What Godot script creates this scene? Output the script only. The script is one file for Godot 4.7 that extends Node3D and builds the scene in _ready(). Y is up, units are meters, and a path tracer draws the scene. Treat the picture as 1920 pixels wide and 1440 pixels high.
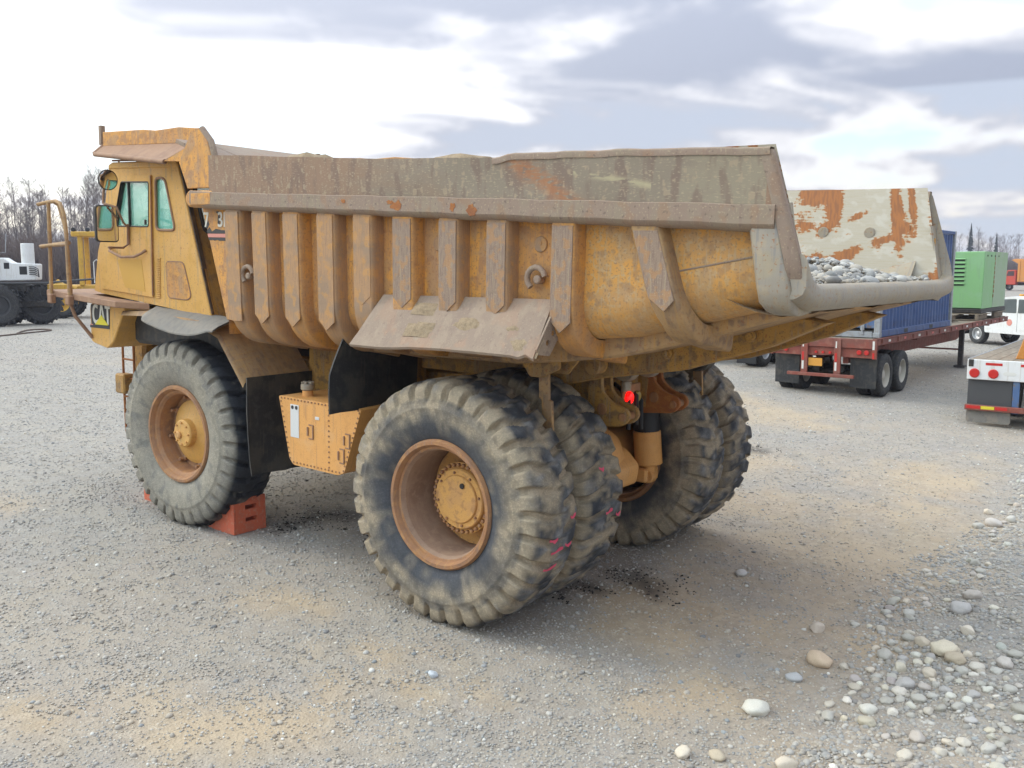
extends Node3D

# ---------------------------------------------------------------- mesh building
class MB:
	var v := PackedVector3Array()
	var n := PackedVector3Array()
	var uv := PackedVector2Array()
	var c := PackedColorArray()
	var idx := PackedInt32Array()
	var col := Color(1, 1, 1)
	var uvf = null
	func vert(p: Vector3, nr: Vector3, u := Vector2.ZERO) -> int:
		v.append(p); n.append(nr); c.append(col)
		uv.append(uvf.call(p) if uvf != null else u)
		return v.size() - 1
	# convex polygon, its normal turned towards hint
	func face(pts: Array, hint: Vector3) -> void:
		var nr := Vector3.ZERO
		for i in pts.size():
			var a: Vector3 = pts[i]
			var b: Vector3 = pts[(i + 1) % pts.size()]
			nr += a.cross(b)
		if nr.length() < 1e-12: return
		nr = nr.normalized()
		var ccw := nr.dot(hint) >= 0.0
		if not ccw: nr = -nr
		var k := v.size()
		for p in pts: vert(p, nr)
		for i in range(1, pts.size() - 1):
			if ccw: idx.append_array([k, k + i + 1, k + i])
			else: idx.append_array([k, k + i, k + i + 1])
	func box(at: Vector3, s: Vector3, b := 0.01, basis := Basis()) -> void:
		var h := s * 0.5
		b = min(b, min(h.x, min(h.y, h.z)) * 0.9)
		var P := func(sx, sy, sz, ax) -> Vector3:
			var q := Vector3(sx * (h.x - b), sy * (h.y - b), sz * (h.z - b))
			q[ax] += [sx, sy, sz][ax] * b
			return at + basis * q
		var S := [-1.0, 1.0]
		for ax in 3:
			var u := (ax + 1) % 3
			var w := (ax + 2) % 3
			for sg in S:
				var g := [0.0, 0.0, 0.0]; g[ax] = sg
				var pts := []
				for k in [[-1.0, -1.0], [1.0, -1.0], [1.0, 1.0], [-1.0, 1.0]]:
					g[u] = k[0]; g[w] = k[1]
					pts.append(P.call(g[0], g[1], g[2], ax))
				var hv := Vector3.ZERO; hv[ax] = sg
				face(pts, basis * hv)
			# the edges along ax
			for su in S:
				for sw in S:
					var g := [0.0, 0.0, 0.0]; g[u] = su; g[w] = sw
					var pts := []
					for k in [[-1.0, u], [1.0, u], [1.0, w], [-1.0, w]]:
						g[ax] = k[0]
						pts.append(P.call(g[0], g[1], g[2], k[1]))
					var hv := Vector3.ZERO; hv[u] = su; hv[w] = sw
					face(pts, basis * hv)
		for sx in S:
			for sy in S:
				for sz in S:
					face([P.call(sx, sy, sz, 0), P.call(sx, sy, sz, 1), P.call(sx, sy, sz, 2)], basis * Vector3(sx, sy, sz))
	# polygon (x, y) extruded from d0 to d1 along z of fr, edges chamfered by b
	func prism(poly: PackedVector2Array, fr: Transform3D, d0: float, d1: float, b := 0.0, caps := 3) -> void:
		var q := poly
		if Geometry2D.is_polygon_clockwise(q):
			q = poly.duplicate(); q.reverse()
		var m := q.size()
		var inn := PackedVector2Array()
		if b > 0.0:
			for i in m:
				var e0 := (q[i] - q[(i + m - 1) % m]).normalized()
				var e1 := (q[(i + 1) % m] - q[i]).normalized()
				var t := (Vector2(-e0.y, e0.x) + Vector2(-e1.y, e1.x))
				if t.length() < 0.3: t = Vector2(-e1.y, e1.x)
				t = t.normalized() / max(0.5, t.normalized().dot(Vector2(-e1.y, e1.x)))
				inn.append(q[i] + t * b)
		else: inn = q
		var tri := Geometry2D.triangulate_polygon(inn)
		if b > 0.0:
			var want := 0.0; var got := 0.0
			for i in m: want += inn[i].cross(inn[(i + 1) % m]) * 0.5
			for t in range(0, tri.size(), 3): got += abs((inn[tri[t + 1]] - inn[tri[t]]).cross(inn[tri[t + 2]] - inn[tri[t]])) * 0.5
			if tri.is_empty() or abs(got - abs(want)) > 0.01 * abs(want):
				b = 0.0; inn = q
				tri = Geometry2D.triangulate_polygon(inn)
		var zs := [[d0, -1.0, d0 + b], [d1, 1.0, d1 - b]]
		for e in 2:
			if not (caps & (1 << e)): continue
			var hv: Vector3 = fr.basis * Vector3(0, 0, zs[e][1])
			for t in range(0, tri.size(), 3):
				var pts := []
				for j in 3: pts.append(fr * Vector3(inn[tri[t + j]].x, inn[tri[t + j]].y, zs[e][0]))
				face(pts, hv)
		for i in m:
			var j := (i + 1) % m
			var e1 := (q[j] - q[i]).normalized()
			var hv: Vector3 = fr.basis * Vector3(e1.y, -e1.x, 0)
			face([fr * Vector3(q[i].x, q[i].y, zs[0][2]), fr * Vector3(q[j].x, q[j].y, zs[0][2]), fr * Vector3(q[j].x, q[j].y, zs[1][2]), fr * Vector3(q[i].x, q[i].y, zs[1][2])], hv)
			if b > 0.0:
				for e in 2:
					face([fr * Vector3(q[i].x, q[i].y, zs[e][2]), fr * Vector3(q[j].x, q[j].y, zs[e][2]), fr * Vector3(inn[j].x, inn[j].y, zs[e][0]), fr * Vector3(inn[i].x, inn[i].y, zs[e][0])], hv + fr.basis * Vector3(0, 0, zs[e][1]))
	# smooth grid of points P[i][j]; flip turns the normals
	func grid(P: Array, flip := false, close_i := false, close_j := false, cols: Array = []) -> void:
		var ni := P.size()
		var nj: int = P[0].size()
		var k0 := v.size()
		for i in ni:
			for j in nj:
				var ia := (i + ni - 1) % ni if close_i else max(i - 1, 0)
				var ib := (i + 1) % ni if close_i else min(i + 1, ni - 1)
				var ja := (j + nj - 1) % nj if close_j else max(j - 1, 0)
				var jb := (j + 1) % nj if close_j else min(j + 1, nj - 1)
				var du: Vector3 = P[ib][j] - P[ia][j]
				var dv: Vector3 = P[i][jb] - P[i][ja]
				var nr := du.cross(dv)
				if nr.length() < 1e-14: nr = Vector3.UP
				nr = nr.normalized()
				if flip: nr = -nr
				if cols.size() > 0: col = cols[i][j]
				vert(P[i][j], nr, Vector2(float(i) / max(1, ni - 1), float(j) / max(1, nj - 1)))
		for i in (ni if close_i else ni - 1):
			for j in (nj if close_j else nj - 1):
				var a := k0 + i * nj + j
				var b := k0 + ((i + 1) % ni) * nj + j
				var d := k0 + i * nj + (j + 1) % nj
				var e := k0 + ((i + 1) % ni) * nj + (j + 1) % nj
				if flip: idx.append_array([a, b, e, a, e, d])
				else: idx.append_array([a, e, b, a, d, e])
	func tube(path: Array, r, sides := 8, caps := true) -> void:
		var P := []
		var m := path.size()
		var up := Vector3.UP
		var t0: Vector3 = (path[1] - path[0]).normalized()
		if abs(t0.dot(up)) > 0.95: up = Vector3.RIGHT
		for i in m:
			var t: Vector3 = (path[min(i + 1, m - 1)] - path[max(i - 1, 0)]).normalized()
			var a := up.cross(t)
			if a.length() < 0.05: a = Vector3(t.y, t.z, t.x).cross(t)
			a = a.normalized()
			var b := t.cross(a).normalized()
			up = b
			var rr: float = r[i] if r is Array else r
			var ring := []
			for j in sides: ring.append(path[i] + (a * cos(TAU * j / sides) + b * sin(TAU * j / sides)) * rr)
			P.append(ring)
		grid(P, true, false, true)
		if caps:
			face(P[0], path[0] - path[1]); face(P[m - 1], path[m - 1] - path[m - 2])
	# profile of (radius, height) turned about z of fr; each band flat along the profile unless smooth
	func lathe(prof: Array, fr: Transform3D, segs := 24, smooth := false) -> void:
		var bands := [prof] if smooth else []
		if not smooth:
			for i in prof.size() - 1: bands.append([prof[i], prof[i + 1]])
		for band in bands:
			var P := []
			for p in band:
				var ring := []
				for j in segs: ring.append(fr * Vector3(p.x * cos(TAU * j / segs), p.x * sin(TAU * j / segs), p.y))
				P.append(ring)
			grid(P, true, false, true)
	func disc(fr: Transform3D, r: float, h: float, segs := 20, up := 1.0) -> void:
		var pts := []
		for j in segs: pts.append(fr * Vector3(r * cos(TAU * j / segs), r * sin(TAU * j / segs), h))
		face(pts, fr.basis * Vector3(0, 0, up))
	func cyl(a: Vector3, b: Vector3, r: float, segs := 12, bev := 0.0) -> void:
		var d := (b - a).length()
		var z := (b - a).normalized()
		var x := z.cross(Vector3.UP if abs(z.y) < 0.9 else Vector3.RIGHT).normalized()
		var fr := Transform3D(Basis(x, z.cross(x), z), a)
		var pr := [Vector2(r, 0), Vector2(r, d)]
		if bev > 0.0: pr = [Vector2(r - bev, 0), Vector2(r, bev), Vector2(r, d - bev), Vector2(r - bev, d)]
		lathe(pr, fr, segs)
		disc(fr, r - bev, 0, segs, -1.0); disc(fr, r - bev, d, segs, 1.0)
	func mesh() -> ArrayMesh:
		var arr := []
		arr.resize(Mesh.ARRAY_MAX)
		arr[Mesh.ARRAY_VERTEX] = v; arr[Mesh.ARRAY_NORMAL] = n; arr[Mesh.ARRAY_TEX_UV] = uv
		arr[Mesh.ARRAY_COLOR] = c; arr[Mesh.ARRAY_INDEX] = idx
		var m := ArrayMesh.new()
		m.add_surface_from_arrays(Mesh.PRIMITIVE_TRIANGLES, arr)
		return m

# ---------------------------------------------------------------- scene helpers
var M := {}
var taken := {}
var rng := RandomNumberGenerator.new()
func numbered(s: String) -> String:
	if not taken.has(s):
		taken[s] = 0
		return s
	taken[s] += 1
	return "%s_%03d" % [s, taken[s]]
func tag(o: Node, label: String, category: String, group := "", kind := "") -> Node:
	if label != "": o.set_meta("label", label)
	if category != "": o.set_meta("category", category)
	if group != "": o.set_meta("group", group)
	if kind != "": o.set_meta("kind", kind)
	return o
func base(called: String, label: String, category: String, at := Vector3.ZERO, turn := 0.0, group := "") -> Node3D:
	var o := Node3D.new()
	o.name = numbered(called)
	add_child(o)
	o.position = at; o.rotation.y = turn
	tag(o, label, category, group)
	return o
func part(parent: Node, called: String, b: MB, m: Material) -> MeshInstance3D:
	var o := MeshInstance3D.new()
	o.mesh = b.mesh()
	o.material_override = m
	o.name = called if parent != self else numbered(called)
	parent.add_child(o, true)
	return o
func share(parent: Node, called: String, me: Mesh, m: Material, tr := Transform3D()) -> MeshInstance3D:
	var o := MeshInstance3D.new()
	o.mesh = me; o.material_override = m; o.transform = tr
	o.name = called if parent != self else numbered(called)
	parent.add_child(o, true)
	return o
func hub(parent: Node, called: String) -> Node3D:
	var o := Node3D.new()
	o.name = called
	parent.add_child(o, true)
	return o
func P2(a: Array) -> PackedVector2Array:
	var q := PackedVector2Array()
	for p in a: q.append(Vector2(p[0], p[1]))
	return q
func zf(z: float) -> Transform3D:   # polygons drawn in x, y at a given z
	return Transform3D(Basis(), Vector3(0, 0, z))
# a polygon with openings, as pieces without holes
func holed(poly: PackedVector2Array, holes: Array) -> Array:
	var pieces := [poly]
	for h in holes:
		var cx := 0.0
		for p in h: cx += p.x / h.size()
		var out := []
		for q in pieces:
			var hit: Array = Geometry2D.intersect_polygons(q, h)
			if hit.is_empty():
				out.append(q); continue
			for half in [P2([[cx - 50, -50], [cx, -50], [cx, 50], [cx - 50, 50]]), P2([[cx, -50], [cx + 50, -50], [cx + 50, 50], [cx, 50]])]:
				for s in Geometry2D.intersect_polygons(q, half):
					for r in Geometry2D.clip_polygons(s, h): out.append(r)
		pieces = out
	return pieces
func lerp_at(xs: Array, x: float) -> float:   # [[x, y], ...] piecewise linear
	if x <= xs[0][0]: return xs[0][1]
	for i in xs.size() - 1:
		if x <= xs[i + 1][0]: return lerp(float(xs[i][1]), float(xs[i + 1][1]), (x - xs[i][0]) / (xs[i + 1][0] - xs[i][0]))
	return xs[-1][1]
func sstep(a: float, b: float, x: float) -> float:
	var t: float = clamp((x - a) / (b - a), 0.0, 1.0)
	return t * t * (3.0 - 2.0 * t)

# ---------------------------------------------------------------- textures and materials
const TS := 512
var NZ := {}
func noise_bytes(key: String, sd: int, freq: float, oct := 4, w := TS, h := TS, kind := 3) -> void:
	var f := FastNoiseLite.new()
	f.seed = sd; f.frequency = freq; f.noise_type = kind
	f.fractal_type = FastNoiseLite.FRACTAL_FBM if oct > 0 else FastNoiseLite.FRACTAL_NONE
	f.fractal_octaves = max(1, oct)
	if kind == 2:
		f.cellular_return_type = FastNoiseLite.RETURN_CELL_VALUE
		f.cellular_jitter = 1.0
	var im := f.get_seamless_image(w, h)
	im.convert(Image.FORMAT_L8)
	if w != TS or h != TS: im.resize(TS, TS, Image.INTERPOLATE_CUBIC)
	NZ[key] = im.get_data()
func S(c: Color) -> Color: return c.linear_to_srgb()
# layers: [noise key, lo, hi, linear colour, amount, sx, sy]
func paint(base_c: Color, layers: Array) -> ImageTexture:
	var n := layers.size()
	var data := PackedByteArray()
	data.resize(TS * TS * 3)
	var arrs := []; var lut := []; var cr := []; var cg := []; var cb := []
	for l in layers:
		arrs.append(NZ[l[0]])
		var t := PackedFloat32Array()
		t.resize(256)
		for i in 256: t[i] = sstep(l[1], l[2], i / 255.0) * l[4]
		lut.append(t)
		var q: Color = S(l[3])
		cr.append(q.r); cg.append(q.g); cb.append(q.b)
	var b0 := S(base_c)
	var o := 0
	for i in TS * TS:
		var r := b0.r; var g := b0.g; var b := b0.b
		for k in n:
			var t: float = lut[k][arrs[k][i]]
			if t > 0.0:
				r += (cr[k] - r) * t; g += (cg[k] - g) * t; b += (cb[k] - b) * t
		data[o] = int(r * 255.0); data[o + 1] = int(g * 255.0); data[o + 2] = int(b * 255.0)
		o += 3
	var im := Image.create_from_data(TS, TS, false, Image.FORMAT_RGB8, data)
	im.generate_mipmaps()
	return ImageTexture.create_from_image(im)
func bump(sd: int, freq: float, strength: float, kind := 3) -> NoiseTexture2D:
	var f := FastNoiseLite.new()
	f.seed = sd; f.frequency = freq; f.noise_type = kind; f.fractal_octaves = 4
	var t := NoiseTexture2D.new()
	t.width = TS; t.height = TS; t.seamless = true; t.noise = f; t.as_normal_map = true; t.bump_strength = strength
	return t
func stuff_mat(key: String, tx: Texture2D, metres: float, rough: float, nt: Texture2D = null, ns := 0.6, metal := 0.0, world := false) -> StandardMaterial3D:
	var m := StandardMaterial3D.new()
	m.albedo_texture = tx
	m.uv1_triplanar = true
	m.uv1_world_triplanar = world
	m.uv1_scale = Vector3.ONE / metres
	m.roughness = rough; m.metallic = metal
	if nt != null:
		m.normal_enabled = true; m.normal_texture = nt; m.normal_scale = ns
	m.cull_mode = BaseMaterial3D.CULL_DISABLED
	M[key] = m
	return m
func flat_mat(key: String, c: Color, rough := 0.7, metal := 0.0) -> StandardMaterial3D:
	var m := StandardMaterial3D.new()
	m.albedo_color = S(c); m.roughness = rough; m.metallic = metal
	m.cull_mode = BaseMaterial3D.CULL_DISABLED
	M[key] = m
	return m
func C3(r: float, g: float, b: float) -> Color: return Color(r, g, b)

func make_materials() -> void:
	noise_bytes("low", 11, 0.006, 4)
	noise_bytes("mid", 12, 0.018, 5)
	noise_bytes("fine", 13, 0.07, 4)
	noise_bytes("speck", 14, 0.16, 2)
	noise_bytes("low2", 15, 0.008, 5)
	noise_bytes("mid2", 16, 0.025, 4)
	noise_bytes("streak", 17, 0.05, 4, TS, 40)
	noise_bytes("streak2", 18, 0.12, 3, TS, 64)
	noise_bytes("scratch", 19, 0.12, 2, 48, TS)
	noise_bytes("cell", 20, 0.055, 0, TS, TS, 2)
	noise_bytes("cell2", 21, 0.11, 0, TS, TS, 2)
	var fine_n := bump(31, 0.05, 3.0)
	var rough_n := bump(32, 0.02, 5.0)
	var dust := C3(0.31, 0.225, 0.145)
	var rust := C3(0.27, 0.085, 0.03)
	var brown := C3(0.20, 0.125, 0.085)
	stuff_mat("yellow_cab", paint(C3(0.60, 0.325, 0.075), [["low", 0.35, 0.75, C3(0.62, 0.355, 0.125), 0.55], ["streak", 0.55, 0.85, dust, 0.45], ["mid", 0.58, 0.8, C3(0.52, 0.28, 0.05), 0.5], ["speck", 0.74, 0.86, brown, 0.6], ["fine", 0.74, 0.86, rust, 0.4]]), 1.6, 0.62, fine_n, 0.12)
	stuff_mat("yellow_body", paint(C3(0.62, 0.295, 0.062), [["low2", 0.38, 0.7, C3(0.50, 0.245, 0.08), 0.8], ["streak", 0.45, 0.75, C3(0.40, 0.215, 0.10), 0.6], ["mid", 0.48, 0.74, C3(0.37, 0.225, 0.125), 0.6], ["mid2", 0.6, 0.75, C3(0.31, 0.155, 0.075), 0.5], ["speck", 0.64, 0.8, C3(0.25, 0.135, 0.075), 0.65], ["fine", 0.64, 0.8, C3(0.32, 0.125, 0.045), 0.45], ["streak2", 0.62, 0.82, C3(0.35, 0.19, 0.1), 0.55]]), 1.7, 0.72, rough_n, 0.28)
	stuff_mat("scraped_yellow", paint(C3(0.62, 0.305, 0.07), [["low2", 0.42, 0.68, C3(0.48, 0.27, 0.11), 0.8], ["mid", 0.46, 0.72, C3(0.41, 0.27, 0.15), 0.6], ["fine", 0.56, 0.70, C3(0.48, 0.36, 0.21), 0.55], ["mid2", 0.62, 0.76, C3(0.30, 0.18, 0.10), 0.5], ["speck", 0.62, 0.78, C3(0.26, 0.155, 0.09), 0.6], ["streak2", 0.62, 0.8, C3(0.45, 0.33, 0.19), 0.5]]), 1.5, 0.75, rough_n, 0.4)
	stuff_mat("yellow_frame", paint(C3(0.43, 0.235, 0.055), [["low", 0.42, 0.72, C3(0.27, 0.165, 0.075), 0.7], ["mid2", 0.5, 0.75, C3(0.16, 0.1, 0.055), 0.65], ["streak", 0.55, 0.85, dust, 0.6], ["fine", 0.66, 0.82, rust, 0.6], ["speck", 0.7, 0.85, C3(0.05, 0.035, 0.03), 0.6]]), 1.1, 0.7, rough_n, 0.3)
	stuff_mat("yellow_tank", paint(C3(0.68, 0.34, 0.10), [["low", 0.45, 0.8, C3(0.66, 0.37, 0.16), 0.6], ["mid", 0.55, 0.8, C3(0.58, 0.28, 0.085), 0.45], ["streak", 0.6, 0.9, C3(0.38, 0.2, 0.1), 0.4], ["speck", 0.74, 0.86, rust, 0.6]]), 0.9, 0.65, fine_n, 0.12)
	stuff_mat("dirty_yellow", paint(C3(0.40, 0.25, 0.115), [["low", 0.4, 0.7, C3(0.28, 0.185, 0.11), 0.8], ["mid2", 0.48, 0.75, C3(0.20, 0.13, 0.085), 0.7], ["streak", 0.55, 0.8, C3(0.47, 0.26, 0.08), 0.6], ["fine", 0.64, 0.8, rust, 0.45]]), 1.0, 0.75, rough_n, 0.3)
	stuff_mat("brown_steel", paint(C3(0.265, 0.19, 0.14), [["low2", 0.4, 0.7, C3(0.265, 0.205, 0.145), 0.8], ["streak", 0.55, 0.85, C3(0.215, 0.145, 0.115), 0.4], ["mid", 0.55, 0.78, C3(0.29, 0.17, 0.10), 0.5], ["speck", 0.68, 0.82, C3(0.40, 0.32, 0.21), 0.7], ["fine", 0.7, 0.84, C3(0.12, 0.085, 0.07), 0.6]]), 1.4, 0.75, rough_n, 0.3)
	stuff_mat("worn_rib", paint(C3(0.275, 0.195, 0.14), [["streak2", 0.45, 0.75, C3(0.21, 0.14, 0.105), 0.7], ["streak", 0.58, 0.85, C3(0.35, 0.27, 0.175), 0.6], ["mid", 0.5, 0.7, C3(0.40, 0.205, 0.085), 0.65], ["speck", 0.7, 0.82, C3(0.42, 0.34, 0.23), 0.6]]), 0.8, 0.75, rough_n, 0.35)
	stuff_mat("dusty_rib", paint(C3(0.39, 0.225, 0.11), [["streak2", 0.45, 0.75, C3(0.29, 0.175, 0.105), 0.6], ["low", 0.42, 0.66, C3(0.28, 0.19, 0.125), 0.8], ["mid", 0.55, 0.75, C3(0.50, 0.25, 0.075), 0.6], ["speck", 0.7, 0.84, brown, 0.6]]), 0.9, 0.75, rough_n, 0.3)
	stuff_mat("grey_steel", paint(C3(0.315, 0.275, 0.22), [["low", 0.42, 0.7, C3(0.335, 0.275, 0.185), 0.8], ["streak", 0.55, 0.8, C3(0.22, 0.205, 0.195), 0.7], ["mid", 0.56, 0.78, C3(0.38, 0.30, 0.20), 0.6], ["fine", 0.68, 0.82, C3(0.30, 0.12, 0.045), 0.75]]), 0.9, 0.55, rough_n, 0.25, 0.15)
	stuff_mat("deck_brown", paint(C3(0.30, 0.17, 0.10), [["low", 0.4, 0.7, C3(0.24, 0.135, 0.085), 0.8], ["mid", 0.5, 0.75, C3(0.36, 0.22, 0.13), 0.6], ["speck", 0.66, 0.82, brown, 0.7]]), 1.0, 0.8, rough_n, 0.3)
	stuff_mat("rust_orange", paint(C3(0.34, 0.12, 0.03), [["low", 0.42, 0.7, C3(0.24, 0.085, 0.03), 0.8], ["mid", 0.5, 0.75, C3(0.40, 0.17, 0.045), 0.7], ["speck", 0.68, 0.82, C3(0.08, 0.045, 0.03), 0.7]]), 0.7, 0.75, rough_n, 0.3)
	stuff_mat("rusty_rim", paint(C3(0.32, 0.155, 0.07), [["low", 0.4, 0.7, C3(0.22, 0.12, 0.07), 0.8], ["mid", 0.5, 0.75, C3(0.42, 0.215, 0.08), 0.7], ["streak", 0.55, 0.8, C3(0.27, 0.17, 0.12), 0.6], ["speck", 0.7, 0.84, C3(0.12, 0.07, 0.05), 0.6]]), 0.7, 0.7, rough_n, 0.3)
	stuff_mat("dusty_rim", paint(C3(0.31, 0.205, 0.14), [["low", 0.4, 0.7, C3(0.25, 0.155, 0.105), 0.8], ["mid", 0.5, 0.75, C3(0.38, 0.26, 0.175), 0.6], ["streak", 0.55, 0.8, C3(0.27, 0.17, 0.12), 0.5], ["speck", 0.7, 0.84, C3(0.15, 0.09, 0.06), 0.5]]), 0.7, 0.75, rough_n, 0.3)
	stuff_mat("rim_yellow", paint(C3(0.62, 0.33, 0.095), [["low", 0.45, 0.75, C3(0.54, 0.29, 0.11), 0.7], ["mid", 0.55, 0.8, C3(0.34, 0.17, 0.075), 0.55], ["speck", 0.7, 0.85, rust, 0.6]]), 0.6, 0.65, rough_n, 0.2)
	stuff_mat("flap_rubber", paint(C3(0.022, 0.023, 0.025), [["low", 0.42, 0.75, C3(0.075, 0.065, 0.05), 0.7], ["mid", 0.55, 0.8, C3(0.05, 0.048, 0.045), 0.7], ["speck", 0.74, 0.86, C3(0.16, 0.14, 0.12), 0.6], ["streak", 0.6, 0.85, C3(0.12, 0.09, 0.06), 0.35]]), 0.9, 0.62, rough_n, 0.3)
	stuff_mat("grey_rubber", paint(C3(0.20, 0.185, 0.165), [["low", 0.4, 0.7, C3(0.26, 0.225, 0.18), 0.7], ["mid", 0.55, 0.8, C3(0.15, 0.14, 0.13), 0.6]]), 0.8, 0.8, fine_n, 0.2)
	stuff_mat("deflector", paint(C3(0.285, 0.212, 0.155), [["low", 0.42, 0.72, C3(0.235, 0.17, 0.128), 0.8], ["mid", 0.55, 0.78, C3(0.335, 0.26, 0.185), 0.7], ["low2", 0.62, 0.74, C3(0.36, 0.20, 0.12), 0.6], ["speck", 0.7, 0.84, C3(0.42, 0.34, 0.24), 0.6], ["fine", 0.7, 0.84, C3(0.17, 0.11, 0.08), 0.6]]), 1.3, 0.82, rough_n, 0.35)
	stuff_mat("black_steel", paint(C3(0.025, 0.022, 0.02), [["mid", 0.5, 0.75, C3(0.06, 0.045, 0.032), 0.8], ["speck", 0.7, 0.84, C3(0.1, 0.07, 0.045), 0.6]]), 0.8, 0.6, rough_n, 0.3)
	stuff_mat("pillar_dark", paint(C3(0.09, 0.055, 0.035), [["mid", 0.45, 0.7, C3(0.04, 0.028, 0.022), 0.8], ["low", 0.5, 0.75, C3(0.2, 0.115, 0.05), 0.7]]), 0.7, 0.6, rough_n, 0.2)
	stuff_mat("chock_red", paint(C3(0.56, 0.125, 0.06), [["low", 0.45, 0.75, C3(0.47, 0.13, 0.075), 0.7], ["mid", 0.55, 0.8, C3(0.50, 0.23, 0.15), 0.5], ["speck", 0.72, 0.86, C3(0.14, 0.05, 0.03), 0.5]]), 0.4, 0.7, rough_n, 0.2)
	stuff_mat("soil", paint(C3(0.32, 0.235, 0.145), [["mid", 0.4, 0.7, C3(0.2, 0.145, 0.09), 0.7], ["fine", 0.5, 0.75, C3(0.33, 0.26, 0.17), 0.7], ["speck", 0.65, 0.8, C3(0.13, 0.1, 0.07), 0.8]]), 0.5, 0.95, rough_n, 0.6)
	stuff_mat("trailer_red", paint(C3(0.23, 0.06, 0.04), [["low", 0.4, 0.7, C3(0.17, 0.065, 0.05), 0.8], ["mid", 0.5, 0.78, C3(0.26, 0.12, 0.085), 0.6], ["speck", 0.68, 0.82, C3(0.12, 0.05, 0.035), 0.6]]), 1.4, 0.7, fine_n, 0.15)
	stuff_mat("container_blue", paint(C3(0.045, 0.085, 0.21), [["low", 0.42, 0.72, C3(0.065, 0.105, 0.23), 0.8], ["streak", 0.55, 0.8, C3(0.15, 0.18, 0.26), 0.55], ["mid", 0.6, 0.8, C3(0.035, 0.055, 0.13), 0.6], ["fine", 0.74, 0.86, C3(0.17, 0.08, 0.05), 0.6]]), 2.2, 0.6, fine_n, 0.12)
	stuff_mat("container_door", paint(C3(0.07, 0.13, 0.27), [["low", 0.42, 0.72, C3(0.11, 0.17, 0.27), 0.8], ["streak", 0.55, 0.8, C3(0.2, 0.24, 0.3), 0.55], ["mid", 0.66, 0.8, C3(0.25, 0.13, 0.07), 0.6]]), 1.8, 0.55, fine_n, 0.12)
	stuff_mat("galvanised", paint(C3(0.33, 0.35, 0.37), [["mid", 0.45, 0.75, C3(0.26, 0.26, 0.26), 0.7], ["streak", 0.6, 0.85, C3(0.3, 0.24, 0.18), 0.5]]), 1.0, 0.5, fine_n, 0.15, 0.3)
	stuff_mat("generator_green", paint(C3(0.225, 0.44, 0.19), [["low", 0.45, 0.75, C3(0.25, 0.45, 0.23), 0.7], ["streak", 0.6, 0.85, C3(0.22, 0.36, 0.2), 0.5]]), 2.0, 0.5)
	stuff_mat("generator_faded", paint(C3(0.30, 0.40, 0.26), [["low", 0.45, 0.75, C3(0.26, 0.40, 0.21), 0.7], ["streak", 0.6, 0.85, C3(0.34, 0.36, 0.28), 0.5]]), 2.0, 0.55)
	stuff_mat("white_paint", paint(C3(0.70, 0.70, 0.69), [["low", 0.5, 0.8, C3(0.6, 0.59, 0.56), 0.6], ["streak", 0.6, 0.85, C3(0.5, 0.46, 0.4), 0.4]]), 1.6, 0.4)
	stuff_mat("orange_paint", paint(C3(0.55, 0.22, 0.04), [["low", 0.45, 0.75, C3(0.48, 0.21, 0.06), 0.7], ["streak", 0.6, 0.85, C3(0.4, 0.2, 0.09), 0.5], ["speck", 0.74, 0.86, C3(0.15, 0.06, 0.03), 0.6]]), 1.6, 0.55)
	stuff_mat("grader_yellow", paint(C3(0.56, 0.32, 0.035), [["low", 0.45, 0.75, C3(0.48, 0.27, 0.05), 0.7], ["mid", 0.6, 0.85, C3(0.3, 0.18, 0.06), 0.5]]), 1.5, 0.5)
	stuff_mat("plank", paint(C3(0.25, 0.20, 0.145), [["scratch", 0.4, 0.7, C3(0.17, 0.135, 0.1), 0.8], ["mid", 0.5, 0.8, C3(0.33, 0.28, 0.21), 0.6]]), 1.2, 0.9)
	stuff_mat("road_tyre", paint(C3(0.03, 0.03, 0.032), [["mid", 0.5, 0.75, C3(0.085, 0.08, 0.07), 0.8], ["low", 0.5, 0.75, C3(0.06, 0.056, 0.05), 0.7]]), 0.5, 0.85)
	stuff_mat("bark", paint(C3(0.155, 0.13, 0.12), [["streak", 0.45, 0.7, C3(0.095, 0.075, 0.068), 0.8], ["mid", 0.6, 0.8, C3(0.23, 0.205, 0.19), 0.7]]), 1.5, 0.95)
	stuff_mat("needle", paint(C3(0.022, 0.034, 0.024), [["mid", 0.5, 0.75, C3(0.035, 0.048, 0.03), 0.8]]), 1.5, 0.95)
	flat_mat("twig", C3(0.185, 0.15, 0.14), 0.95)
	flat_mat("brush", C3(0.165, 0.125, 0.108), 0.95)
	flat_mat("black", C3(0.015, 0.015, 0.016), 0.6)
	flat_mat("dark_grey", C3(0.06, 0.06, 0.062), 0.7)
	flat_mat("white_plate", C3(0.62, 0.62, 0.6), 0.5)
	flat_mat("decal_black", C3(0.035, 0.033, 0.033), 0.6)
	flat_mat("decal_white", C3(0.62, 0.60, 0.52), 0.6)
	flat_mat("decal_yellow", C3(0.66, 0.55, 0.03), 0.6)
	flat_mat("decal_pink", C3(0.62, 0.25, 0.2), 0.6)
	flat_mat("pink_spray", C3(0.62, 0.07, 0.13), 0.75)
	flat_mat("marker_red", C3(0.5, 0.025, 0.02), 0.3)
	flat_mat("marker_white", C3(0.65, 0.64, 0.6), 0.4)
	flat_mat("plate_orange", C3(0.6, 0.28, 0.04), 0.6)
	flat_mat("chrome", C3(0.55, 0.56, 0.57), 0.25, 0.9)
	flat_mat("wheel_silver", C3(0.5, 0.5, 0.5), 0.4, 0.5)
	flat_mat("wheel_white", C3(0.45, 0.42, 0.36), 0.6)
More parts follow.
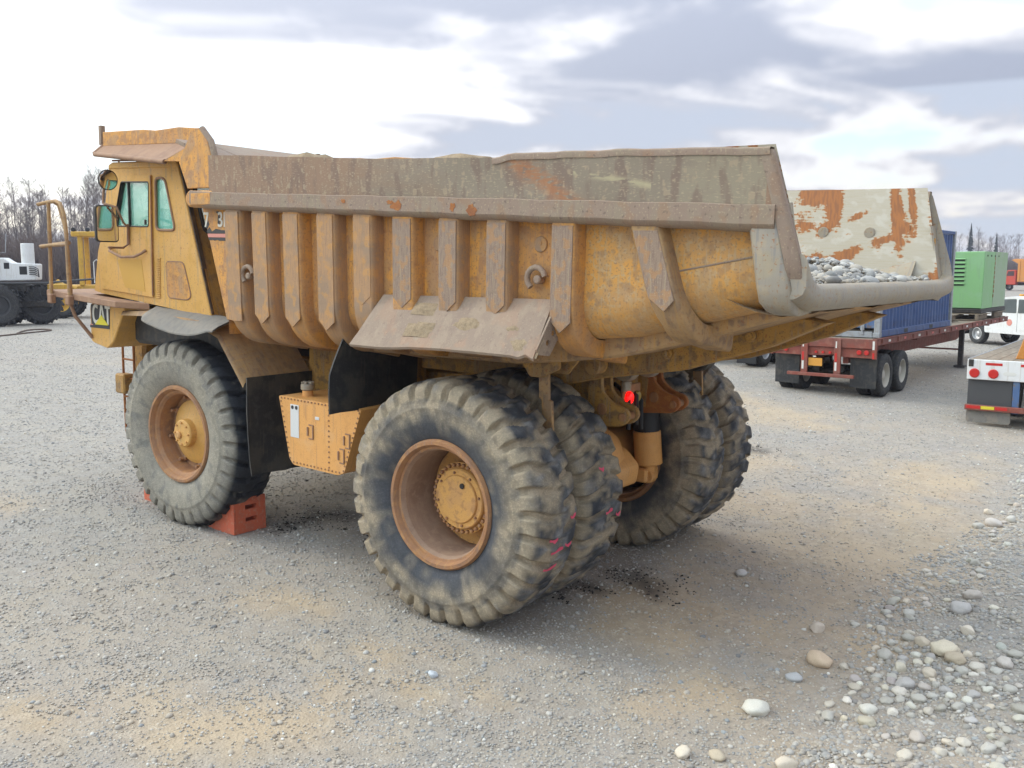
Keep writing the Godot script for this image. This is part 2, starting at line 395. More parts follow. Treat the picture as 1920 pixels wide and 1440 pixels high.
	flat_mat("seat_black", C3(0.03, 0.03, 0.032), 0.8)
	flat_mat("mirror_glass", C3(0.75, 0.78, 0.78), 0.03, 1.0)
	flat_mat("gold_lens", C3(0.36, 0.26, 0.06), 0.3)
	flat_mat("oil", C3(0.025, 0.02, 0.017), 0.7)
	flat_mat("cable", C3(0.12, 0.085, 0.065), 0.9)
	flat_mat("red_paint", C3(0.45, 0.05, 0.025), 0.4)
	var gl := flat_mat("green_glass", C3(0.24, 0.72, 0.54), 0.02)
	gl.transparency = BaseMaterial3D.TRANSPARENCY_ALPHA
	gl.albedo_color.a = 0.4
	var gd := flat_mat("dark_glass", C3(0.05, 0.07, 0.075), 0.02)
	gd.transparency = BaseMaterial3D.TRANSPARENCY_ALPHA
	gd.albedo_color.a = 0.7
	var em := flat_mat("red_lamp", C3(0.6, 0.01, 0.01), 0.3)
	em.emission_enabled = true; em.emission = Color(1.0, 0.03, 0.03); em.emission_energy_multiplier = 1.6
	var ew := flat_mat("white_lamp", C3(0.8, 0.8, 0.7), 0.3)
	ew.emission_enabled = true; ew.emission = Color(1.0, 0.93, 0.75); ew.emission_energy_multiplier = 2.5
	for k in ["tyre", "stone", "ground_v"]:
		var m := StandardMaterial3D.new()
		m.vertex_color_use_as_albedo = true; m.roughness = 0.88
		m.cull_mode = BaseMaterial3D.CULL_DISABLED
		M[k] = m
	var tm: StandardMaterial3D = M["tyre"]
	tm.uv1_triplanar = true; tm.uv1_scale = Vector3.ONE / 0.6
	tm.albedo_texture = paint(C3(0.72, 0.72, 0.72), [["fine", 0.45, 0.75, C3(1, 1, 1), 0.9], ["mid", 0.5, 0.8, C3(0.5, 0.5, 0.5), 0.6], ["speck", 0.68, 0.84, C3(0.4, 0.4, 0.4), 0.7]])
	tm.normal_enabled = true; tm.normal_texture = rough_n; tm.normal_scale = 0.45
	var sm: StandardMaterial3D = M["stone"]
	sm.uv1_triplanar = true; sm.uv1_scale = Vector3.ONE / 0.35
	sm.albedo_texture = paint(C3(0.85, 0.85, 0.85), [["fine", 0.5, 0.8, C3(1, 1, 1), 0.8], ["mid", 0.55, 0.8, C3(0.66, 0.64, 0.6), 0.6]])
	# gravel: two sizes of grains, each grain with its own tone, over sand
	var gm: StandardMaterial3D = M["ground_v"]
	gm.uv1_triplanar = true; gm.uv1_world_triplanar = true
	gm.uv1_scale = Vector3.ONE / 2.2
	gm.albedo_texture = paint(C3(0.84, 0.83, 0.82), [["cell", 0.5, 0.6, C3(0.70, 0.69, 0.68), 0.6], ["cell", 0.84, 0.88, C3(1, 1, 0.98), 0.6], ["cell2", 0.44, 0.54, C3(0.76, 0.74, 0.72), 0.5], ["cell2", 0.78, 0.82, C3(1, 0.99, 0.97), 0.6], ["cell2", 0.94, 0.97, C3(0.55, 0.54, 0.53), 0.5], ["speck", 0.6, 0.8, C3(0.66, 0.63, 0.6), 0.5], ["mid", 0.45, 0.8, C3(0.78, 0.74, 0.68), 0.6], ["low", 0.45, 0.75, C3(0.93, 0.89, 0.82), 0.5]])
	gm.normal_enabled = true; gm.normal_texture = bump(33, 0.2, 6.0, 2); gm.normal_scale = 0.35
	gm.roughness = 0.95
	# the inner face of the far side plate: pale scoured steel with rust, as the photograph shows it
	var im := Image.create(512, 256, false, Image.FORMAT_RGB8)
	var lo: PackedByteArray = NZ["mid"]; var fi: PackedByteArray = NZ["fine"]; var sc: PackedByteArray = NZ["scratch"]; var st: PackedByteArray = NZ["streak2"]
	# blots: centre u, v, size u, v, slant, strength   (u to the rear, v downwards)
	var blots := [[0.2, 0.1, 0.16, 0.14, 0.0, 1.0], [0.33, 0.2, 0.07, 0.26, 0.0, 1.0], [0.3, 0.42, 0.09, 0.08, -0.6, 0.9], [0.1, 0.4, 0.09, 0.2, 0.0, 0.55], [0.12, 0.83, 0.16, 0.1, -0.5, 1.0], [0.38, 0.74, 0.17, 0.08, -0.55, 0.8], [0.79, 0.28, 0.045, 0.4, 0.0, 1.0], [0.9, 0.2, 0.03, 0.26, 0.0, 0.9], [0.7, 0.55, 0.14, 0.06, -0.5, 0.6], [0.84, 0.42, 0.08, 0.16, 0, 0.6], [0.76, 0.86, 0.04, 0.08, 0, 0.7], [0.45, 0.95, 0.12, 0.06, -0.3, 0.8], [0.9, 0.98, 0.22, 0.07, -0.45, 1.2], [0.5, 0.32, 0.12, 0.05, -0.6, 0.45]]
	for y in 256:
		for x in 512:
			var u := x / 511.0; var w := y / 255.0
			var k := y * 2 * 512 + x
			var a := 0.0
			for b in blots:
				var du: float = u - b[0]
				var dv: float = w - b[1] - b[4] * du
				a = max(a, b[5] * exp(-(du * du) / (b[2] * b[2]) - (dv * dv) / (b[3] * b[3])))
			var nn: float = lo[k] / 255.0 * 0.5 + fi[k] / 255.0 * 0.35 + sc[k] / 255.0 * 0.25
			var t := sstep(0.47, 0.545, a * 0.75 + nn * 0.80 - 0.22)
			var c := C3(0.46, 0.41, 0.32).lerp(C3(0.40, 0.325, 0.21), sstep(0.4, 0.75, sc[(k + y * 700) % 262144] / 255.0) * 0.35)
			c = c.lerp(C3(0.56, 0.53, 0.46), sstep(0.5, 0.75, lo[k] / 255.0) * 0.5)
			var rc := C3(0.36, 0.125, 0.025).lerp(C3(0.26, 0.095, 0.025), sstep(0.4, 0.7, st[k] / 255.0))
			c = c.lerp(C3(0.46, 0.29, 0.13), 0.55 * sstep(0.40, 0.52, a * 0.75 + nn * 0.80 - 0.22))
			c = c.lerp(rc, t)
			im.set_pixel(x, y, S(c))
	im.generate_mipmaps()
	var lm := StandardMaterial3D.new()
	lm.albedo_texture = ImageTexture.create_from_image(im)
	lm.roughness = 0.5; lm.cull_mode = BaseMaterial3D.CULL_DISABLED
	M["liner"] = lm
	# the outer sideboard: brown steel with a diagonal red streak, pale scrapes and dust
	var im2 := Image.create(1024, 128, false, Image.FORMAT_RGB8)
	var lw: PackedByteArray = NZ["low2"]; var sk: PackedByteArray = NZ["streak"]; var sp: PackedByteArray = NZ["speck"]
	for y in 128:
		for x in 1024:
			var u := x / 1023.0; var w := y / 127.0
			var k := (y * 2 % 512) * 512 + (x % 512)
			var c := C3(0.26, 0.165, 0.105).lerp(C3(0.23, 0.185, 0.135), sstep(0.25, 0.6, u + 0.25 * (lw[k] / 255.0 - 0.5)))
			c = c.lerp(C3(0.27, 0.225, 0.155), 0.8 * sstep(0.86, 0.93, u + 0.1 * (lo[k] / 255.0 - 0.5)))
			c = c.lerp(C3(0.17, 0.11, 0.085), 0.65 * sstep(0.5, 0.75, sk[k] / 255.0))
			c = c.lerp(C3(0.34, 0.26, 0.17), 0.7 * sstep(0.6, 0.72, st[k] / 255.0) * sstep(0.4, 0.6, lw[(k * 3) % (512 * 512)] / 255.0))
			c = c.lerp(C3(0.38, 0.31, 0.2), 0.7 * sstep(0.68, 0.8, sp[k] / 255.0))
			var d: float = u - (0.655 + 0.095 * w) + 0.02 * (lo[k] / 255.0 - 0.5)
			c = c.lerp(C3(0.34, 0.135, 0.05), 0.75 * exp(-d * d / 0.0005) * sstep(0.25, 0.5, fi[k] / 255.0))
			var e: float = w - 0.36 - (u - 0.76) * 2.6
			if u > 0.75 and u < 0.86: c = c.lerp(C3(0.40, 0.345, 0.21), 0.85 * exp(-e * e / 0.004) * sstep(0.42, 0.5, lo[k] / 255.0))
			im2.set_pixel(x, y, S(c))
	im2.generate_mipmaps()
	var bm := StandardMaterial3D.new()
	bm.albedo_texture = ImageTexture.create_from_image(im2)
	bm.roughness = 0.75; bm.cull_mode = BaseMaterial3D.CULL_DISABLED
	M["sideboard"] = bm

# ---------------------------------------------------------------- camera, sky, sun
const CAM := Vector3(9.31, 3.056, 7.806)
const YAW := 0.647
const PITCH := -0.1237
const SUN_FROM := Vector3(-0.78, 0.5, 0.26)
const SKX := 29.0
const SKZ := 11.0
var gn := FastNoiseLite.new()
var gn2 := FastNoiseLite.new()

func make_sky() -> Image:
	var W := 2048; var H := 1024
	var f := FastNoiseLite.new()
	f.seed = 5; f.frequency = 0.55; f.noise_type = FastNoiseLite.TYPE_SIMPLEX_SMOOTH; f.fractal_octaves = 7; f.fractal_gain = 0.55
	var f2 := FastNoiseLite.new()
	f2.seed = 77; f2.frequency = 0.22; f2.noise_type = FastNoiseLite.TYPE_SIMPLEX_SMOOTH; f2.fractal_octaves = 4
	var sun := SUN_FROM.normalized()
	var data := PackedFloat32Array()
	data.resize(W * H * 3)
	var o := 0
	for y in H:
		var el := (0.5 - (y + 0.5) / H) * PI
		var se := sin(el); var ce := cos(el)
		for x in W:
			var ph := (x + 0.5) / W * TAU
			var r := 0.2; var g := 0.195; var b := 0.19
			if se > -0.01:
				var dx := sin(ph) * ce; var dz := -cos(ph) * ce
				var k: float = 1.0 / (max(se, 0.0) + 0.10)
				var px := dx * k; var pz := dz * k
				var wob := f2.get_noise_2d(px, pz)
				var d := f.get_noise_2d(px + wob * 0.9 + SKX, pz - wob * 0.9 + SKZ) * 0.5 + 0.5
				var cover := f2.get_noise_2d(px * 0.8 + 40.0, pz * 0.8 + 13.0) * 0.5 + 0.5
				var ca := dx * sun.x + se * sun.y + dz * sun.z
				var ang := acos(clamp(ca, -1.0, 1.0))
				var glow := exp(-ang * ang / 0.85)
				var q := d * 0.9 + cover * 0.4 - glow * 0.27 + 0.045
				var den: float = sstep(0.50, 0.66, q)
				var thick: float = sstep(0.56, 0.80, q)
				# air: cream at the horizon, pale blue above
				var t := sstep(0.02, 0.16, se)
				var ar: float = lerp(0.62, 0.36, t); var ag: float = lerp(0.55, 0.51, t); var ab: float = lerp(0.42, 0.62, t)
				var cr: float = lerp(0.55, 0.205, thick); var cg: float = lerp(0.54, 0.225, thick); var cb: float = lerp(0.545, 0.285, thick)
				var dd := den * (0.97 - 0.35 * exp(-max(se, 0.0) / 0.02))
				r = lerp(ar, cr, dd); g = lerp(ag, cg, dd); b = lerp(ab, cb, dd)
				var up: float = 1.0 + 2.0 * max(se, 0.0)
				r *= up; g *= up; b *= up
				var gg := glow * (0.82 - 0.42 * thick * den)
				r += gg * 1.0; g += gg * 0.97; b += gg * 0.92
			data[o] = r; data[o + 1] = g; data[o + 2] = b
			o += 3
	return Image.create_from_data(W, H, false, Image.FORMAT_RGBF, data.to_byte_array())

func _ready() -> void:
	rng.seed = 20240
	gn.seed = 3; gn.frequency = 0.35; gn.fractal_octaves = 3
	gn2.seed = 9; gn2.frequency = 0.9; gn2.fractal_octaves = 4
	var cam := Camera3D.new()
	cam.name = "camera"
	cam.fov = rad_to_deg(2.0 * atan(720.0 / 1720.0))
	cam.near = 0.05; cam.far = 6000.0
	cam.position = CAM
	cam.rotation = Vector3(PITCH, YAW, 0)
	add_child(cam)
	cam.current = true
	var env := Environment.new()
	var sky := Sky.new()
	var pm := PanoramaSkyMaterial.new()
	pm.panorama = ImageTexture.create_from_image(make_sky())
	sky.sky_material = pm
	env.sky = sky
	env.background_mode = Environment.BG_SKY
	env.background_energy_multiplier = 1.0
	env.tonemap_mode = Environment.TONE_MAPPER_LINEAR
	env.tonemap_exposure = 1.56
	env.sdfgi_enabled = true; env.ssao_enabled = true; env.ssil_enabled = true
	env.fog_enabled = true
	env.fog_density = 0.0005
	env.fog_light_color = Color(0.80, 0.82, 0.90)
	var we := WorldEnvironment.new()
	we.name = "environment"
	we.environment = env
	add_child(we)
	var sun := DirectionalLight3D.new()
	sun.name = "sun"
	sun.light_energy = 0.28
	sun.light_color = Color(1.0, 0.93, 0.82)
	sun.light_angular_distance = 22.0
	sun.shadow_enabled = true
	add_child(sun)
	sun.look_at_from_position(SUN_FROM * 50.0, Vector3.ZERO, Vector3.UP)
	make_materials()
	make_ground()
	make_wood()
	make_truck()
	make_trailer()
	make_background()
	make_stones()

# ---------------------------------------------------------------- ground
func berm(x: float, z: float) -> float:
	# the loose edge of piled gravel at the photograph's lower right
	var edge := 7.05 + 0.22 * sin(z * 0.8) + 0.3 * gn.get_noise_2d(z * 1.3, 4.0)
	return sstep(edge, edge + 2.2, x) * (1.0 - sstep(2.5, 5.5, z)) * sstep(-13.0, -7.0, z) * 0.22
func gh(x: float, z: float) -> float:
	var near := exp(-(pow(x - 5.0, 2) + z * z) / 900.0)
	return 0.3 * tanh(0.1 * (4.19 - x)) + 0.008 + near * (0.014 * gn.get_noise_2d(x * 1.2, z * 1.2) + 0.006 * gn2.get_noise_2d(x * 3.0, z * 3.0)) + berm(x, z)
# share of bare tan sand against grey gravel; places read from the photograph
func sand(x: float, z: float) -> float:
	var s := 0.0
	for b in [[4.1, 4.35, 1.1, 0.45, -0.5], [3.0, 5.2, 1.0, 0.5, -0.5], [4.35, 2.75, 0.8, 0.22, -0.3], [2.9, 2.6, 0.6, 0.25, -0.3], [5.6, 0.7, 0.9, 1.1, 0.4], [5.0, -3.4, 1.6, 1.6, 0.3], [3.4, -5.6, 1.6, 1.2, 0.0], [6.3, -6.5, 1.2, 2.0, 0.0], [0.6, -11.0, 3.5, 2.2, 0.2], [5.2, 2.9, 0.9, 0.2, -0.5], [6.2, -3.0, 2.0, 4.5, 0.1], [-6.0, 3.5, 4.0, 0.5, -0.2], [6.4, 1.9, 0.5, 0.9, 0.2], [-1.0, 6.0, 3.0, 0.3, -0.2]]:
		var dx: float = x - b[0]
		var dz: float = z - b[1] - b[4] * dx
		s = max(s, exp(-(dx * dx) / (b[2] * b[2]) - (dz * dz) / (b[3] * b[3])))
	var n := gn.get_noise_2d(x * 0.9 + 7.0, z * 0.9) * 0.5 + gn2.get_noise_2d(x * 1.4, z * 1.4) * 0.5
	return clamp(sstep(0.2, 0.95, s * 0.95 + n * 0.8) + 0.25 * sstep(0.05, 0.5, gn.get_noise_2d(x * 0.25, z * 0.25 + 50.0) + n * 0.3), 0.0, 1.0)
func oil(x: float, z: float) -> float:
	var s := 0.0
	for b in [[4.95, -0.05, 0.55, 0.4], [4.5, 0.5, 0.5, 0.3], [5.3, 0.2, 0.25, 0.22], [3.0, -6.2, 0.6, 0.3], [3.5, -6.9, 0.7, 0.2], [0.9, 0.6, 0.7, 0.8], [1.8, 0.2, 0.9, 0.8]]:
		var dx: float = x - b[0]
		var dz: float = z - b[1]
		s = max(s, exp(-(dx * dx) / (b[2] * b[2]) - (dz * dz) / (b[3] * b[3])))
	return sstep(0.5, 0.95, s + 0.55 * gn2.get_noise_2d(x * 4.0, z * 4.0))
func make_ground() -> void:
	var b := MB.new()
	var N := 300
	var P := []; var cols := []
	for i in N + 1:
		var row := []; var cr := []
		var ti := (i * 2.0 / N - 1.0)
		var x := 5.5 + 5.0 * sinh(ti * 7.2)
		for j in N + 1:
			var tj := (j * 2.0 / N - 1.0)
			var z := -0.5 + 5.0 * sinh(tj * 7.2)
			row.append(Vector3(x, gh(x, z), z))
			var s := sand(x, z)
			var c := C3(0.365, 0.338, 0.305).lerp(C3(0.475, 0.385, 0.28), s)
			var far := sstep(60.0, 160.0, Vector2(x, z).length())
			c = c.lerp(C3(0.34, 0.31, 0.275), far * 0.6)
			c = c.lerp(C3(0.05, 0.04, 0.034), oil(x, z) * 0.8)
			cr.append(c)
		P.append(row); cols.append(cr)
	b.grid(P, true, false, false, cols)
	var g := part(self, "ground", b, M.ground_v)
	g.set_meta("kind", "structure")

func pebble_mesh(sd: int, sub := 1) -> ArrayMesh:
	var r := RandomNumberGenerator.new()
	r.seed = sd
	var f := FastNoiseLite.new()
	f.seed = sd; f.frequency = 0.7; f.fractal_octaves = 2
	var nu := 7 + 5 * sub; var nv := 5 + 4 * sub
	var sx := r.randf_range(0.85, 1.15); var sy := r.randf_range(0.5, 0.8); var sz := r.randf_range(0.65, 1.0)
	var P := []
	var cuts := []
	if sub == 2 and sd % 2 == 1:   # broken stones: flats on the round
		for k in 7: cuts.append([Vector3(r.randfn(), r.randfn(), r.randfn()).normalized(), r.randf_range(0.27, 0.38)])
	for i in nu:
		var row := []
		for j in nv:
			var th := TAU * i / nu; var ph := -PI / 2 + PI * j / (nv - 1)
			var d := Vector3(cos(ph) * cos(th), sin(ph), cos(ph) * sin(th))
			var k := 1.0 + 0.24 * f.get_noise_3dv(d * 1.1) + 0.05 * f.get_noise_3dv(d * 4.0)
			var q := Vector3(d.x * sx, d.y * sy, d.z * sz) * k * 0.5
			for e in cuts:
				var over: float = q.dot(e[0]) - e[1]
				if over > 0.0: q -= e[0] * over * 0.9
			row.append(q)
		P.append(row)
	var b := MB.new()
	b.grid(P, true, true, false)
	for i in b.v.size():
		if i % nv == 0 or i % nv == nv - 1: b.n[i] = b.v[i].normalized()
	return b.mesh()
func stone_col(r: RandomNumberGenerator) -> Color:
	var pal := [C3(0.34, 0.34, 0.335), C3(0.44, 0.42, 0.385), C3(0.28, 0.285, 0.285), C3(0.54, 0.49, 0.41), C3(0.40, 0.36, 0.305), C3(0.31, 0.325, 0.325), C3(0.62, 0.60, 0.55), C3(0.37, 0.355, 0.32), C3(0.23, 0.225, 0.22), C3(0.48, 0.415, 0.33)]
	var c: Color = pal[r.randi() % pal.size()]
	var k := r.randf_range(0.9, 1.32)
	return Color(c.r * k, c.g * k, c.b * k)
func scatter(called: String, label: String, me: Mesh, spots: Array, parent: Node = self) -> MultiMeshInstance3D:
	var mm := MultiMesh.new()
	mm.transform_format = MultiMesh.TRANSFORM_3D
	mm.use_colors = true
	mm.mesh = me
	mm.instance_count = spots.size()
	for i in spots.size():
		mm.set_instance_transform(i, spots[i][0]); mm.set_instance_color(i, spots[i][1])
	var o := MultiMeshInstance3D.new()
	o.multimesh = mm
	o.material_override = M.stone
	o.name = numbered(called) if parent == self else called
	parent.add_child(o, true)
	tag(o, label, "gravel" if parent == self else "", "", "stuff")
	return o
func tumble(r: RandomNumberGenerator, s: float, p: Vector3, tilt := 0.35) -> Transform3D:
	var bs := Basis(Vector3.UP, r.randf() * TAU) * Basis(Vector3.RIGHT, r.randf_range(-tilt, tilt))
	return Transform3D(bs.scaled(Vector3.ONE * s), p)
func make_stones() -> void:
	var r := RandomNumberGenerator.new()
	r.seed = 4711
	var fwd := Vector2(-sin(YAW), -cos(YAW))
	var sets := [[], [], [], []]
	# small gravel over the yard, thinning with distance from where one can see it
	var lut := {}
	for i in 330000:
		var d := 3.6 + 70.0 * pow(r.randf(), 2.45)
		var a := r.randf_range(-0.72, 0.72)
		var dir := fwd.rotated(a)
		var x := CAM.x + dir.x * d; var z := CAM.z + dir.y * d
		var key := Vector2i(int(x * 5.0), int(z * 5.0))
		if not lut.has(key): lut[key] = Vector2(sand(key.x / 5.0, key.y / 5.0), oil(key.x / 5.0, key.y / 5.0))
		var so: Vector2 = lut[key]
		if r.randf() < so.x * 0.6: continue
		var s := 0.010 + 0.013 * pow(r.randf(), 1.8) + (0.034 * r.randf() if r.randf() < 0.05 else 0.0) + 0.00045 * d
		var c := stone_col(r)
		if r.randf() < 0.8: c = c.lerp(C3(0.365, 0.34, 0.31).lerp(C3(0.475, 0.385, 0.28), so.x), 0.55)
		if so.y > 0.4 and r.randf() < 0.7: c = C3(0.03, 0.025, 0.02)
		sets[i & 3].append([tumble(r, s, Vector3(x, gh(x, z) + s * 0.06, z)), c])
	# loose rounded gravel at the edge on the right
	for i in 15000:
		var z := r.randf_range(-12.0, 4.5)
		var edge := 7.1 + 0.22 * sin(z * 0.8) + 0.3 * gn.get_noise_2d(z * 1.3, 4.0)
		var x: float = edge + abs(r.randfn(0.0, 1.0)) * 1.1 + 0.25 * r.randf()
		var s := 0.018 + 0.03 * pow(r.randf(), 1.6) + (0.03 * r.randf() if r.randf() < 0.15 else 0.0)
		sets[i & 3].append([tumble(r, s, Vector3(x, gh(x, z) + s * 0.05, z)), stone_col(r).lerp(C3(0.40, 0.36, 0.31), 0.45)])
	for k in 4:
		scatter("gravel", "small grey and tan gravel spread over the yard", pebble_mesh(900 + k, 0), sets[k])
	# cobbles one can pick out
	var protos := []
	for k in 7: protos.append(pebble_mesh(300 + k, 2))
	# x, z, size, colour, label
	var big := [[7.05, 0.72, 0.21, C3(0.50, 0.40, 0.29), "tan egg-shaped cobble sitting alone on the dark gravel"],
		[6.99, 1.14, 0.13, C3(0.36, 0.38, 0.39), "smooth blue-grey cobble beside the tan egg-shaped one"],
		[6.96, 1.8, 0.20, C3(0.55, 0.53, 0.48), "pale angular cobble standing alone on the gravel"],
		[7.83, 0.06, 0.25, C3(0.55, 0.48, 0.37), "large cream cobble at the head of the loose pile"],
		[7.93, 0.18, 0.19, C3(0.42, 0.35, 0.26), "brown pointed cobble leaning on the large cream one"],
		[7.74, -0.98, 0.23, C3(0.38, 0.37, 0.355), "large grey cobble on the upper edge of the loose gravel"],
		[7.75, -1.45, 0.2, C3(0.42, 0.375, 0.33), "brownish cobble behind the large grey one"],
		[5.72, -0.83, 0.13, C3(0.45, 0.45, 0.42), "pale stone with a dark oily end behind the rear tyres"],
		[6.81, 2.66, 0.13, C3(0.53, 0.47, 0.39), "pale pinkish cobble at the bottom edge of the picture"],
		[7.0, 2.55, 0.12, C3(0.41, 0.34, 0.27), "brown cobble next to the pale pinkish one"],
		[4.82, 2.86, 0.1, C3(0.44, 0.47, 0.5), "flat pale blue stone on the open gravel"],
		[7.4, -4.6, 0.2, C3(0.47, 0.45, 0.41), "flat pale cobble far along the gravel edge"]]
	var spots := []
	for e in big: spots.append([e[0], e[1], e[2], e[3], e[4]])
	for i in 330:
		var z := r.randf_range(-9.0, 4.2)
		var x: float = 7.15 + abs(r.randfn(0.0, 0.6)) + 0.12 * sin(z * 0.8)
		if i < 190:
			z = r.randfn(0.75, 0.6); x = 8.0 + r.randfn(0.0, 0.4)
		var s := r.randf_range(0.055, 0.1) + (0.07 * r.randf() if r.randf() < 0.35 else 0.0)
		var ok := true
		for q in spots:
			if Vector2(q[0] - x, q[1] - z).length() < (q[2] + s) * 0.46: ok = false
		if ok: spots.append([x, z, s, stone_col(r).lerp(C3(0.44, 0.40, 0.34), 0.5), ""])
	for e in spots:
		e[3] = Color(min(e[3].r * 1.32, 0.8), min(e[3].g * 1.3, 0.78), min(e[3].b * 1.26, 0.74))
		var p := Vector3(e[0], gh(e[0], e[1]) + e[2] * 0.14, e[1])
		var o := share(self, "cobble", protos[r.randi() % 7 if e[4] == "" else (r.randi() % 4) * 2], null, tumble(r, e[2], p, 0.5))
		var q := Color(snapped(e[3].r, 0.03), snapped(e[3].g, 0.03), snapped(e[3].b, 0.03))
		var key := "cobble_" + q.to_html()
		if not M.has(key):
			var m: StandardMaterial3D = M.stone.duplicate()
			m.vertex_color_use_as_albedo = false
			m.albedo_color = S(q)
			M[key] = m
		o.material_override = M[key]
		var lum: float = (e[3].r + e[3].g + e[3].b) / 1.3
		var tone := "dark grey" if lum < 0.95 else ("grey" if lum < 1.15 else ("pale" if lum > 1.35 else "light"))
		if e[3].r - e[3].b > 0.16: tone = "cream" if lum > 1.2 else "brown"
		elif e[3].r - e[3].b > 0.11: tone += " tan"
		var big_w := "tiny" if e[2] < 0.07 else ("small" if e[2] < 0.09 else ("middling" if e[2] < 0.12 else "big"))
		var where := "at the picture's lower right corner" if e[1] > 1.1 and e[0] > 7.7 else ("in the dense pile by the large cream one" if e[1] > -0.2 and e[0] > 7.5 else ("on the near fringe of the loose gravel" if e[1] > -0.2 else ("beyond the large grey one on the gravel edge" if e[1] < -1.6 else "beside the large grey one")))
		tag(o, e[4] if e[4] != "" else "%s %s rounded cobble %s" % [big_w, tone, where], "cobble", "cobbles along the loose gravel edge")

# ---------------------------------------------------------------- haul truck (x to its rear, y up, z to its left, front axle at x = 0)
const TILT := 0.030
const WB := 4.19
var RAILTOP := [[0.6, 3.775], [1.19, 3.74], [4.57, 3.63], [6.98, 3.55]]
var BOARDTOP := [[1.05, 4.11], [1.09, 4.11], [3.34, 3.985], [4.69, 3.935], [6.0, 3.915], [6.92, 3.88]]
var VALLEY := [[1.1, 2.33], [2.76, 2.38], [4.2, 2.44], [5.3, 2.54], [5.8, 2.60], [6.16, 2.70], [7.05, 2.92]]
func contour(x: float, s: float, out: float, y_top: float, to_z := 0.0) -> Array:
	# outside of the body's cross-section from the rail down and under, moved outwards by out
	var yb := lerp_at(VALLEY, x)
	var q := []
	var r := 0.30
	var zc := 1.95 - r
	out += 0.010 * gn.get_noise_2d(x * 1.3, 20.0 + s)
	for k in 7: q.append(Vector3(x, lerp(y_top, yb + r, k / 6.0), s * (1.95 + out)))
	for k in range(1, 8):
		var a := k / 8.0 * PI / 2
		q.append(Vector3(x, yb + r - sin(a) * (r + out), s * (zc + cos(a) * (r + out))))
	q.append(Vector3(x, yb - out, s * zc))
	q.append(Vector3(x, yb - out - 0.03, s * lerp(zc, to_z, 0.4)))
	q.append(Vector3(x, yb - out - 0.08, s * to_z))
	return q
func rib(s: float, x0: float, x1: float, w: float, h: float, y_top: float) -> MB:
	# swept trapezoid; x0 at the top, x1 at the bottom
	var b := MB.new()
	var P := []
	var prof := [[-0.5, -0.01], [-0.48, 0.6], [-0.45, 0.88], [-0.38, 1.0], [0.38, 1.0], [0.45, 0.88], [0.48, 0.6], [0.5, -0.01]]
	var yb := lerp_at(VALLEY, x1)
	for p in prof:
		var row := []
		var ref := contour(x1, s, h * p[1], y_top, 1.25)
		for q in ref:
			var t: float = clamp((y_top - q.y) / (y_top - yb), 0.0, 1.0)
			row.append(Vector3(lerp(x0, x1, t) + p[0] * w, q.y, q.z))
		P.append(row)
	b.grid(P, s < 0)
	return b
func plate_on_rib(s: float, x0: float, x1: float, w: float, h: float, y0: float, y1: float, y_ref: float, tip: float) -> MB:
	var b := MB.new()
	var yb := lerp_at(VALLEY, x1)
	var X := func(y: float) -> float: return lerp(x0, x1, clamp((y_ref - y) / (y_ref - yb), 0.0, 1.0))
	var poly := PackedVector2Array()
	var hw := w * 0.39
	for p in [[y0, -1.0], [lerp(y0, y1, 0.5), -1.0], [y1 + tip, -1.0]]: poly.append(Vector2(X.call(p[0]) - hw, p[0]))
	poly.append(Vector2(X.call(y1), y1))
	for p in [[y1 + tip * 0.9, 1.0], [lerp(y0, y1, 0.5), 1.0], [y0, 1.0]]: poly.append(Vector2(X.call(p[0]) + hw, p[0]))
	var z := s * (1.95 + h)
	b.prism(poly, zf(0), min(z - s * 0.01, z + s * 0.006), max(z - s * 0.01, z + s * 0.006), 0.003)
	return b

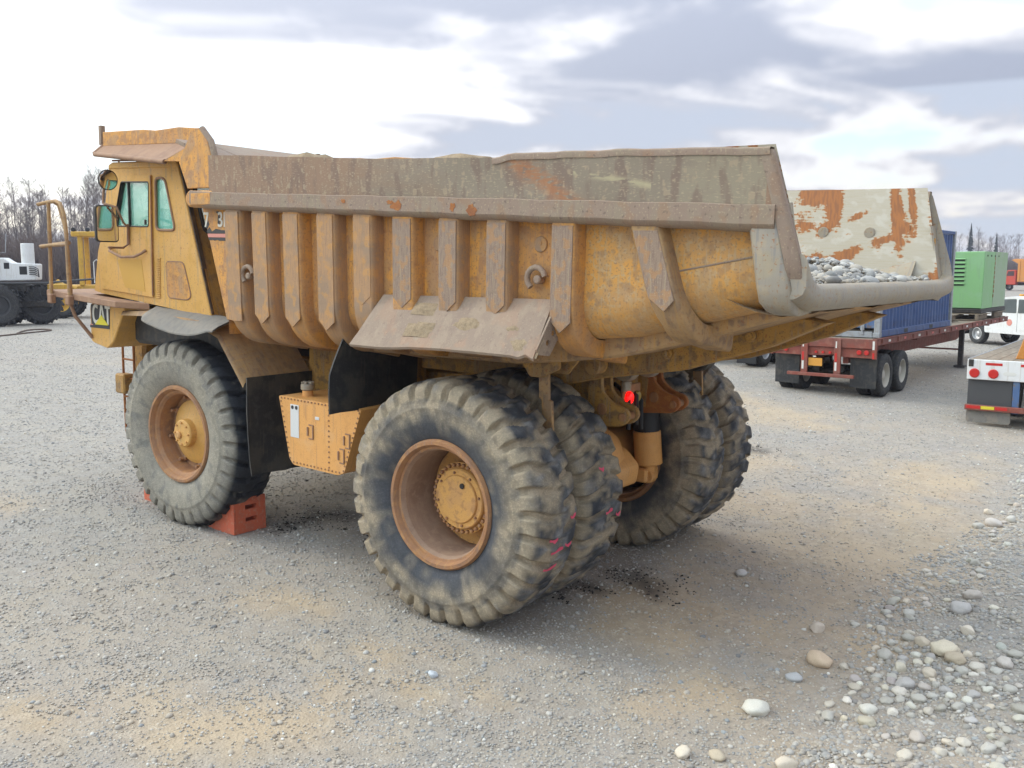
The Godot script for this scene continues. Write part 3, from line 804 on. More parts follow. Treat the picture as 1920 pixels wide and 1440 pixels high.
func tyre_mesh(sd: int, lugs: int, front: bool) -> ArrayMesh:
	# axis along z, outside face towards +z, centre at the origin
	var R := 1.075
	var f := FastNoiseLite.new()
	f.seed = sd; f.frequency = 1.0; f.fractal_octaves = 4
	var f2 := FastNoiseLite.new()
	f2.seed = sd + 50; f2.frequency = 4.5; f2.fractal_octaves = 3
	# half profile from bead to tread centre: axial, radial, tread share
	var half := [[0.235, 0.545, 0.0], [0.262, 0.575, 0.0], [0.292, 0.63, 0.0], [0.318, 0.70, 0.0], [0.328, 0.77, 0.0], [0.327, 0.825, 0.0], [0.336, 0.838, 0.0], [0.326, 0.852, 0.0], [0.322, 0.875, 0.0], [0.319, 0.905, 0.25], [0.316, 0.935, 0.7], [0.312, 0.965, 1.0], [0.304, 0.993, 1.0], [0.292, 1.018, 1.0], [0.272, 1.04, 1.0], [0.245, 1.055, 1.0], [0.21, 1.065, 1.0], [0.17, 1.071, 1.0], [0.13, 1.074, 1.0], [0.09, 1.075, 1.0], [0.05, 1.075, 1.0], [0.015, 1.075, 1.0]]
	var prof := []
	for p in half: prof.append([p[0], p[1], p[2], 1.0])
	for i in half.size(): prof.append([-half[half.size() - 1 - i][0], half[half.size() - 1 - i][1], half[half.size() - 1 - i][2], -1.0])
	var NA := lugs * 20
	var P := []; var cols := []
	var dark := C3(0.042, 0.046, 0.056); var tan := C3(0.42, 0.345, 0.24); var grey := C3(0.33, 0.305, 0.25); var mid := C3(0.12, 0.125, 0.135)
	for i in NA:
		var th := TAU * i / NA
		var row := []; var cr := []
		for p in prof:
			var a: float = p[0]; var r: float = p[1]
			var aa: float = abs(a)
			var dir := Vector3(cos(th) * r, sin(th) * r, a)
			var n1 := f.get_noise_3d(dir.x * 2.2, dir.y * 2.2, a * 3.0)
			var n2 := f2.get_noise_3dv(dir)
			# bars: one row on each shoulder, half a step apart, running in at a slant
			var ph := th * lugs / TAU + (0.5 if p[3] < 0 else 0.0) + (0.312 - aa) * 1.5 + 0.05 * n1
			var d: float = abs(ph - floor(ph) - 0.5) * 2.0
			var li := floor(ph)
			var lw := f.get_noise_2d(li * 7.7, p[3] * 13.0)
			var gw := (0.62 if not front else 0.66) + 0.10 * lw
			var gr: float = sstep(gw, gw + 0.13, d) * p[2] * (1.0 - sstep(0.0, 1.0, (0.085 - aa) / 0.05))
			# a short notch across the middle
			var ph2 := th * lugs / TAU * 1.0 + 0.25
			var d2: float = abs(ph2 - floor(ph2) - 0.5) * 2.0
			gr = max(gr, 0.55 * sstep(0.82, 0.95, d2) * (1.0 - sstep(0.04, 0.09, aa)) * p[2])
			var depth := 0.062 if not front else 0.05
			var cut := gr * depth * (0.85 + 0.35 * n1 + 0.5 * lw)
			var chunk := sstep(0.30, 0.5, f2.get_noise_3d(dir.x * 0.6, dir.y * 0.6, a * 0.8 + 5.0)) * sstep(0.18, 0.28, aa)
			var wear: float = (0.009 * n2 + 0.007 * n1 - 0.018 * chunk) * p[2]
			var iw := sstep(0.17, 0.30, aa)
			var inward := Vector2(lerp(-1.0, -0.45, iw), -sign(a) * 0.9 * iw)   # radial, axial
			var rr: float = r + inward.x * cut + wear
			var ax: float = a + inward.y * cut + (0.004 * n1 * sign(a) if p[2] < 0.5 else 0.0)
			row.append(Vector3(cos(th) * rr, sin(th) * rr, ax))
			# colour: dust kept in the grooves and on the shoulders, rubber bared on the bar tops, rear ones also greyed as if lit
			var c := grey
			if front:
				if p[2] < 0.5: c = grey.lerp(C3(0.37, 0.335, 0.265), sstep(-0.2, 0.4, n1)).lerp(mid, 0.45 * sstep(0.15, 0.5, n2))
				else: c = dark.lerp(grey, clamp(sstep(0.24, 0.31, aa) * 0.85 + sstep(0.2, 0.6, n1 + 0.4 * n2) * 0.7, 0.0, 1.0))
			else:
				if p[2] < 0.5:
					var ring := sstep(0.66, 0.80, r + 0.09 * n1)
					c = mid.lerp(dark, 0.5).lerp(tan, clamp(ring * (0.62 + 0.7 * n2) + 0.3 * sstep(0.05, 0.5, n2), 0.0, 1.0))
					c = c.lerp(dark, 0.6 * sstep(0.25, 0.55, f.get_noise_3d(dir.x * 1.1 + 9.0, dir.y * 1.1, a)))
				else:
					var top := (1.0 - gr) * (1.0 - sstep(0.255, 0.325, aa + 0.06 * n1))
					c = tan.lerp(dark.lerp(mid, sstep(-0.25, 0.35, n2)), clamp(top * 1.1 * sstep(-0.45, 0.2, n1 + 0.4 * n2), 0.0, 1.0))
					c = c.lerp(C3(0.36, 0.35, 0.34), 0.5 * sstep(0.25, 0.55, n2) * top)  # paler grey on bar tops: worn rubber plus painted-in caught light
			cr.append(c)
		P.append(row); cols.append(cr)
	var b := MB.new()
	b.grid(P, true, true, false, cols)
	return b.mesh()

func bolt_ring(b: MB, fr: Transform3D, n: int, r: float, br: float, h: float, z: float, from := 0.0) -> void:
	for i in n:
		var a := from + TAU * i / n
		var f2 := fr * Transform3D(Basis(), Vector3(cos(a) * r, sin(a) * r, z))
		b.lathe([Vector2(br, 0), Vector2(br, h * 0.8), Vector2(br * 0.7, h), Vector2(0.0005, h)], f2, 6)

func make_wheels(t: Node3D) -> void:
	var tf := tyre_mesh(61, 34, true)
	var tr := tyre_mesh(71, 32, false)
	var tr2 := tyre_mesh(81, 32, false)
	# front rim: flange, deep well with lugs, dome and hub
	for s in [1.0, -1.0]:
		var w := hub(t, "front_wheel")
		var steer := 0.022
		w.transform = Transform3D(Basis(Vector3.UP, steer if s > 0 else PI + steer), Vector3(0, 1.068, s * 1.60))
		share(w, "tyre", tf, M.tyre, Transform3D(Basis(Vector3(0, 0, 1), 0.4), Vector3.ZERO))
		var b := MB.new()
		b.lathe([Vector2(0.525, 0.20), Vector2(0.56, 0.235), Vector2(0.565, 0.262), Vector2(0.55, 0.285), Vector2(0.522, 0.285), Vector2(0.505, 0.26), Vector2(0.495, 0.235), Vector2(0.475, 0.225), Vector2(0.455, 0.20), Vector2(0.44, 0.02), Vector2(0.30, -0.03), Vector2(0.001, -0.03)], Transform3D(), 56)
		b.lathe([Vector2(0.525, -0.20), Vector2(0.56, -0.25), Vector2(0.5, -0.25), Vector2(0.44, 0.0)], Transform3D(), 40)
		part(w, "rim", b, M.rusty_rim)
		b = MB.new()
		b.lathe([Vector2(0.375, 0.0), Vector2(0.37, 0.05), Vector2(0.33, 0.07), Vector2(0.2, 0.115), Vector2(0.165, 0.13), Vector2(0.16, 0.20), Vector2(0.145, 0.215), Vector2(0.001, 0.215)], Transform3D(), 36)
		part(w, "hub_plate", b, M.yellow_cab)
		b = MB.new()
		bolt_ring(b, Transform3D(), 8, 0.125, 0.013, 0.02, 0.214)
		b.lathe([Vector2(0.045, 0.214), Vector2(0.045, 0.235), Vector2(0.03, 0.245), Vector2(0.0005, 0.245)], Transform3D(Basis(), Vector3(-0.05, -0.02, 0)), 10)
		part(w, "hub_bolts", b, M.rim_yellow).set_meta("kind", "stuff")
		for i in 8:
			var a := TAU * (i + 0.3) / 8
			var lg := MB.new()
			lg.cyl(Vector3(cos(a) * 0.40, sin(a) * 0.40, -0.02), Vector3(cos(a) * 0.40, sin(a) * 0.40, 0.06), 0.036, 8, 0.01)
			lg.cyl(Vector3(cos(a) * 0.41, sin(a) * 0.41, 0.05), Vector3(cos(a) * 0.41, sin(a) * 0.41, 0.11), 0.022, 6, 0.005)
			part(w, "rim_clamp", lg, M.rusty_rim)
	for k in 4:
		var s := 1.0 if k < 2 else -1.0
		var outer := k % 2 == 0
		var w := hub(t, "rear_wheel")
		var face_out := s if outer else -s
		w.transform = Transform3D(Basis(Vector3.UP, 0.0 if face_out > 0 else PI), Vector3(WB, 1.072, s * (1.835 if outer else 1.075)))
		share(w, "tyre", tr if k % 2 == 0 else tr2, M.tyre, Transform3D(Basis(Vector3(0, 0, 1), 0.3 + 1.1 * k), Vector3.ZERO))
		var b := MB.new()
		b.lathe([Vector2(0.53, 0.18), Vector2(0.562, 0.225), Vector2(0.567, 0.262), Vector2(0.55, 0.29), Vector2(0.52, 0.29), Vector2(0.505, 0.262), Vector2(0.498, 0.24), Vector2(0.478, 0.235)], Transform3D(), 60)
		b.lathe([Vector2(0.53, -0.18), Vector2(0.565, -0.25), Vector2(0.5, -0.27), Vector2(0.46, -0.22)], Transform3D(), 40)
		part(w, "rim", b, M.rusty_rim)
		b = MB.new()
		b.lathe([Vector2(0.478, 0.235), Vector2(0.462, 0.19), Vector2(0.455, -0.16), Vector2(0.46, -0.22)], Transform3D(), 60)
		part(w, "rim_barrel", b, M.dusty_rim)
		if outer:
			b = MB.new()
			b.lathe([Vector2(0.32, -0.4), Vector2(0.32, -0.03), Vector2(0.275, -0.03), Vector2(0.27, 0.0), Vector2(0.26, 0.012), Vector2(0.215, 0.012), Vector2(0.212, 0.022), Vector2(0.205, 0.03), Vector2(0.001, 0.035)], Transform3D(), 44)
			b.lathe([Vector2(0.455, -0.2), Vector2(0.32, -0.2)], Transform3D(), 30)
			part(w, "hub_cover", b, M.rim_yellow)
			b = MB.new()
			bolt_ring(b, Transform3D(), 34, 0.298, 0.017, 0.03, -0.031)
			bolt_ring(b, Transform3D(), 8, 0.235, 0.012, 0.018, 0.011, 0.2)
			part(w, "hub_bolts", b, M.rusty_rim).set_meta("kind", "stuff")
			b = MB.new()
			b.cyl(Vector3(0.06, 0.13, 0.03), Vector3(0.06, 0.13, 0.05), 0.024, 10, 0.004)
			part(w, "filler_plug", b, M.black_steel)
		else:
			b = MB.new()
			b.lathe([Vector2(0.46, -0.05), Vector2(0.40, 0.0), Vector2(0.33, 0.02), Vector2(0.28, -0.05)], Transform3D(), 30)
			part(w, "brake_drum", b, M.black_steel)
	# pink marks sprayed on the tread of the left tyres
	for e in [[1.835, -0.12, 0.10, 0.08], [1.835, -0.22, 0.02, 0.11], [1.835, -0.36, 0.06, 0.12], [1.835, -0.20, -0.13, 0.06], [1.835, 0.02, -0.16, 0.05], [1.075, -0.06, 0.02, 0.07], [1.075, 0.3, 0.1, 0.05], [1.075, -0.11, -0.14, 0.05]]:
		var b := MB.new()
		var a: float = e[1] + 0.0
		var P := []
		for i in 5:
			var row := []
			for j in 4:
				var ang: float = a + (i - 2) * 0.006 * (1.0 + 0.5 * sin(j * 2.0)) + 0.012 * sin(j * 1.7 + e[2] * 30.0)
				var z: float = e[0] + e[2] + (j - 1.5) / 3.0 * e[3] * 1.5
				row.append(Vector3(WB + cos(ang) * 1.083, 1.072 + sin(ang) * 1.083, z))
			P.append(row)
		b.grid(P)
		part(t, "spray_mark", b, M.pink_spray)

func make_body(t: Node3D) -> void:
	var b := MB.new()
	# shell: both flanks, floor
	for s in [1.0, -1.0]:
		var P := []
		var x := 1.12
		while x < 5.37:
			P.append(contour(x, s, 0.0, lerp_at(RAILTOP, x) - 0.10)); x += 0.16
		b.grid(P, s > 0)
	# front wall
	b.face([Vector3(1.12, 2.30, 1.95), Vector3(1.06, 3.72, 1.95), Vector3(1.06, 3.72, -1.95), Vector3(1.12, 2.30, -1.95)], Vector3(-1, 0, 0))
	b.face([Vector3(1.22, 2.40, 1.93), Vector3(1.16, 3.72, 1.93), Vector3(1.16, 3.72, -1.93), Vector3(1.22, 2.40, -1.93)], Vector3(1, 0, 0))
	var body := part(t, "dump_body", b, M.yellow_body)
	b = MB.new()
	for s in [1.0, -1.0]:
		var P := []
		for k in 14:
			var x: float = lerp(5.26, 7.04, k / 13.0)
			P.append(contour(x, s, 0.002, lerp_at(RAILTOP, x) - 0.10))
		b.grid(P, s > 0)
	part(body, "rear_flank", b, M.scraped_yellow)
	b = MB.new()
	for s in [1.0, -1.0]:
		var Q := []
		var x := 1.2
		while x < 7.1:
			var yb := lerp_at(VALLEY, x)
			Q.append([Vector3(x, lerp_at(RAILTOP, x), s * 1.935), Vector3(x, yb + 0.42, s * 1.92), Vector3(x, yb + 0.16, s * 1.66), Vector3(x, yb + 0.10, 0)])
			x += 0.3
		b.grid(Q, s < 0)
	part(body, "body_interior", b, M.grey_steel)
	var tops := [1.375, 1.805, 2.27, 2.75, 3.23, 3.715, 4.23, 4.735, 5.36]
	for s in [1.0, -1.0]:
		# rail
		b = MB.new()
		var P := []
		for e in [[0.0, 1.99], [0.0, 2.126], [-0.001, 2.128], [-0.005, 2.132], [-0.007, 2.132], [-0.122, 2.134], [-0.124, 2.134], [-0.148, 2.12], [-0.166, 2.09], [-0.17, 2.07], [-0.172, 1.94]]:
			var row := []
			for k in 25:
				var x: float = lerp(0.74, 6.99, k / 24.0)
				var sq := 1.0
				if k == 0: sq = 0.9
				row.append(Vector3(x, lerp_at(RAILTOP, x) + e[0] + 0.004 * sin(k * 2.1) * float(k > 4), s * e[1]))
			P.append(row)
		b.grid(P, s > 0)
		for xe in [0.74, 6.99]:
			var pts := []
			for row in P: pts.append(row[0] if xe < 1 else row[24])
			b.face(pts, Vector3(-1 if xe < 1 else 1, 0, 0))
		part(body, "top_rail", b, M.brown_steel)
		b = MB.new()
		b.cyl(Vector3(0.74, 3.685, s * 1.95), Vector3(0.74, 3.685, s * 2.13), 0.086, 16, 0.02)
		b.box(Vector3(0.93, 3.68, s * 2.05), Vector3(0.38, 0.17, 0.17), 0.03)
		part(body, "rail_nose", b, M.yellow_body)
		# sideboard plate with a dented upper edge
		b = MB.new()
		b.uvf = func(p: Vector3) -> Vector2: return Vector2((p.x - 1.05) / 5.87, clamp((lerp_at(BOARDTOP, p.x) - p.y) / 0.36, 0.0, 1.0))
		for face_k in 2:
			var G := []
			for k in 61:
				var x: float = lerp(1.05, 6.90, k / 60.0)
				var y0 := lerp_at(RAILTOP, x) - 0.004
				var y1 := lerp_at(BOARDTOP, x) + 0.006 * gn.get_noise_2d(x * 3.0, s * 9.0)
				var lean := 0.09 * k / 60.0
				var bulge := 0.012 * gn.get_noise_2d(x * 2.0, 31.0 * s)
				var row := []
				for j in 5:
					var w := j / 4.0
					row.append(Vector3(x + lean * (1.0 - w), lerp(y0, y1, w), s * ((2.112 if face_k == 0 else 2.045) + bulge * sin(w * PI))))
				G.append(row)
			b.grid(G, (s > 0) == (face_k == 0))
			if face_k == 0:
				var tops_row := []; var ends := []
				for k in 61: tops_row.append([G[k][4], G[k][4] - Vector3(0, 0.004, s * 0.067)])
				b.grid(tops_row, s < 0)
				b.face([G[60][0], G[60][4], G[60][4] - Vector3(0, 0, s * 0.067), G[60][0] - Vector3(0, 0, s * 0.067)], Vector3(1, 0, 0))
		part(body, "sideboard", b, M.sideboard)
		# thicker capping along the rear half of the sideboard
		b = MB.new()
		var cap := []
		for k in 31:
			var x: float = lerp(4.70, 6.93, k / 30.0)
			var y := lerp_at(BOARDTOP, x) + 0.028 * sstep(4.7, 4.9, x) + 0.009 * gn2.get_noise_2d(x * 2.6, s * 3.0)
			cap.append([Vector3(x, y - 0.05, s * 2.118), Vector3(x, y - 0.012, s * 2.121), Vector3(x, y, s * 2.112), Vector3(x, y, s * 2.045), Vector3(x, y - 0.07, s * 2.04)])
		b.grid(cap, s < 0)
		part(body, "edge_capping", b, M.brown_steel)
		# ribs
		for i in tops.size():
			if s < 0 and i < 6: continue
			var x: float = tops[i]
			var yt := lerp_at(RAILTOP, x) - 0.155
			var w := 0.27 if i < 6 else 0.24
			part(body, "rib", rib(s, x, x + 0.05 - 0.006 * i, w, 0.14, yt), M.dusty_rib if i % 3 != 2 else M.yellow_body)
			if s > 0:
				var y1 := 2.46 + 0.0 * i
				if i >= 4 and i <= 7: y1 = 2.72
				if i == 0: y1 = 2.46
				if i == 8: y1 = 2.62
				part(body, "wear_plate", plate_on_rib(s, x, x + 0.05 - 0.006 * i, w, 0.14, yt - 0.03, y1, yt, 0.09 if i > 0 else 0.01), M.dusty_rib if i < 5 else M.worn_rib)
		var yt10 := lerp_at(RAILTOP, 6.04) - 0.155
		part(body, "rib", rib(s, 6.04, 6.26, 0.25, 0.14, yt10), M.dirty_yellow)
		if s > 0: part(body, "wear_plate", plate_on_rib(s, 6.04, 6.26, 0.25, 0.14, yt10 - 0.04, 2.83, yt10, 0.09), M.worn_rib)
		# liner on the inside of the side, to the rear
		b = MB.new()
		b.uvf = func(p: Vector3) -> Vector2:
			var t2: float = (3.98 - p.y) / 1.0
			return Vector2((p.x - 5.58) / (1.30 + 0.24 * t2), t2)
		var L := []
		for k in 11:
			var row := []
			for j in 11:
				var y: float = lerp(3.94, 2.98, j / 10.0)
				var xr := 6.905 + (3.98 - y) * 0.24
				row.append(Vector3(lerp(4.2, xr, k / 10.0), y, s * lerp(1.80, 1.99, (y - 2.98) / 0.96) - s * 0.006 * gn.get_noise_2d(k * 0.9, j * 0.9)))
			L.append(row)
		b.grid(L, s < 0)
		part(body, "liner_plate", b, M.liner)
		for u in [5.95, 6.42]:
			b = MB.new()
			b.cyl(Vector3(u, 3.50, s * 1.89), Vector3(u, 3.50, s * 1.93), 0.055, 16, 0.004)
			part(body, "plug_disc", b, M.grey_steel)
		# corner post behind the last rib
		b = MB.new()
		var cp := []
		for e in [[0.0, 3.56, 2.10, 6.80, 7.0], [0.0, 3.40, 2.115, 6.81, 7.03], [0.0, 3.15, 2.12, 6.86, 7.09], [0.0, 3.02, 2.12, 6.885, 7.12], [0, 2.93, 2.10, 6.90, 7.12], [0, 2.87, 2.04, 6.93, 7.12], [0, 2.845, 1.94, 6.95, 7.12]]:
			cp.append([Vector3(e[3], e[1] + 0.01, s * (e[2] - 0.2)), Vector3(e[3], e[1], s * (e[2] - 0.03)), Vector3(e[3] + 0.03, e[1], s * e[2]), Vector3(e[4] - 0.03, e[1], s * e[2]), Vector3(e[4], e[1], s * (e[2] - 0.03)), Vector3(e[4], e[1] + 0.02, s * (e[2] - 0.25))])
		b.grid(cp, s < 0)
		part(body, "corner_post", b, M.grey_steel)
		# tail flange standing up from the lip
		b = MB.new()
		var fl := []
		for e in [[3.90, 6.87, 6.93, 2.10], [3.86, 6.87, 6.95, 2.112], [3.6, 6.95, 7.035, 2.118], [3.4, 7.01, 7.10, 2.12], [3.22, 7.06, 7.16, 2.118], [3.1, 7.08, 7.19, 2.10], [3.02, 7.09, 7.20, 2.04]]:
			var zo: float = e[3]
			fl.append([Vector3(e[1], e[0], s * zo), Vector3(e[2] - 0.02, e[0], s * zo), Vector3(e[2], e[0], s * (zo - 0.02)), Vector3(e[2], e[0], s * (zo - (0.07 if s > 0 else 0.03))), Vector3(e[1], e[0], s * (zo - (0.085 if s > 0 else 0.04)))])
		b.grid(fl, s < 0)
		b.face(fl[0], Vector3.UP)
		part(body, "tail_flange", b, M.brown_steel if s > 0 else M.grey_steel)
	# lip across the tail, round below, curving up at both ends
	b = MB.new()
	var lp := []
	for e in [[6.95, 3.02], [7.12, 3.05], [7.18, 3.04], [7.205, 3.01], [7.21, 2.95], [7.19, 2.90], [7.14, 2.87], [7.05, 2.86], [6.92, 2.87]]:
		var row := []
		for k in 41:
			var z: float = lerp(2.09, -2.09, k / 40.0)
			var up: float = (0.20 if z > 0 else 0.06) * pow(clamp((abs(z) - 1.72) / 0.37, 0.0, 1.0), 2.2)
			if e[1] < 3.0: up *= 0.45
			row.append(Vector3(e[0] + 0.003 * gn.get_noise_2d(z * 4.0, e[1]), e[1] + up + 0.006 * gn.get_noise_2d(z * 2.0, 80.0), z))
		lp.append(row)
	b.grid(lp, false)
	b.face([lp[0][0], lp[1][0], lp[2][0], lp[3][0], lp[4][0], lp[5][0], lp[6][0], lp[7][0], lp[8][0]], Vector3(0, 0, 1))
	b.face([lp[0][40], lp[1][40], lp[2][40], lp[3][40], lp[4][40], lp[5][40], lp[6][40], lp[7][40], lp[8][40]], Vector3(0, 0, -1))
	part(body, "tail_lip", b, M.grey_steel)
	# lower chute under the tail and long beams under the floor
	b = MB.new()
	b.prism(P2([[1.3, 2.20], [4.6, 2.28], [5.1, 2.34], [5.6, 2.42], [6.25, 2.60], [6.95, 2.82], [7.05, 2.93], [5.9, 2.68], [5.3, 2.58], [4.2, 2.46], [1.3, 2.36]]), zf(0), -1.62, 1.62, 0.02)
	part(body, "floor_plate", b, M.dirty_yellow)
	for s in [1.0, -1.0]:
		b = MB.new()
		b.prism(P2([[1.5, 2.0], [4.6, 2.02], [5.0, 2.12], [5.75, 2.26], [6.5, 2.52], [6.95, 2.74], [6.7, 2.78], [5.6, 2.5], [1.5, 2.3]]), zf(0), s * 0.72 - 0.10, s * 0.72 + 0.10, 0.015)
		part(body, "floor_beam", b, M.yellow_frame)
		for e in [[5.62, 2.40], [6.35, 2.60]]:
			b = MB.new()
			b.cyl(Vector3(e[0], e[1], s * 0.82), Vector3(e[0], e[1], s * 0.86), 0.05, 14, 0.008)
			b.cyl(Vector3(e[0], e[1], s * 0.85), Vector3(e[0], e[1], s * 0.88), 0.03, 10, 0.004)
			part(body, "beam_pin", b, M.yellow_frame)
	# rock deflector over the rear wheel: slopes out and down between the ribs
	for s in [1.0, -1.0]:
		b = MB.new()
		var D := []
		for k in 29:
			var w := k / 28.0
			var xi: float = lerp(3.42, 5.24, w)
			var xo: float = lerp(3.30, 5.27, w)
			var row := []
			for j in 9:
				var q := j / 8.0
				var x: float = lerp(xi, xo, q)
				var dent := 0.03 * gn.get_noise_2d(x * 1.7, q * 2.0 + 5.0 * s) * q
				var jag := 0.05 * sstep(0.86, 1.0, w) * q * sin(w * 60.0) * 0.5
				row.append(Vector3(x, lerp(2.82 + 0.045 * w, 2.41 + 0.06 * w, q) + dent + jag - 0.02 * q * q, s * lerp(2.0, 2.30, q)))
			D.append(row)
		b.grid(D, s > 0)
		var E := []
		for row in D:
			var rr := []
			for p in row: rr.append(p - Vector3(0, 0.02, s * 0.012))
			E.append(rr)
		b.grid(E, s < 0)
		b.grid([[D[0][8]], [E[0][8]]] if false else [range(29).map(func(k): return D[k][8]), range(29).map(func(k): return E[k][8])], s < 0)
		b.grid([range(9).map(func(j): return D[0][j]), range(9).map(func(j): return E[0][j])], s > 0)
		b.grid([range(9).map(func(j): return D[28][j]), range(9).map(func(j): return E[28][j])], s < 0)
		# turned down end with two holes
		part(body, "rock_deflector", b, M.deflector)
		b = MB.new()
		var fr := Transform3D(Basis(Vector3(0, 0, 1), Vector3(0, 1, 0), Vector3(-1, 0, 0)), Vector3(5.275, 0, 0))
		var ep := P2([[s * 1.96, 2.84], [s * 2.05, 2.80], [s * 2.27, 2.50], [s * 2.25, 2.46], [s * 2.1, 2.44], [s * 1.96, 2.6]])
		for q in holed(ep, [P2([[s * 2.03, 2.60], [s * 2.055, 2.585], [s * 2.08, 2.60], [s * 2.08, 2.625], [s * 2.055, 2.64], [s * 2.03, 2.625]]), P2([[s * 2.10, 2.53], [s * 2.125, 2.515], [s * 2.15, 2.53], [s * 2.15, 2.555], [s * 2.125, 2.57], [s * 2.10, 2.555]])]):
			b.prism(q, fr, -0.008, 0.008)
		part(body, "deflector_end", b, M.deflector)
		if s < 0: continue
		# clods of dried mud lying on it
		for e in [[3.98, 0.28, 0.13], [4.08, 0.62, 0.1], [4.52, 0.52, 0.15], [4.98, 0.55, 0.09], [5.12, 0.8, 0.17], [4.02, 0.7, 0.14]]:
			b = MB.new()
			var G := []
			for i in 11:
				var row := []
				for j in 9:
					var u := i / 5.0 - 1.0; var v2 := j / 4.0 - 1.0
					var hgt: float = max(0.0, 1.0 - u * u - v2 * v2 + 0.55 * gn2.get_noise_2d(i * 1.3 + e[0] * 40, j * 1.3)) * 0.022 - 0.006
					var q: float = e[1] + v2 * e[2] * 0.9
					var xx: float = e[0] + u * e[2]
					row.append(Vector3(xx, lerp(2.845, 2.45, q) + 0.03 * gn.get_noise_2d(xx * 1.7, q * 2.0 + 5.0) * q - 0.02 * q * q + hgt * 0.8, lerp(2.0, 2.30, q) + hgt * 0.6))
				G.append(row)
			b.grid(G, true)
			part(body, "mud_patch", b, M.soil)
	# lifting eyes and bosses on the left flank
	for e in [[1.585, 2.93, 2.03], [5.08, 3.02, 1.99]]:
		b = MB.new()
		var arc := []
		for k in 9:
			var a := -0.6 + k * PI * 1.25 / 8.0 + PI * 0.25
			arc.append(Vector3(e[0] + cos(a) * 0.085, e[1] + sin(a) * 0.085, e[2] + 0.03))
		b.tube(arc, 0.024, 8)
		b.cyl(Vector3(e[0] + 0.015, e[1] - 0.01, e[2] - 0.03), Vector3(e[0] + 0.015, e[1] - 0.01, e[2] + 0.05), 0.035, 10, 0.01)
		part(body, "lifting_eye", b, M.brown_steel)
	for e in [[4.02, 3.27], [4.55, 3.27], [5.07, 3.28]]:
		b = MB.new()
		b.cyl(Vector3(e[0], e[1], 1.94), Vector3(e[0], e[1], 1.963), 0.062, 18, 0.006)
		b.cyl(Vector3(e[0], e[1] + 0.01, 1.96), Vector3(e[0], e[1] + 0.01, 1.967), 0.016, 10)
		part(body, "round_boss", b, M.dusty_rib)
	for e in [[3.62, 0.05, 0.05], [3.70, 0.09, 0.11], [4.32, 0.04, 0.10], [4.52, 0.06, 0.15], [3.05, 0.04, 0.05]]:
		b = MB.new()
		var pp := PackedVector2Array()
		for k in 14:
			var a := TAU * k / 14.0
			var rr: float = 0.75 + 0.5 * gn2.get_noise_2d(cos(a) * 2.0 + e[0] * 9.0, sin(a) * 2.0)
			pp.append(Vector2(e[0] + cos(a) * e[1] * rr, lerp_at(RAILTOP, e[0]) - 0.03 - e[2] * 0.45 + sin(a) * e[2] * 0.45 * rr))
		b.prism(pp, zf(2.134), -0.003, 0.002)
		part(body, "rust_patch", b, M.rust_orange)
	# weld seam on the rear flank panel
	b = MB.new()
	b.tube([Vector3(6.20, 3.10, 1.952), Vector3(6.5, 3.16, 1.953), Vector3(6.84, 3.23, 1.953)], 0.008, 6)
	part(body, "weld_seam", b, M.brown_steel)
	# headboard plates and the canopy over the cab
	for s in [1.0, -1.0]:
		b = MB.new()
		var hb := P2([[0.52, 4.06], [0.70, 4.30], [0.80, 4.39], [0.87, 4.39], [1.02, 4.25], [1.07, 4.12], [1.19, 3.79], [0.66, 3.79]])
		if s < 0: hb = P2([[0.52, 4.0], [1.1, 4.05], [1.19, 3.79], [0.66, 3.79]])
		b.prism(hb, zf(0), s * 2.08 - 0.02, s * 2.08 + 0.02, 0.006)
		part(body, "headboard_plate", b, M.yellow_body)
		b = MB.new()
		# the edge where the headboard meets the sideboard
		b.tube([Vector3(0.88, 4.385 if s > 0 else 4.03, s * 2.06), Vector3(1.03, 4.25 if s > 0 else 4.04, s * 2.06), Vector3(1.08, 4.12 if s > 0 else 4.02, s * 2.06), Vector3(1.2, 3.78, s * 2.06)], 0.035, 8)
		part(body, "headboard_edge", b, M.brown_steel)
		b = MB.new()
		b.prism(P2([[0.18, 4.09], [0.80, 4.06], [0.80, 4.27]]), zf(0), s * 2.05 - 0.012, s * 2.05 + 0.012, 0.004)
		part(body, "canopy_gusset", b, M.yellow_body)
		# brim
		b = MB.new()
		b.face([Vector3(0.30, 4.33, s * 1.7), Vector3(-1.61, 4.39, s * 1.7), Vector3(-1.66, 4.285, s * 1.82), Vector3(0.18, 4.10, s * 2.05)], Vector3(0, 1, s))
		b.face([Vector3(0.30, 4.33, s * 1.7), Vector3(0.18, 4.10, s * 2.05), Vector3(0.80, 4.275, s * 2.05)], Vector3(0, 1, s))
		b.face([Vector3(0.30, 4.30, s * 1.7), Vector3(-1.61, 4.36, s * 1.7), Vector3(-1.66, 4.24, s * 1.82), Vector3(0.18, 4.07, s * 2.05)], Vector3(0, -1, 0))
		b.face([Vector3(-1.66, 4.285, s * 1.82), Vector3(0.18, 4.10, s * 2.05), Vector3(0.18, 4.07, s * 2.05), Vector3(-1.66, 4.24, s * 1.82)], Vector3(0, 0, s))
		b.tube([Vector3(-1.64, 4.265, s * 1.815), Vector3(0.18, 4.085, s * 2.045)], 0.028, 8)
		b.tube([Vector3(-1.64, 4.37, s * 1.70), Vector3(-1.66, 4.265, s * 1.815)], 0.03, 8)
		part(body, "canopy_brim", b, M.deck_brown)
		b = MB.new()
		b.prism(P2([[-1.63, 4.37], [0.36, 4.315], [0.37, 4.462], [-0.05, 4.50], [-0.5, 4.49], [-0.75, 4.515], [-1.62, 4.535]]), zf(0), s * 1.70 - 0.02, s * 1.70 + 0.02, 0.006)
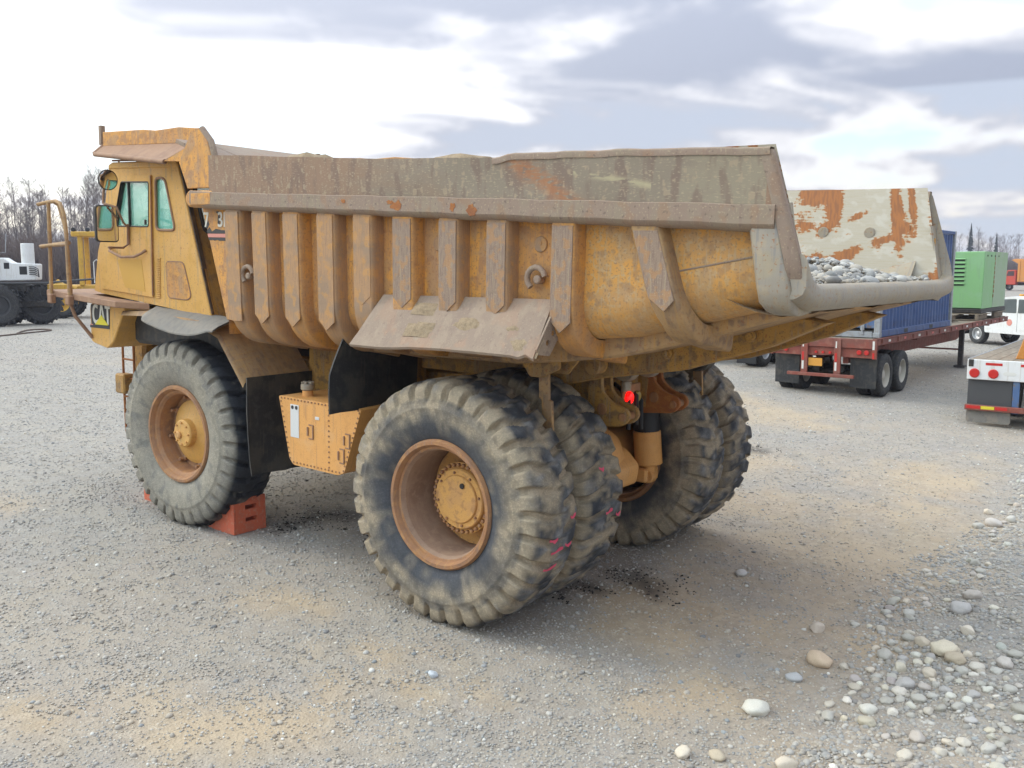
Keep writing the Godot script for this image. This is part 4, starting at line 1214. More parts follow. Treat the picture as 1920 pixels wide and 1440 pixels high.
		if s > 0: b.prism(P2([[0.0, 0.0], [0.62, 0.0], [0.62, 0.13], [0.0, 0.145]]), Transform3D(Basis(Vector3(0.81, -0.1, 0.58).normalized(), Vector3(0, 1, 0), Vector3(-0.58, 0, 0.81)), Vector3(0.36, 4.315, 1.70)), -0.02, 0.02, 0.004)
		part(body, "canopy_fascia", b, M.yellow_body)
		b = MB.new()
		b.box(Vector3(-1.67, 4.50, s * 1.70), Vector3(0.055, 0.23, 0.06), 0.006)
		part(body, "canopy_post", b, M.brown_steel)
	b = MB.new()
	b.prism(P2([[-1.6, 4.33], [0.4, 4.27], [1.1, 4.05], [1.1, 3.7], [1.16, 3.7], [1.18, 4.08], [0.42, 4.31], [-1.6, 4.37]]), zf(0), -1.685, 1.685, 0.004)
	part(body, "canopy_plate", b, M.brown_steel)
	b = MB.new()
	b.prism(P2([[0.4, 4.27], [1.1, 4.05], [1.1, 3.7], [1.16, 3.7], [1.16, 4.08], [0.42, 4.31]]), zf(0), 1.69, 2.06, 0.004)
	b.prism(P2([[0.4, 4.27], [1.1, 4.05], [1.1, 3.7], [1.16, 3.7], [1.16, 4.08], [0.42, 4.31]]), zf(0), -2.06, -1.69, 0.004)
	part(body, "headboard", b, M.brown_steel)
	b = MB.new()
	b.box(Vector3(-1.05, 4.22, 1.55), Vector3(0.14, 0.26, 0.10), 0.01)
	part(body, "canopy_bracket", b, M.brown_steel)

func make_load() -> void:
	# earth left in the body, and cobbly gravel at its tail
	var t := base("earth_load", "dried tan earth heaped inside the dump body behind the sideboard", "earth")
	t.set_meta("kind", "stuff")
	t.transform = truck_tr()
	var b := MB.new()
	var P := []
	for i in 60:
		var row := []
		var x: float = lerp(1.25, 7.0, i / 59.0)
		for j in 27:
			var z: float = lerp(-1.9, 1.9, j / 26.0)
			var edge: float = abs(z) / 1.9
			var y: float = lerp(3.72, 3.05, sstep(3.2, 5.6, x)) + 0.03 * gn.get_noise_2d(x * 3.0, z * 3.0)
			for m in [[1.75, 1.55, 0.5, 0.42], [2.1, 1.6, 0.25, 0.42], [3.0, 1.62, 0.28, 0.36], [3.95, 1.65, 0.35, 0.62], [4.2, 1.6, 0.2, 0.6]]:
				y += m[3] * exp(-pow((x - m[0]) / m[2], 2) - pow((z - m[1]) / 0.28, 2)) * (0.92 + 0.12 * gn2.get_noise_2d(x * 6.0, z * 6.0))
			y = min(y, lerp_at(BOARDTOP, x) + 0.06) + 0.03 * gn2.get_noise_2d(x * 14.0, z * 14.0)
			if x > 5.0: y = lerp(3.05, 3.0, (x - 5.0) / 2.0) + 0.10 * exp(-pow((z + 0.9) / 0.6, 2)) * (1.0 - sstep(6.7, 7.0, x)) + 0.02 * gn2.get_noise_2d(x * 3.0, z * 3.0) - 0.16 * sstep(6.3, 6.95, x)
			row.append(Vector3(x, y, z))
		P.append(row)
	b.grid(P, true)
	part(t, "earth_heap", b, M.soil)
	var r := RandomNumberGenerator.new()
	r.seed = 88
	var g := base("gravel_load", "grey and white rounded gravel lying on the dump body's tail floor", "gravel")
	g.set_meta("kind", "stuff")
	g.transform = truck_tr()
	var sets := [[], [], []]
	for i in 3400:
		var x := r.randf_range(5.4, 7.1)
		var z: float = clamp(r.randfn(-0.4, 0.95), -1.85, 1.8)
		var s := 0.018 + 0.045 * pow(r.randf(), 2.2) + (0.10 * r.randf() if r.randf() < 0.10 else 0.0)
		var y := 3.03 + 0.16 * exp(-pow((z + 0.5) / 0.8, 2)) * (1.0 - sstep(6.4, 7.1, x)) + r.randf() * 0.04
		sets[i % 3].append([tumble(r, s, Vector3(x, y, z)), stone_col(r).lerp(C3(0.30, 0.285, 0.26), 0.35)])
	for k in 3: scatter("stones", "", pebble_mesh(950 + k, 0), sets[k], g)

func truck_tr() -> Transform3D:
	var pv := Vector3(WB, 0, 0)
	return Transform3D(Basis(), pv) * Transform3D(Basis(Vector3(0, 0, 1), -TILT), Vector3.ZERO) * Transform3D(Basis(), -pv)

func pane(parent: Node, called: String, poly: PackedVector2Array, fr: Transform3D, m: Material, th := 0.008) -> void:
	var b := MB.new()
	b.prism(poly, fr, -th * 0.5, th * 0.5)
	part(parent, called, b, m)
func gasket(parent: Node, called: String, poly: PackedVector2Array, fr: Transform3D, r: float, m: Material) -> void:
	var path := []
	for k in poly.size() + 1:
		var p := poly[k % poly.size()]
		path.append(fr * Vector3(p.x, p.y, 0))
	var b := MB.new()
	for k in poly.size(): b.tube([path[k], path[k + 1]], r, 6)
	for k in poly.size(): b.lathe([Vector2(0.0004, -r), Vector2(r * 0.7, -r * 0.7), Vector2(r, 0), Vector2(r * 0.7, r * 0.7), Vector2(0.0004, r)], Transform3D(Basis(), path[k]), 6)
	part(parent, called, b, m)
func round_poly(poly: PackedVector2Array, r: float) -> PackedVector2Array:
	var out := PackedVector2Array()
	var n := poly.size()
	for i in n:
		var a := poly[(i + n - 1) % n]; var p := poly[i]; var c := poly[(i + 1) % n]
		var da: Vector2 = (a - p).normalized() * min(r, (a - p).length() * 0.45)
		var dc: Vector2 = (c - p).normalized() * min(r, (c - p).length() * 0.45)
		for k in 4:
			var t := k / 3.0
			out.append((p + da).lerp(p, t).lerp(p.lerp(p + dc, t), t))
	return out
func make_cab(t: Node3D) -> void:
	var cab := hub(t, "cab")
	var Z := 1.75
	var outline := P2([[-1.40, 4.12], [-0.03, 4.09], [0.53, 2.43], [-1.72, 2.595], [-1.89, 2.62], [-1.77, 3.11], [-1.62, 3.41], [-1.47, 4.0]])
	var dwin := round_poly(P2([[-1.37, 3.405], [-1.17, 3.94], [-0.575, 3.925], [-0.605, 3.40]]), 0.03)
	var qwin := round_poly(P2([[-0.475, 3.96], [-0.285, 3.95], [-0.11, 3.37], [-0.49, 3.375]]), 0.07)
	var rwin := round_poly(P2([[-1.36, 3.40], [-1.2, 3.95], [-0.25, 3.93], [-0.05, 3.38]]), 0.05)
	var b := MB.new()
	for q in holed(outline, [dwin, qwin]): b.prism(q, zf(Z), -0.05, 0.0)
	part(cab, "side_panel", b, M.yellow_cab)
	b = MB.new()
	for q in holed(outline, [rwin]): b.prism(q, zf(0.22), 0.0, 0.05)
	part(cab, "side_panel", b, M.yellow_cab)
	# door: raised skin with its own seam
	var door := P2([[-1.27, 4.005], [-0.545, 3.99], [-0.575, 2.60], [-1.70, 2.655], [-1.56, 3.28], [-1.47, 3.42]])
	var dhole := round_poly(P2([[-1.36, 3.415], [-1.165, 3.93], [-0.585, 3.915], [-0.612, 3.41]]), 0.03)
	b = MB.new()
	for q in holed(door, [dhole]): b.prism(q, zf(Z), 0.002, 0.022)
	part(cab, "door", b, M.yellow_cab)
	b = MB.new()
	b.prism(P2([[-1.30, 3.02], [-0.78, 3.03], [-0.72, 2.66], [-1.15, 2.69]]), zf(Z), 0.0225, 0.0245)
	flat_mat("repaint", C3(0.53, 0.29, 0.045), 0.6)
	part(cab, "repainted_patch", b, M.repaint)
	for xh in [-0.548]:
		b = MB.new()
		b.tube([Vector3(xh, 3.98, Z + 0.018), Vector3(xh - 0.028, 2.62, Z + 0.018)], 0.011, 6)
		part(cab, "door_hinge", b, M.rusty_rim)
	pane(cab, "door_glass", dwin, zf(Z - 0.025), M.green_glass)
	pane(cab, "quarter_glass", qwin, zf(Z - 0.02), M.green_glass)
	pane(cab, "far_glass", rwin, zf(0.245), M.green_glass)
	gasket(cab, "window_seal", qwin, zf(Z + 0.002), 0.016, M.deck_brown)
	gasket(cab, "window_seal", dhole, zf(Z + 0.02), 0.009, M.black_steel)
	b = MB.new()
	b.box(Vector3(-1.045, 3.67, Z - 0.005), Vector3(0.022, 0.53, 0.03), 0.004)
	part(cab, "window_bar", b, M.black_steel)
	b = MB.new()
	b.prism(P2([[-1.375, 3.40], [-1.34, 3.40], [-1.14, 3.94], [-1.185, 3.94]]), zf(Z), -0.02, 0.012)
	part(cab, "pillar_seal", b, M.black_steel)
	# grab handle on the door
	b = MB.new()
	b.tube([Vector3(-1.42, 3.16, Z + 0.03), Vector3(-1.36, 3.12, Z + 0.085), Vector3(-1.1, 3.05, Z + 0.09), Vector3(-0.82, 3.06, Z + 0.09), Vector3(-0.70, 3.10, Z + 0.07), Vector3(-0.67, 3.14, Z + 0.03)], 0.016, 8)
	part(cab, "grab_handle", b, M.deck_brown)
	b = MB.new()
	b.box(Vector3(-0.66, 3.46, Z + 0.03), Vector3(0.03, 0.06, 0.02), 0.004)
	part(cab, "door_latch", b, M.black_steel)
	# louvre and access panel behind the door
	for k in 22:
		b = MB.new()
		var y := 2.60 + k * 0.0214
		b.box(Vector3(-0.455 - 0.001 * (22 - k), y, Z + 0.006), Vector3(0.075, 0.010, 0.016), 0.003, Basis(Vector3.RIGHT, 0.5))
		part(cab, "louvre_slat", b, M.yellow_cab)
	var acc := round_poly(P2([[-0.31, 3.02], [0.03, 3.02], [0.165, 2.64], [0.09, 2.60], [-0.29, 2.61]]), 0.06)
	b = MB.new()
	b.prism(acc, zf(Z), 0.0, 0.008, 0.006)
	part(cab, "access_panel", b, M.yellow_body)
	gasket(cab, "panel_seam", acc, zf(Z + 0.001), 0.009, M.deck_brown)
	b = MB.new()
	b.tube([Vector3(-0.115, 3.93, Z + 0.001), Vector3(0.36, 2.44, Z + 0.001)], 0.007, 5)
	part(cab, "panel_crease", b, M.deck_brown)
	# rear face: sloping, with its window and dark strips along the pillar
	var v := Vector3(-0.56, 1.66, 0).normalized()
	var fr := Transform3D(Basis(Vector3(0, 0, 1), v, Vector3(v.y, -v.x, 0)), Vector3(0.53, 2.43, 0))
	var back := P2([[0.22, 0.0], [Z - 0.06, 0.0], [Z - 0.06, 1.75], [0.22, 1.75]])
	var bwin := round_poly(P2([[0.35, 0.97], [1.60, 0.97], [1.60, 1.62], [0.35, 1.62]]), 0.08)
	b = MB.new()
	for q in holed(back, [bwin]): b.prism(q, fr, -0.04, 0.0)
	part(cab, "rear_panel", b, M.yellow_frame)
	pane(cab, "rear_glass", bwin, fr * Transform3D(Basis(), Vector3(0, 0, -0.02)), M.green_glass)
	gasket(cab, "window_seal", bwin, fr * Transform3D(Basis(), Vector3(0, 0, 0.004)), 0.024, M.black_steel)
	b = MB.new()
	b.prism(P2([[Z - 0.055, 0.0], [Z + 0.012, 0.0], [Z + 0.012, 1.77], [Z - 0.055, 1.77]]), fr, -0.16, 0.012, 0.008)
	part(cab, "rear_pillar", b, M.yellow_cab)
	b = MB.new()
	b.prism(P2([[Z - 0.055, 0.55], [Z - 0.0, 0.55], [Z - 0.0, 1.74], [Z - 0.055, 1.74]]), fr, 0.013, 0.03, 0.004)
	b.prism(P2([[Z - 0.03, 0.03], [Z + 0.005, 0.03], [Z + 0.005, 0.56], [Z - 0.03, 0.56]]), fr, 0.013, 0.026, 0.004)
	part(cab, "pillar_strip", b, M.pillar_dark)
	# front: windscreen
	b = MB.new()
	var A := Vector3(-1.89, 2.62, 0); var B2 := Vector3(-1.62, 3.41, 0); var C2 := Vector3(-1.44, 4.1, 0)
	for z in [[0.22, 1.75]]:
		b.face([A + Vector3(0, 0, z[0]), A + Vector3(0, 0, z[1]), B2 + Vector3(0, 0, z[1]), B2 + Vector3(0, 0, z[0])], Vector3(-1, 0, 0))
	b.box(Vector3(-1.53, 3.75, 1.71), Vector3(0.07, 0.72, 0.07), 0.01, Basis(Vector3(0, 0, 1), -0.26))
	b.box(Vector3(-1.53, 3.75, 0.27), Vector3(0.07, 0.72, 0.07), 0.01, Basis(Vector3(0, 0, 1), -0.26))
	part(cab, "front_panel", b, M.yellow_cab)
	b = MB.new()
	b.face([B2 + Vector3(0.02, 0, 0.3), B2 + Vector3(0.02, 0, 1.68), C2 + Vector3(0.02, 0, 1.68), C2 + Vector3(0.02, 0, 0.3)], Vector3(-1, 0, 0))
	part(cab, "windscreen", b, M.green_glass)
	# roof with a turned edge and light rails on it
	b = MB.new()
	b.prism(P2([[-1.45, 4.09], [-0.02, 4.06], [-0.03, 4.125], [-0.1, 4.14], [-1.36, 4.165], [-1.44, 4.14]]), zf(0), 0.2, 1.765, 0.012)
	part(cab, "roof", b, M.yellow_cab)
	b = MB.new()
	b.tube([Vector3(-1.42, 4.19, 1.72), Vector3(-0.75, 4.17, 1.72), Vector3(-0.7, 4.16, 1.72)], 0.012, 6)
	for x in [-1.28, -0.72]: b.cyl(Vector3(x, 4.14, 1.72), Vector3(x, 4.19, 1.72), 0.012, 6)
	b.tube([Vector3(-0.62, 4.15, 1.70), Vector3(-0.5, 4.22, 1.70), Vector3(-0.40, 4.17, 1.70), Vector3(-0.25, 4.20, 1.70), Vector3(-0.12, 4.14, 1.70)], 0.010, 6)
	part(cab, "roof_rail", b, M.deck_brown)
	b = MB.new()
	b.box(Vector3(-0.47, 4.17, 1.66), Vector3(0.10, 0.06, 0.08), 0.01)
	part(cab, "roof_lamp", b, M.black_steel)
	# floor, seat, steering wheel
	b = MB.new()
	b.prism(P2([[-1.86, 2.60], [0.5, 2.45], [0.5, 2.50], [-1.86, 2.66]]), zf(0), 0.22, 1.70)
	part(cab, "cab_floor", b, M.black_steel)
	b = MB.new()
	b.box(Vector3(-0.62, 2.95, 0.95), Vector3(0.5, 0.12, 0.5), 0.04)
	b.box(Vector3(-0.36, 3.22, 0.95), Vector3(0.12, 0.55, 0.48), 0.04, Basis(Vector3(0, 0, 1), -0.12))
	b.box(Vector3(-0.62, 2.75, 0.95), Vector3(0.3, 0.3, 0.3), 0.02)
	part(cab, "seat", b, M.seat_black)
	b = MB.new()
	var ring := []
	var bs := Basis(Vector3(0, 0, 1), -0.55)
	for k in 25: ring.append(Vector3(-1.12, 3.42, 1.3) + bs * Vector3(cos(TAU * k / 24.0) * 0.23, 0, sin(TAU * k / 24.0) * 0.23))
	b.tube(ring, 0.016, 8, false)
	for k in 3:
		var a := TAU * k / 3.0 + 0.4
		b.tube([Vector3(-1.12, 3.42, 1.3), Vector3(-1.12, 3.42, 1.3) + bs * Vector3(cos(a) * 0.23, 0, sin(a) * 0.23)], 0.010, 6)
	b.tube([Vector3(-1.12, 3.42, 1.3), Vector3(-1.42, 2.9, 1.3)], 0.03, 8)
	part(cab, "steering_wheel", b, M.seat_black)
	b = MB.new()
	b.box(Vector3(-1.52, 3.1, 0.98), Vector3(0.3, 0.5, 1.4), 0.05)
	part(cab, "dashboard", b, M.seat_black)
	# mirrors on a tube frame
	b = MB.new()
	b.tube([Vector3(-1.10, 3.98, 1.98), Vector3(-1.08, 3.80, 2.04), Vector3(-1.06, 3.66, 2.06)], 0.014, 6)
	b.tube([Vector3(-1.04, 3.66, 2.06), Vector3(-0.85, 3.62, 2.02), Vector3(-0.92, 3.45, 1.90), Vector3(-1.0, 3.40, 1.80), Vector3(-1.03, 3.20, 1.79), Vector3(-1.06, 3.16, 1.83), Vector3(-1.0, 3.16, 2.05)], 0.014, 6)
	b.tube([Vector3(-1.02, 3.20, 1.785), Vector3(-1.02, 3.44, 1.785)], 0.018, 6)
	part(cab, "mirror_frame", b, M.deck_brown)
	var mb := Transform3D(Basis(Vector3.UP, PI / 2), Vector3(-0.96, 3.43, 2.08))
	b = MB.new()
	b.prism(round_poly(P2([[-0.14, -0.21], [0.14, -0.21], [0.14, 0.21], [-0.14, 0.21]]), 0.05), mb, -0.03, 0.012, 0.01)
	part(cab, "mirror_housing", b, M.black_steel)
	b = MB.new()
	b.prism(round_poly(P2([[-0.125, -0.195], [0.125, -0.195], [0.125, 0.195], [-0.125, 0.195]]), 0.04), mb, 0.0125, 0.0145)
	part(cab, "mirror_glass", b, M.mirror_glass)
	var mr := Transform3D(Basis(Vector3.UP, PI / 2) * Basis(Vector3.RIGHT, 0.05), Vector3(-1.02, 3.93, 2.02))
	b = MB.new()
	b.lathe([Vector2(0.001, -0.03), Vector2(0.09, -0.02), Vector2(0.118, 0.0), Vector2(0.118, 0.015), Vector2(0.108, 0.018)], mr, 24)
	part(cab, "mirror_housing", b, M.black_steel)
	b = MB.new()
	b.lathe([Vector2(0.108, 0.017), Vector2(0.08, 0.025), Vector2(0.04, 0.03), Vector2(0.001, 0.032)], mr, 24, true)
	part(cab, "mirror_glass", b, M.mirror_glass)

func letters(parent: Node, called: String, txt: String, size: float, at: Transform3D, m: Material, depth := 0.004, font := "Droid Sans", bold := true) -> void:
	var tm := TextMesh.new()
	var sf := SystemFont.new()
	sf.font_names = PackedStringArray([font])
	if bold: sf.font_weight = 700
	tm.font = sf; tm.text = txt; tm.font_size = 64; tm.pixel_size = size / 64.0 / 0.72; tm.depth = depth
	tm.horizontal_alignment = HORIZONTAL_ALIGNMENT_CENTER
	share(parent, called, tm, m, at)

func flap_mesh(x0: float, rows: Array, s: float, amp: float) -> MB:
	# hanging rubber sheet: rows of [y, inner z, outer z], bowed and rippled
	var b := MB.new()
	var F := []; var K := []
	var y_hi: float = rows[0][0]; var y_lo: float = rows[-1][0]
	for i in 13:
		var y: float = lerp(y_hi, y_lo, i / 12.0)
		var k := 0
		while k < rows.size() - 2 and y < rows[k + 1][0]: k += 1
		var u: float = clamp((rows[k][0] - y) / (rows[k][0] - rows[k + 1][0]), 0.0, 1.0)
		var zi: float = lerp(float(rows[k][1]), float(rows[k + 1][1]), u)
		var zo: float = lerp(float(rows[k][2]), float(rows[k + 1][2]), u)
		var ra := []; var rb := []
		for j in 10:
			var w := j / 9.0
			var hang := i / 12.0
			var x: float = x0 + amp * hang * (0.5 * sin(w * 5.0 + x0) + 0.9 * gn.get_noise_2d(w * 3.0 + x0, hang * 2.0)) - 0.02 * hang
			var p := Vector3(x, y + 0.012 * gn.get_noise_2d(w * 6.0, 3.0 + s) * hang, s * lerp(zi, zo, w))
			ra.append(p); rb.append(p - Vector3(0.016, 0, 0))
		F.append(ra); K.append(rb)
	b.grid(F, s < 0); b.grid(K, s > 0)
	b.grid([range(13).map(func(i): return F[i][9]), range(13).map(func(i): return K[i][9])])
	b.grid([range(10).map(func(j): return F[12][j]), range(10).map(func(j): return K[12][j])])
	return b

func make_chassis(t: Node3D) -> void:
	var b: MB
	# frame rails
	for s in [1.0, -1.0]:
		b = MB.new()
		b.prism(P2([[-2.0, 1.35], [1.0, 1.25], [3.2, 1.3], [3.8, 1.6], [4.5, 1.62], [4.78, 1.68], [4.80, 1.98], [4.66, 2.12], [3.6, 2.05], [3.0, 1.95], [-2.0, 1.85]]), zf(0), s * 0.48 - 0.09, s * 0.48 + 0.09, 0.015)
		part(t, "frame_rail", b, M.yellow_frame)
		# rear pivot lugs: two ears each
		for o in [-0.085, 0.085]:
			b = MB.new()
			b.prism(round_poly(P2([[4.7, 2.26], [4.84, 2.26], [4.85, 1.96], [4.98, 1.86], [5.13, 1.83], [5.16, 1.74], [5.08, 1.66], [4.7, 1.62]]), 0.06), zf(0), s * 0.50 + o - 0.022, s * 0.50 + o + 0.022, 0.008)
			part(t, "pivot_lug", b, M.rust_orange if s < 0 else M.yellow_frame)
		b = MB.new()
		b.cyl(Vector3(5.08, 1.75, s * 0.50 - 0.12), Vector3(5.08, 1.75, s * 0.50 + 0.12), 0.038, 12, 0.006)
		part(t, "pivot_pin", b, M.rusty_rim)
		b = MB.new()
		b.cyl(Vector3(4.86, 1.80, s * 0.50 - 0.115), Vector3(4.86, 1.80, s * 0.50 + 0.115), 0.055, 14, 0.008)
		part(t, "pivot_pin", b, M.rusty_rim)
		# body pivot knuckle under the floor
		b = MB.new()
		b.prism(round_poly(P2([[4.62, 2.34], [5.0, 2.36], [5.02, 2.12], [4.93, 2.02], [4.80, 2.04]]), 0.05), zf(0), s * 0.22 - 0.06, s * 0.22 + 0.06, 0.01)
		part(t, "hinge_knuckle", b, M.grey_steel)
		# rear struts: cylinder, black sleeve, end eye
		b = MB.new()
		b.cyl(Vector3(4.71, 1.04, s * 0.63), Vector3(4.67, 1.40, s * 0.63), 0.145, 24, 0.012)
		b.lathe([Vector2(0.05, 0.0), Vector2(0.07, 0.03), Vector2(0.07, 0.10)], Transform3D(Basis(Vector3(1, 0, 0), Vector3(0, 0, -1), Vector3(0, 1, 0)), Vector3(4.715, 0.95, s * 0.63)), 14)
		part(t, "suspension_strut", b, M.yellow_tank)
		b = MB.new()
		b.lathe([Vector2(0.14, 0.0), Vector2(0.145, 0.02), Vector2(0.138, 0.05), Vector2(0.147, 0.09), Vector2(0.14, 0.13), Vector2(0.148, 0.17), Vector2(0.14, 0.21), Vector2(0.145, 0.25), Vector2(0.13, 0.30)], Transform3D(Basis(Vector3(1, 0, 0), Vector3(0, 0.1, -1).normalized(), Vector3(-0.1, 1, 0).normalized()), Vector3(4.67, 1.41, s * 0.63)), 22, true)
		part(t, "strut_boot", b, M.black)
		b = MB.new()
		b.cyl(Vector3(4.72, 0.92, s * 0.63 - 0.05), Vector3(4.72, 0.92, s * 0.63 + 0.05), 0.075, 16, 0.01)
		b.box(Vector3(4.58, 0.94, s * 0.52), Vector3(0.36, 0.15, 0.06), 0.02)
		b.box(Vector3(4.58, 0.94, s * 0.74), Vector3(0.36, 0.15, 0.06), 0.02)
		part(t, "strut_foot", b, M.yellow_tank)
		# plate hanging between the dual wheels
		b = MB.new()
		b.prism(round_poly(P2([[4.45, 2.50], [4.98, 2.50], [4.98, 2.26], [4.80, 2.17], [4.68, 2.17], [4.55, 2.34]]), 0.02), zf(0), s * 1.50 - 0.015, s * 1.50 + 0.015, 0.004)
		b.prism(round_poly(P2([[4.75, 2.50], [5.06, 2.50], [5.06, 2.32], [4.96, 2.20], [4.80, 2.2]]), 0.02), zf(0), s * 1.34 - 0.015, s * 1.34 + 0.015, 0.004)
		b.cyl(Vector3(4.84, 2.38, s * 1.31), Vector3(4.84, 2.38, s * 1.54), 0.045, 12, 0.006)
		part(t, "ejector_bracket", b, M.yellow_frame)
		b = MB.new()
		b.prism(P2([[4.73, 2.42], [4.83, 2.42], [4.85, 1.98], [4.88, 1.97], [4.90, 1.70], [4.80, 1.70], [4.775, 1.98], [4.75, 1.99]]), zf(0), s * 1.45 - 0.018, s * 1.45 + 0.018, 0.004)
		part(t, "rock_ejector", b, M.dirty_yellow)
		# roller pads bolted under the body
		for e in [[3.55, 2.26, 1.0], [5.02, 2.26, 1.0]]:
			b = MB.new()
			b.box(Vector3(e[0], e[1] + 0.11, s * e[2]), Vector3(0.22, 0.06, 0.16), 0.01)
			b.cyl(Vector3(e[0], e[1], s * e[2] - 0.07), Vector3(e[0], e[1], s * e[2] + 0.07), 0.085, 16, 0.01)
			b.cyl(Vector3(e[0], e[1], s * e[2] - 0.08), Vector3(e[0], e[1], s * e[2] + 0.08), 0.025, 8)
			b.box(Vector3(e[0], e[1] + 0.06, s * e[2]), Vector3(0.14, 0.12, 0.10), 0.01)
			part(t, "body_pad", b, M.yellow_frame)
	# cross members
	for e in [[-1.6, 1.6, 0.3], [1.6, 1.55, 0.35], [3.3, 1.65, 0.3], [4.55, 1.86, 0.3]]:
		b = MB.new()
		b.box(Vector3(e[0], e[1], 0), Vector3(0.26, e[2], 0.8), 0.02)
		part(t, "cross_member", b, M.yellow_frame)
	# axle casing
	b = MB.new()
	b.lathe([Vector2(0.001, -0.5), Vector2(0.16, -0.47), Vector2(0.30, -0.36), Vector2(0.38, -0.2), Vector2(0.40, 0.0), Vector2(0.37, 0.2), Vector2(0.28, 0.35), Vector2(0.001, 0.42)], Transform3D(Basis(Vector3(0, 0, 1), Vector3(0, 1, 0), Vector3(-1, 0, 0)), Vector3(4.22, 1.14, 0)), 32, true)
	b.cyl(Vector3(4.19, 1.10, -1.0), Vector3(4.19, 1.10, 1.0), 0.26, 24)
	part(t, "axle_casing", b, M.yellow_tank)
	b = MB.new()
	b.prism(round_poly(P2([[4.35, 0.80], [4.75, 0.90], [4.78, 1.10], [4.62, 1.25], [4.35, 1.3]]), 0.05), zf(0), -0.30, 0.30, 0.03)
	part(t, "axle_bracket", b, M.yellow_tank)
	# hoses and fittings in the middle
	for e in [[0.20, 1.95, 0.05], [0.05, 1.98, -0.1], [-0.1, 1.92, -0.2]]:
		b = MB.new()
		b.tube([Vector3(4.5, e[1] + 0.1, e[2]), Vector3(4.75, e[1] - 0.02, e[2] + 0.05), Vector3(4.88, e[1] - 0.12, e[2] + 0.1), Vector3(4.9, e[1] - 0.4, e[2] + 0.12)], 0.022, 8)
		part(t, "hydraulic_hose", b, M.black)
	b = MB.new()
	b.box(Vector3(4.84, 1.87, 0.05), Vector3(0.03, 0.22, 0.34), 0.008)
	part(t, "lamp_bracket", b, M.rusty_rim)
	b = MB.new()
	b.lathe([Vector2(0.062, 0.0), Vector2(0.062, 0.02), Vector2(0.05, 0.035), Vector2(0.001, 0.042)], Transform3D(Basis(Vector3(0, 0, -1), Vector3(0, 1, 0), Vector3(1, 0, 0)), Vector3(4.856, 1.85, 0.12)), 18)
	part(t, "tail_lamp", b, M.red_lamp)
	b = MB.new()
	b.lathe([Vector2(0.055, 0.0), Vector2(0.055, 0.02), Vector2(0.045, 0.03), Vector2(0.001, 0.036)], Transform3D(Basis(Vector3(0, 0, -1), Vector3(0, 1, 0), Vector3(1, 0, 0)), Vector3(4.856, 1.85, -0.04)), 18)
	part(t, "signal_lamp", b, M.gold_lens)
	b = MB.new()
	b.box(Vector3(4.86, 1.97, 0.17), Vector3(0.05, 0.10, 0.12), 0.01)
	part(t, "number_plate", b, M.grey_steel)
	b = MB.new()
	b.cyl(Vector3(5.1, 2.22, -0.98), Vector3(5.1, 2.22, -0.78), 0.17, 20, 0.02)
	part(t, "hoist_end", b, M.black_steel)
	# front axle and hubs
	b = MB.new()
	b.cyl(Vector3(0, 1.0, -1.5), Vector3(0, 1.0, 1.5), 0.17, 18)
	for s in [1.0, -1.0]: b.cyl(Vector3(0, 0.9, s * 1.15), Vector3(0.0, 2.3, s * 1.05), 0.15, 18, 0.01)
	part(t, "front_axle", b, M.yellow_frame)
	for s in [1.0, -1.0]:
		b = MB.new()
		b.box(Vector3(-0.2, 2.2, s * 1.25), Vector3(2.2, 0.4, 0.7), 0.05)  # black box added to darken the space above the front tyre
		part(t, "added_dark_box", b, M.black_steel)
	# engine, hood, bumper
	b = MB.new()
	b.box(Vector3(-0.65, 1.95, 0), Vector3(2.2, 1.0, 1.5), 0.08)
	part(t, "engine", b, M.black_steel)
	b = MB.new()
	b.box(Vector3(-0.75, 2.82, -0.42), Vector3(2.3, 0.66, 1.15), 0.06)
	part(t, "hood", b, M.yellow_cab)
	b = MB.new()
	b.box(Vector3(-1.93, 2.78, -0.36), Vector3(0.12, 0.68, 1.1), 0.02)
	for k in 9: b.box(Vector3(-1.99, 2.50 + k * 0.07, -0.36), Vector3(0.03, 0.03, 1.0), 0.005)
	part(t, "grille", b, M.yellow_cab)
	b = MB.new()
	b.box(Vector3(-1.98, 1.72, 0), Vector3(0.3, 0.5, 2.3), 0.04)
	part(t, "bumper", b, M.yellow_frame)
	# deck in front of and beside the cab
	b = MB.new()
	var dk := P2([[-2.64, -2.0], [-2.64, 1.98], [-0.95, 2.02], [-0.62, 1.79], [-1.86, 1.79], [-1.95, 0.6], [-1.95, -0.9], [-0.3, -1.0], [-0.3, -2.0]])
	b.prism(dk, Transform3D(Basis(Vector3(1, -0.04, 0), Vector3(0, 0, 1), Vector3(0.04, 1, 0)), Vector3(0, 2.425, 0)), 0.0, 0.075, 0.008)
	part(t, "deck", b, M.deck_brown)
	b = MB.new()
	for e in [[-2.46, 2.0], [-1.98, 2.02]]: b.box(Vector3(e[0], 2.53 - 0.03, e[1] + 0.01), Vector3(0.10, 0.12, 0.07), 0.012)
	part(t, "post_socket", b, M.deck_brown)
	# deck hand rails
	b = MB.new()
	b.tube([Vector3(-2.48, 2.46, 2.0), Vector3(-2.46, 3.2, 2.0), Vector3(-2.45, 3.70, 2.0)], 0.024, 8)
	b.tube([Vector3(-2.62, 3.67, 2.05), Vector3(-2.46, 3.70, 2.0), Vector3(-2.30, 3.71, 1.98), Vector3(-2.18, 3.68, 1.99), Vector3(-2.08, 3.55, 2.0), Vector3(-2.04, 3.3, 2.0), Vector3(-2.0, 2.9, 2.02), Vector3(-1.98, 2.46, 2.02)], 0.024, 8)
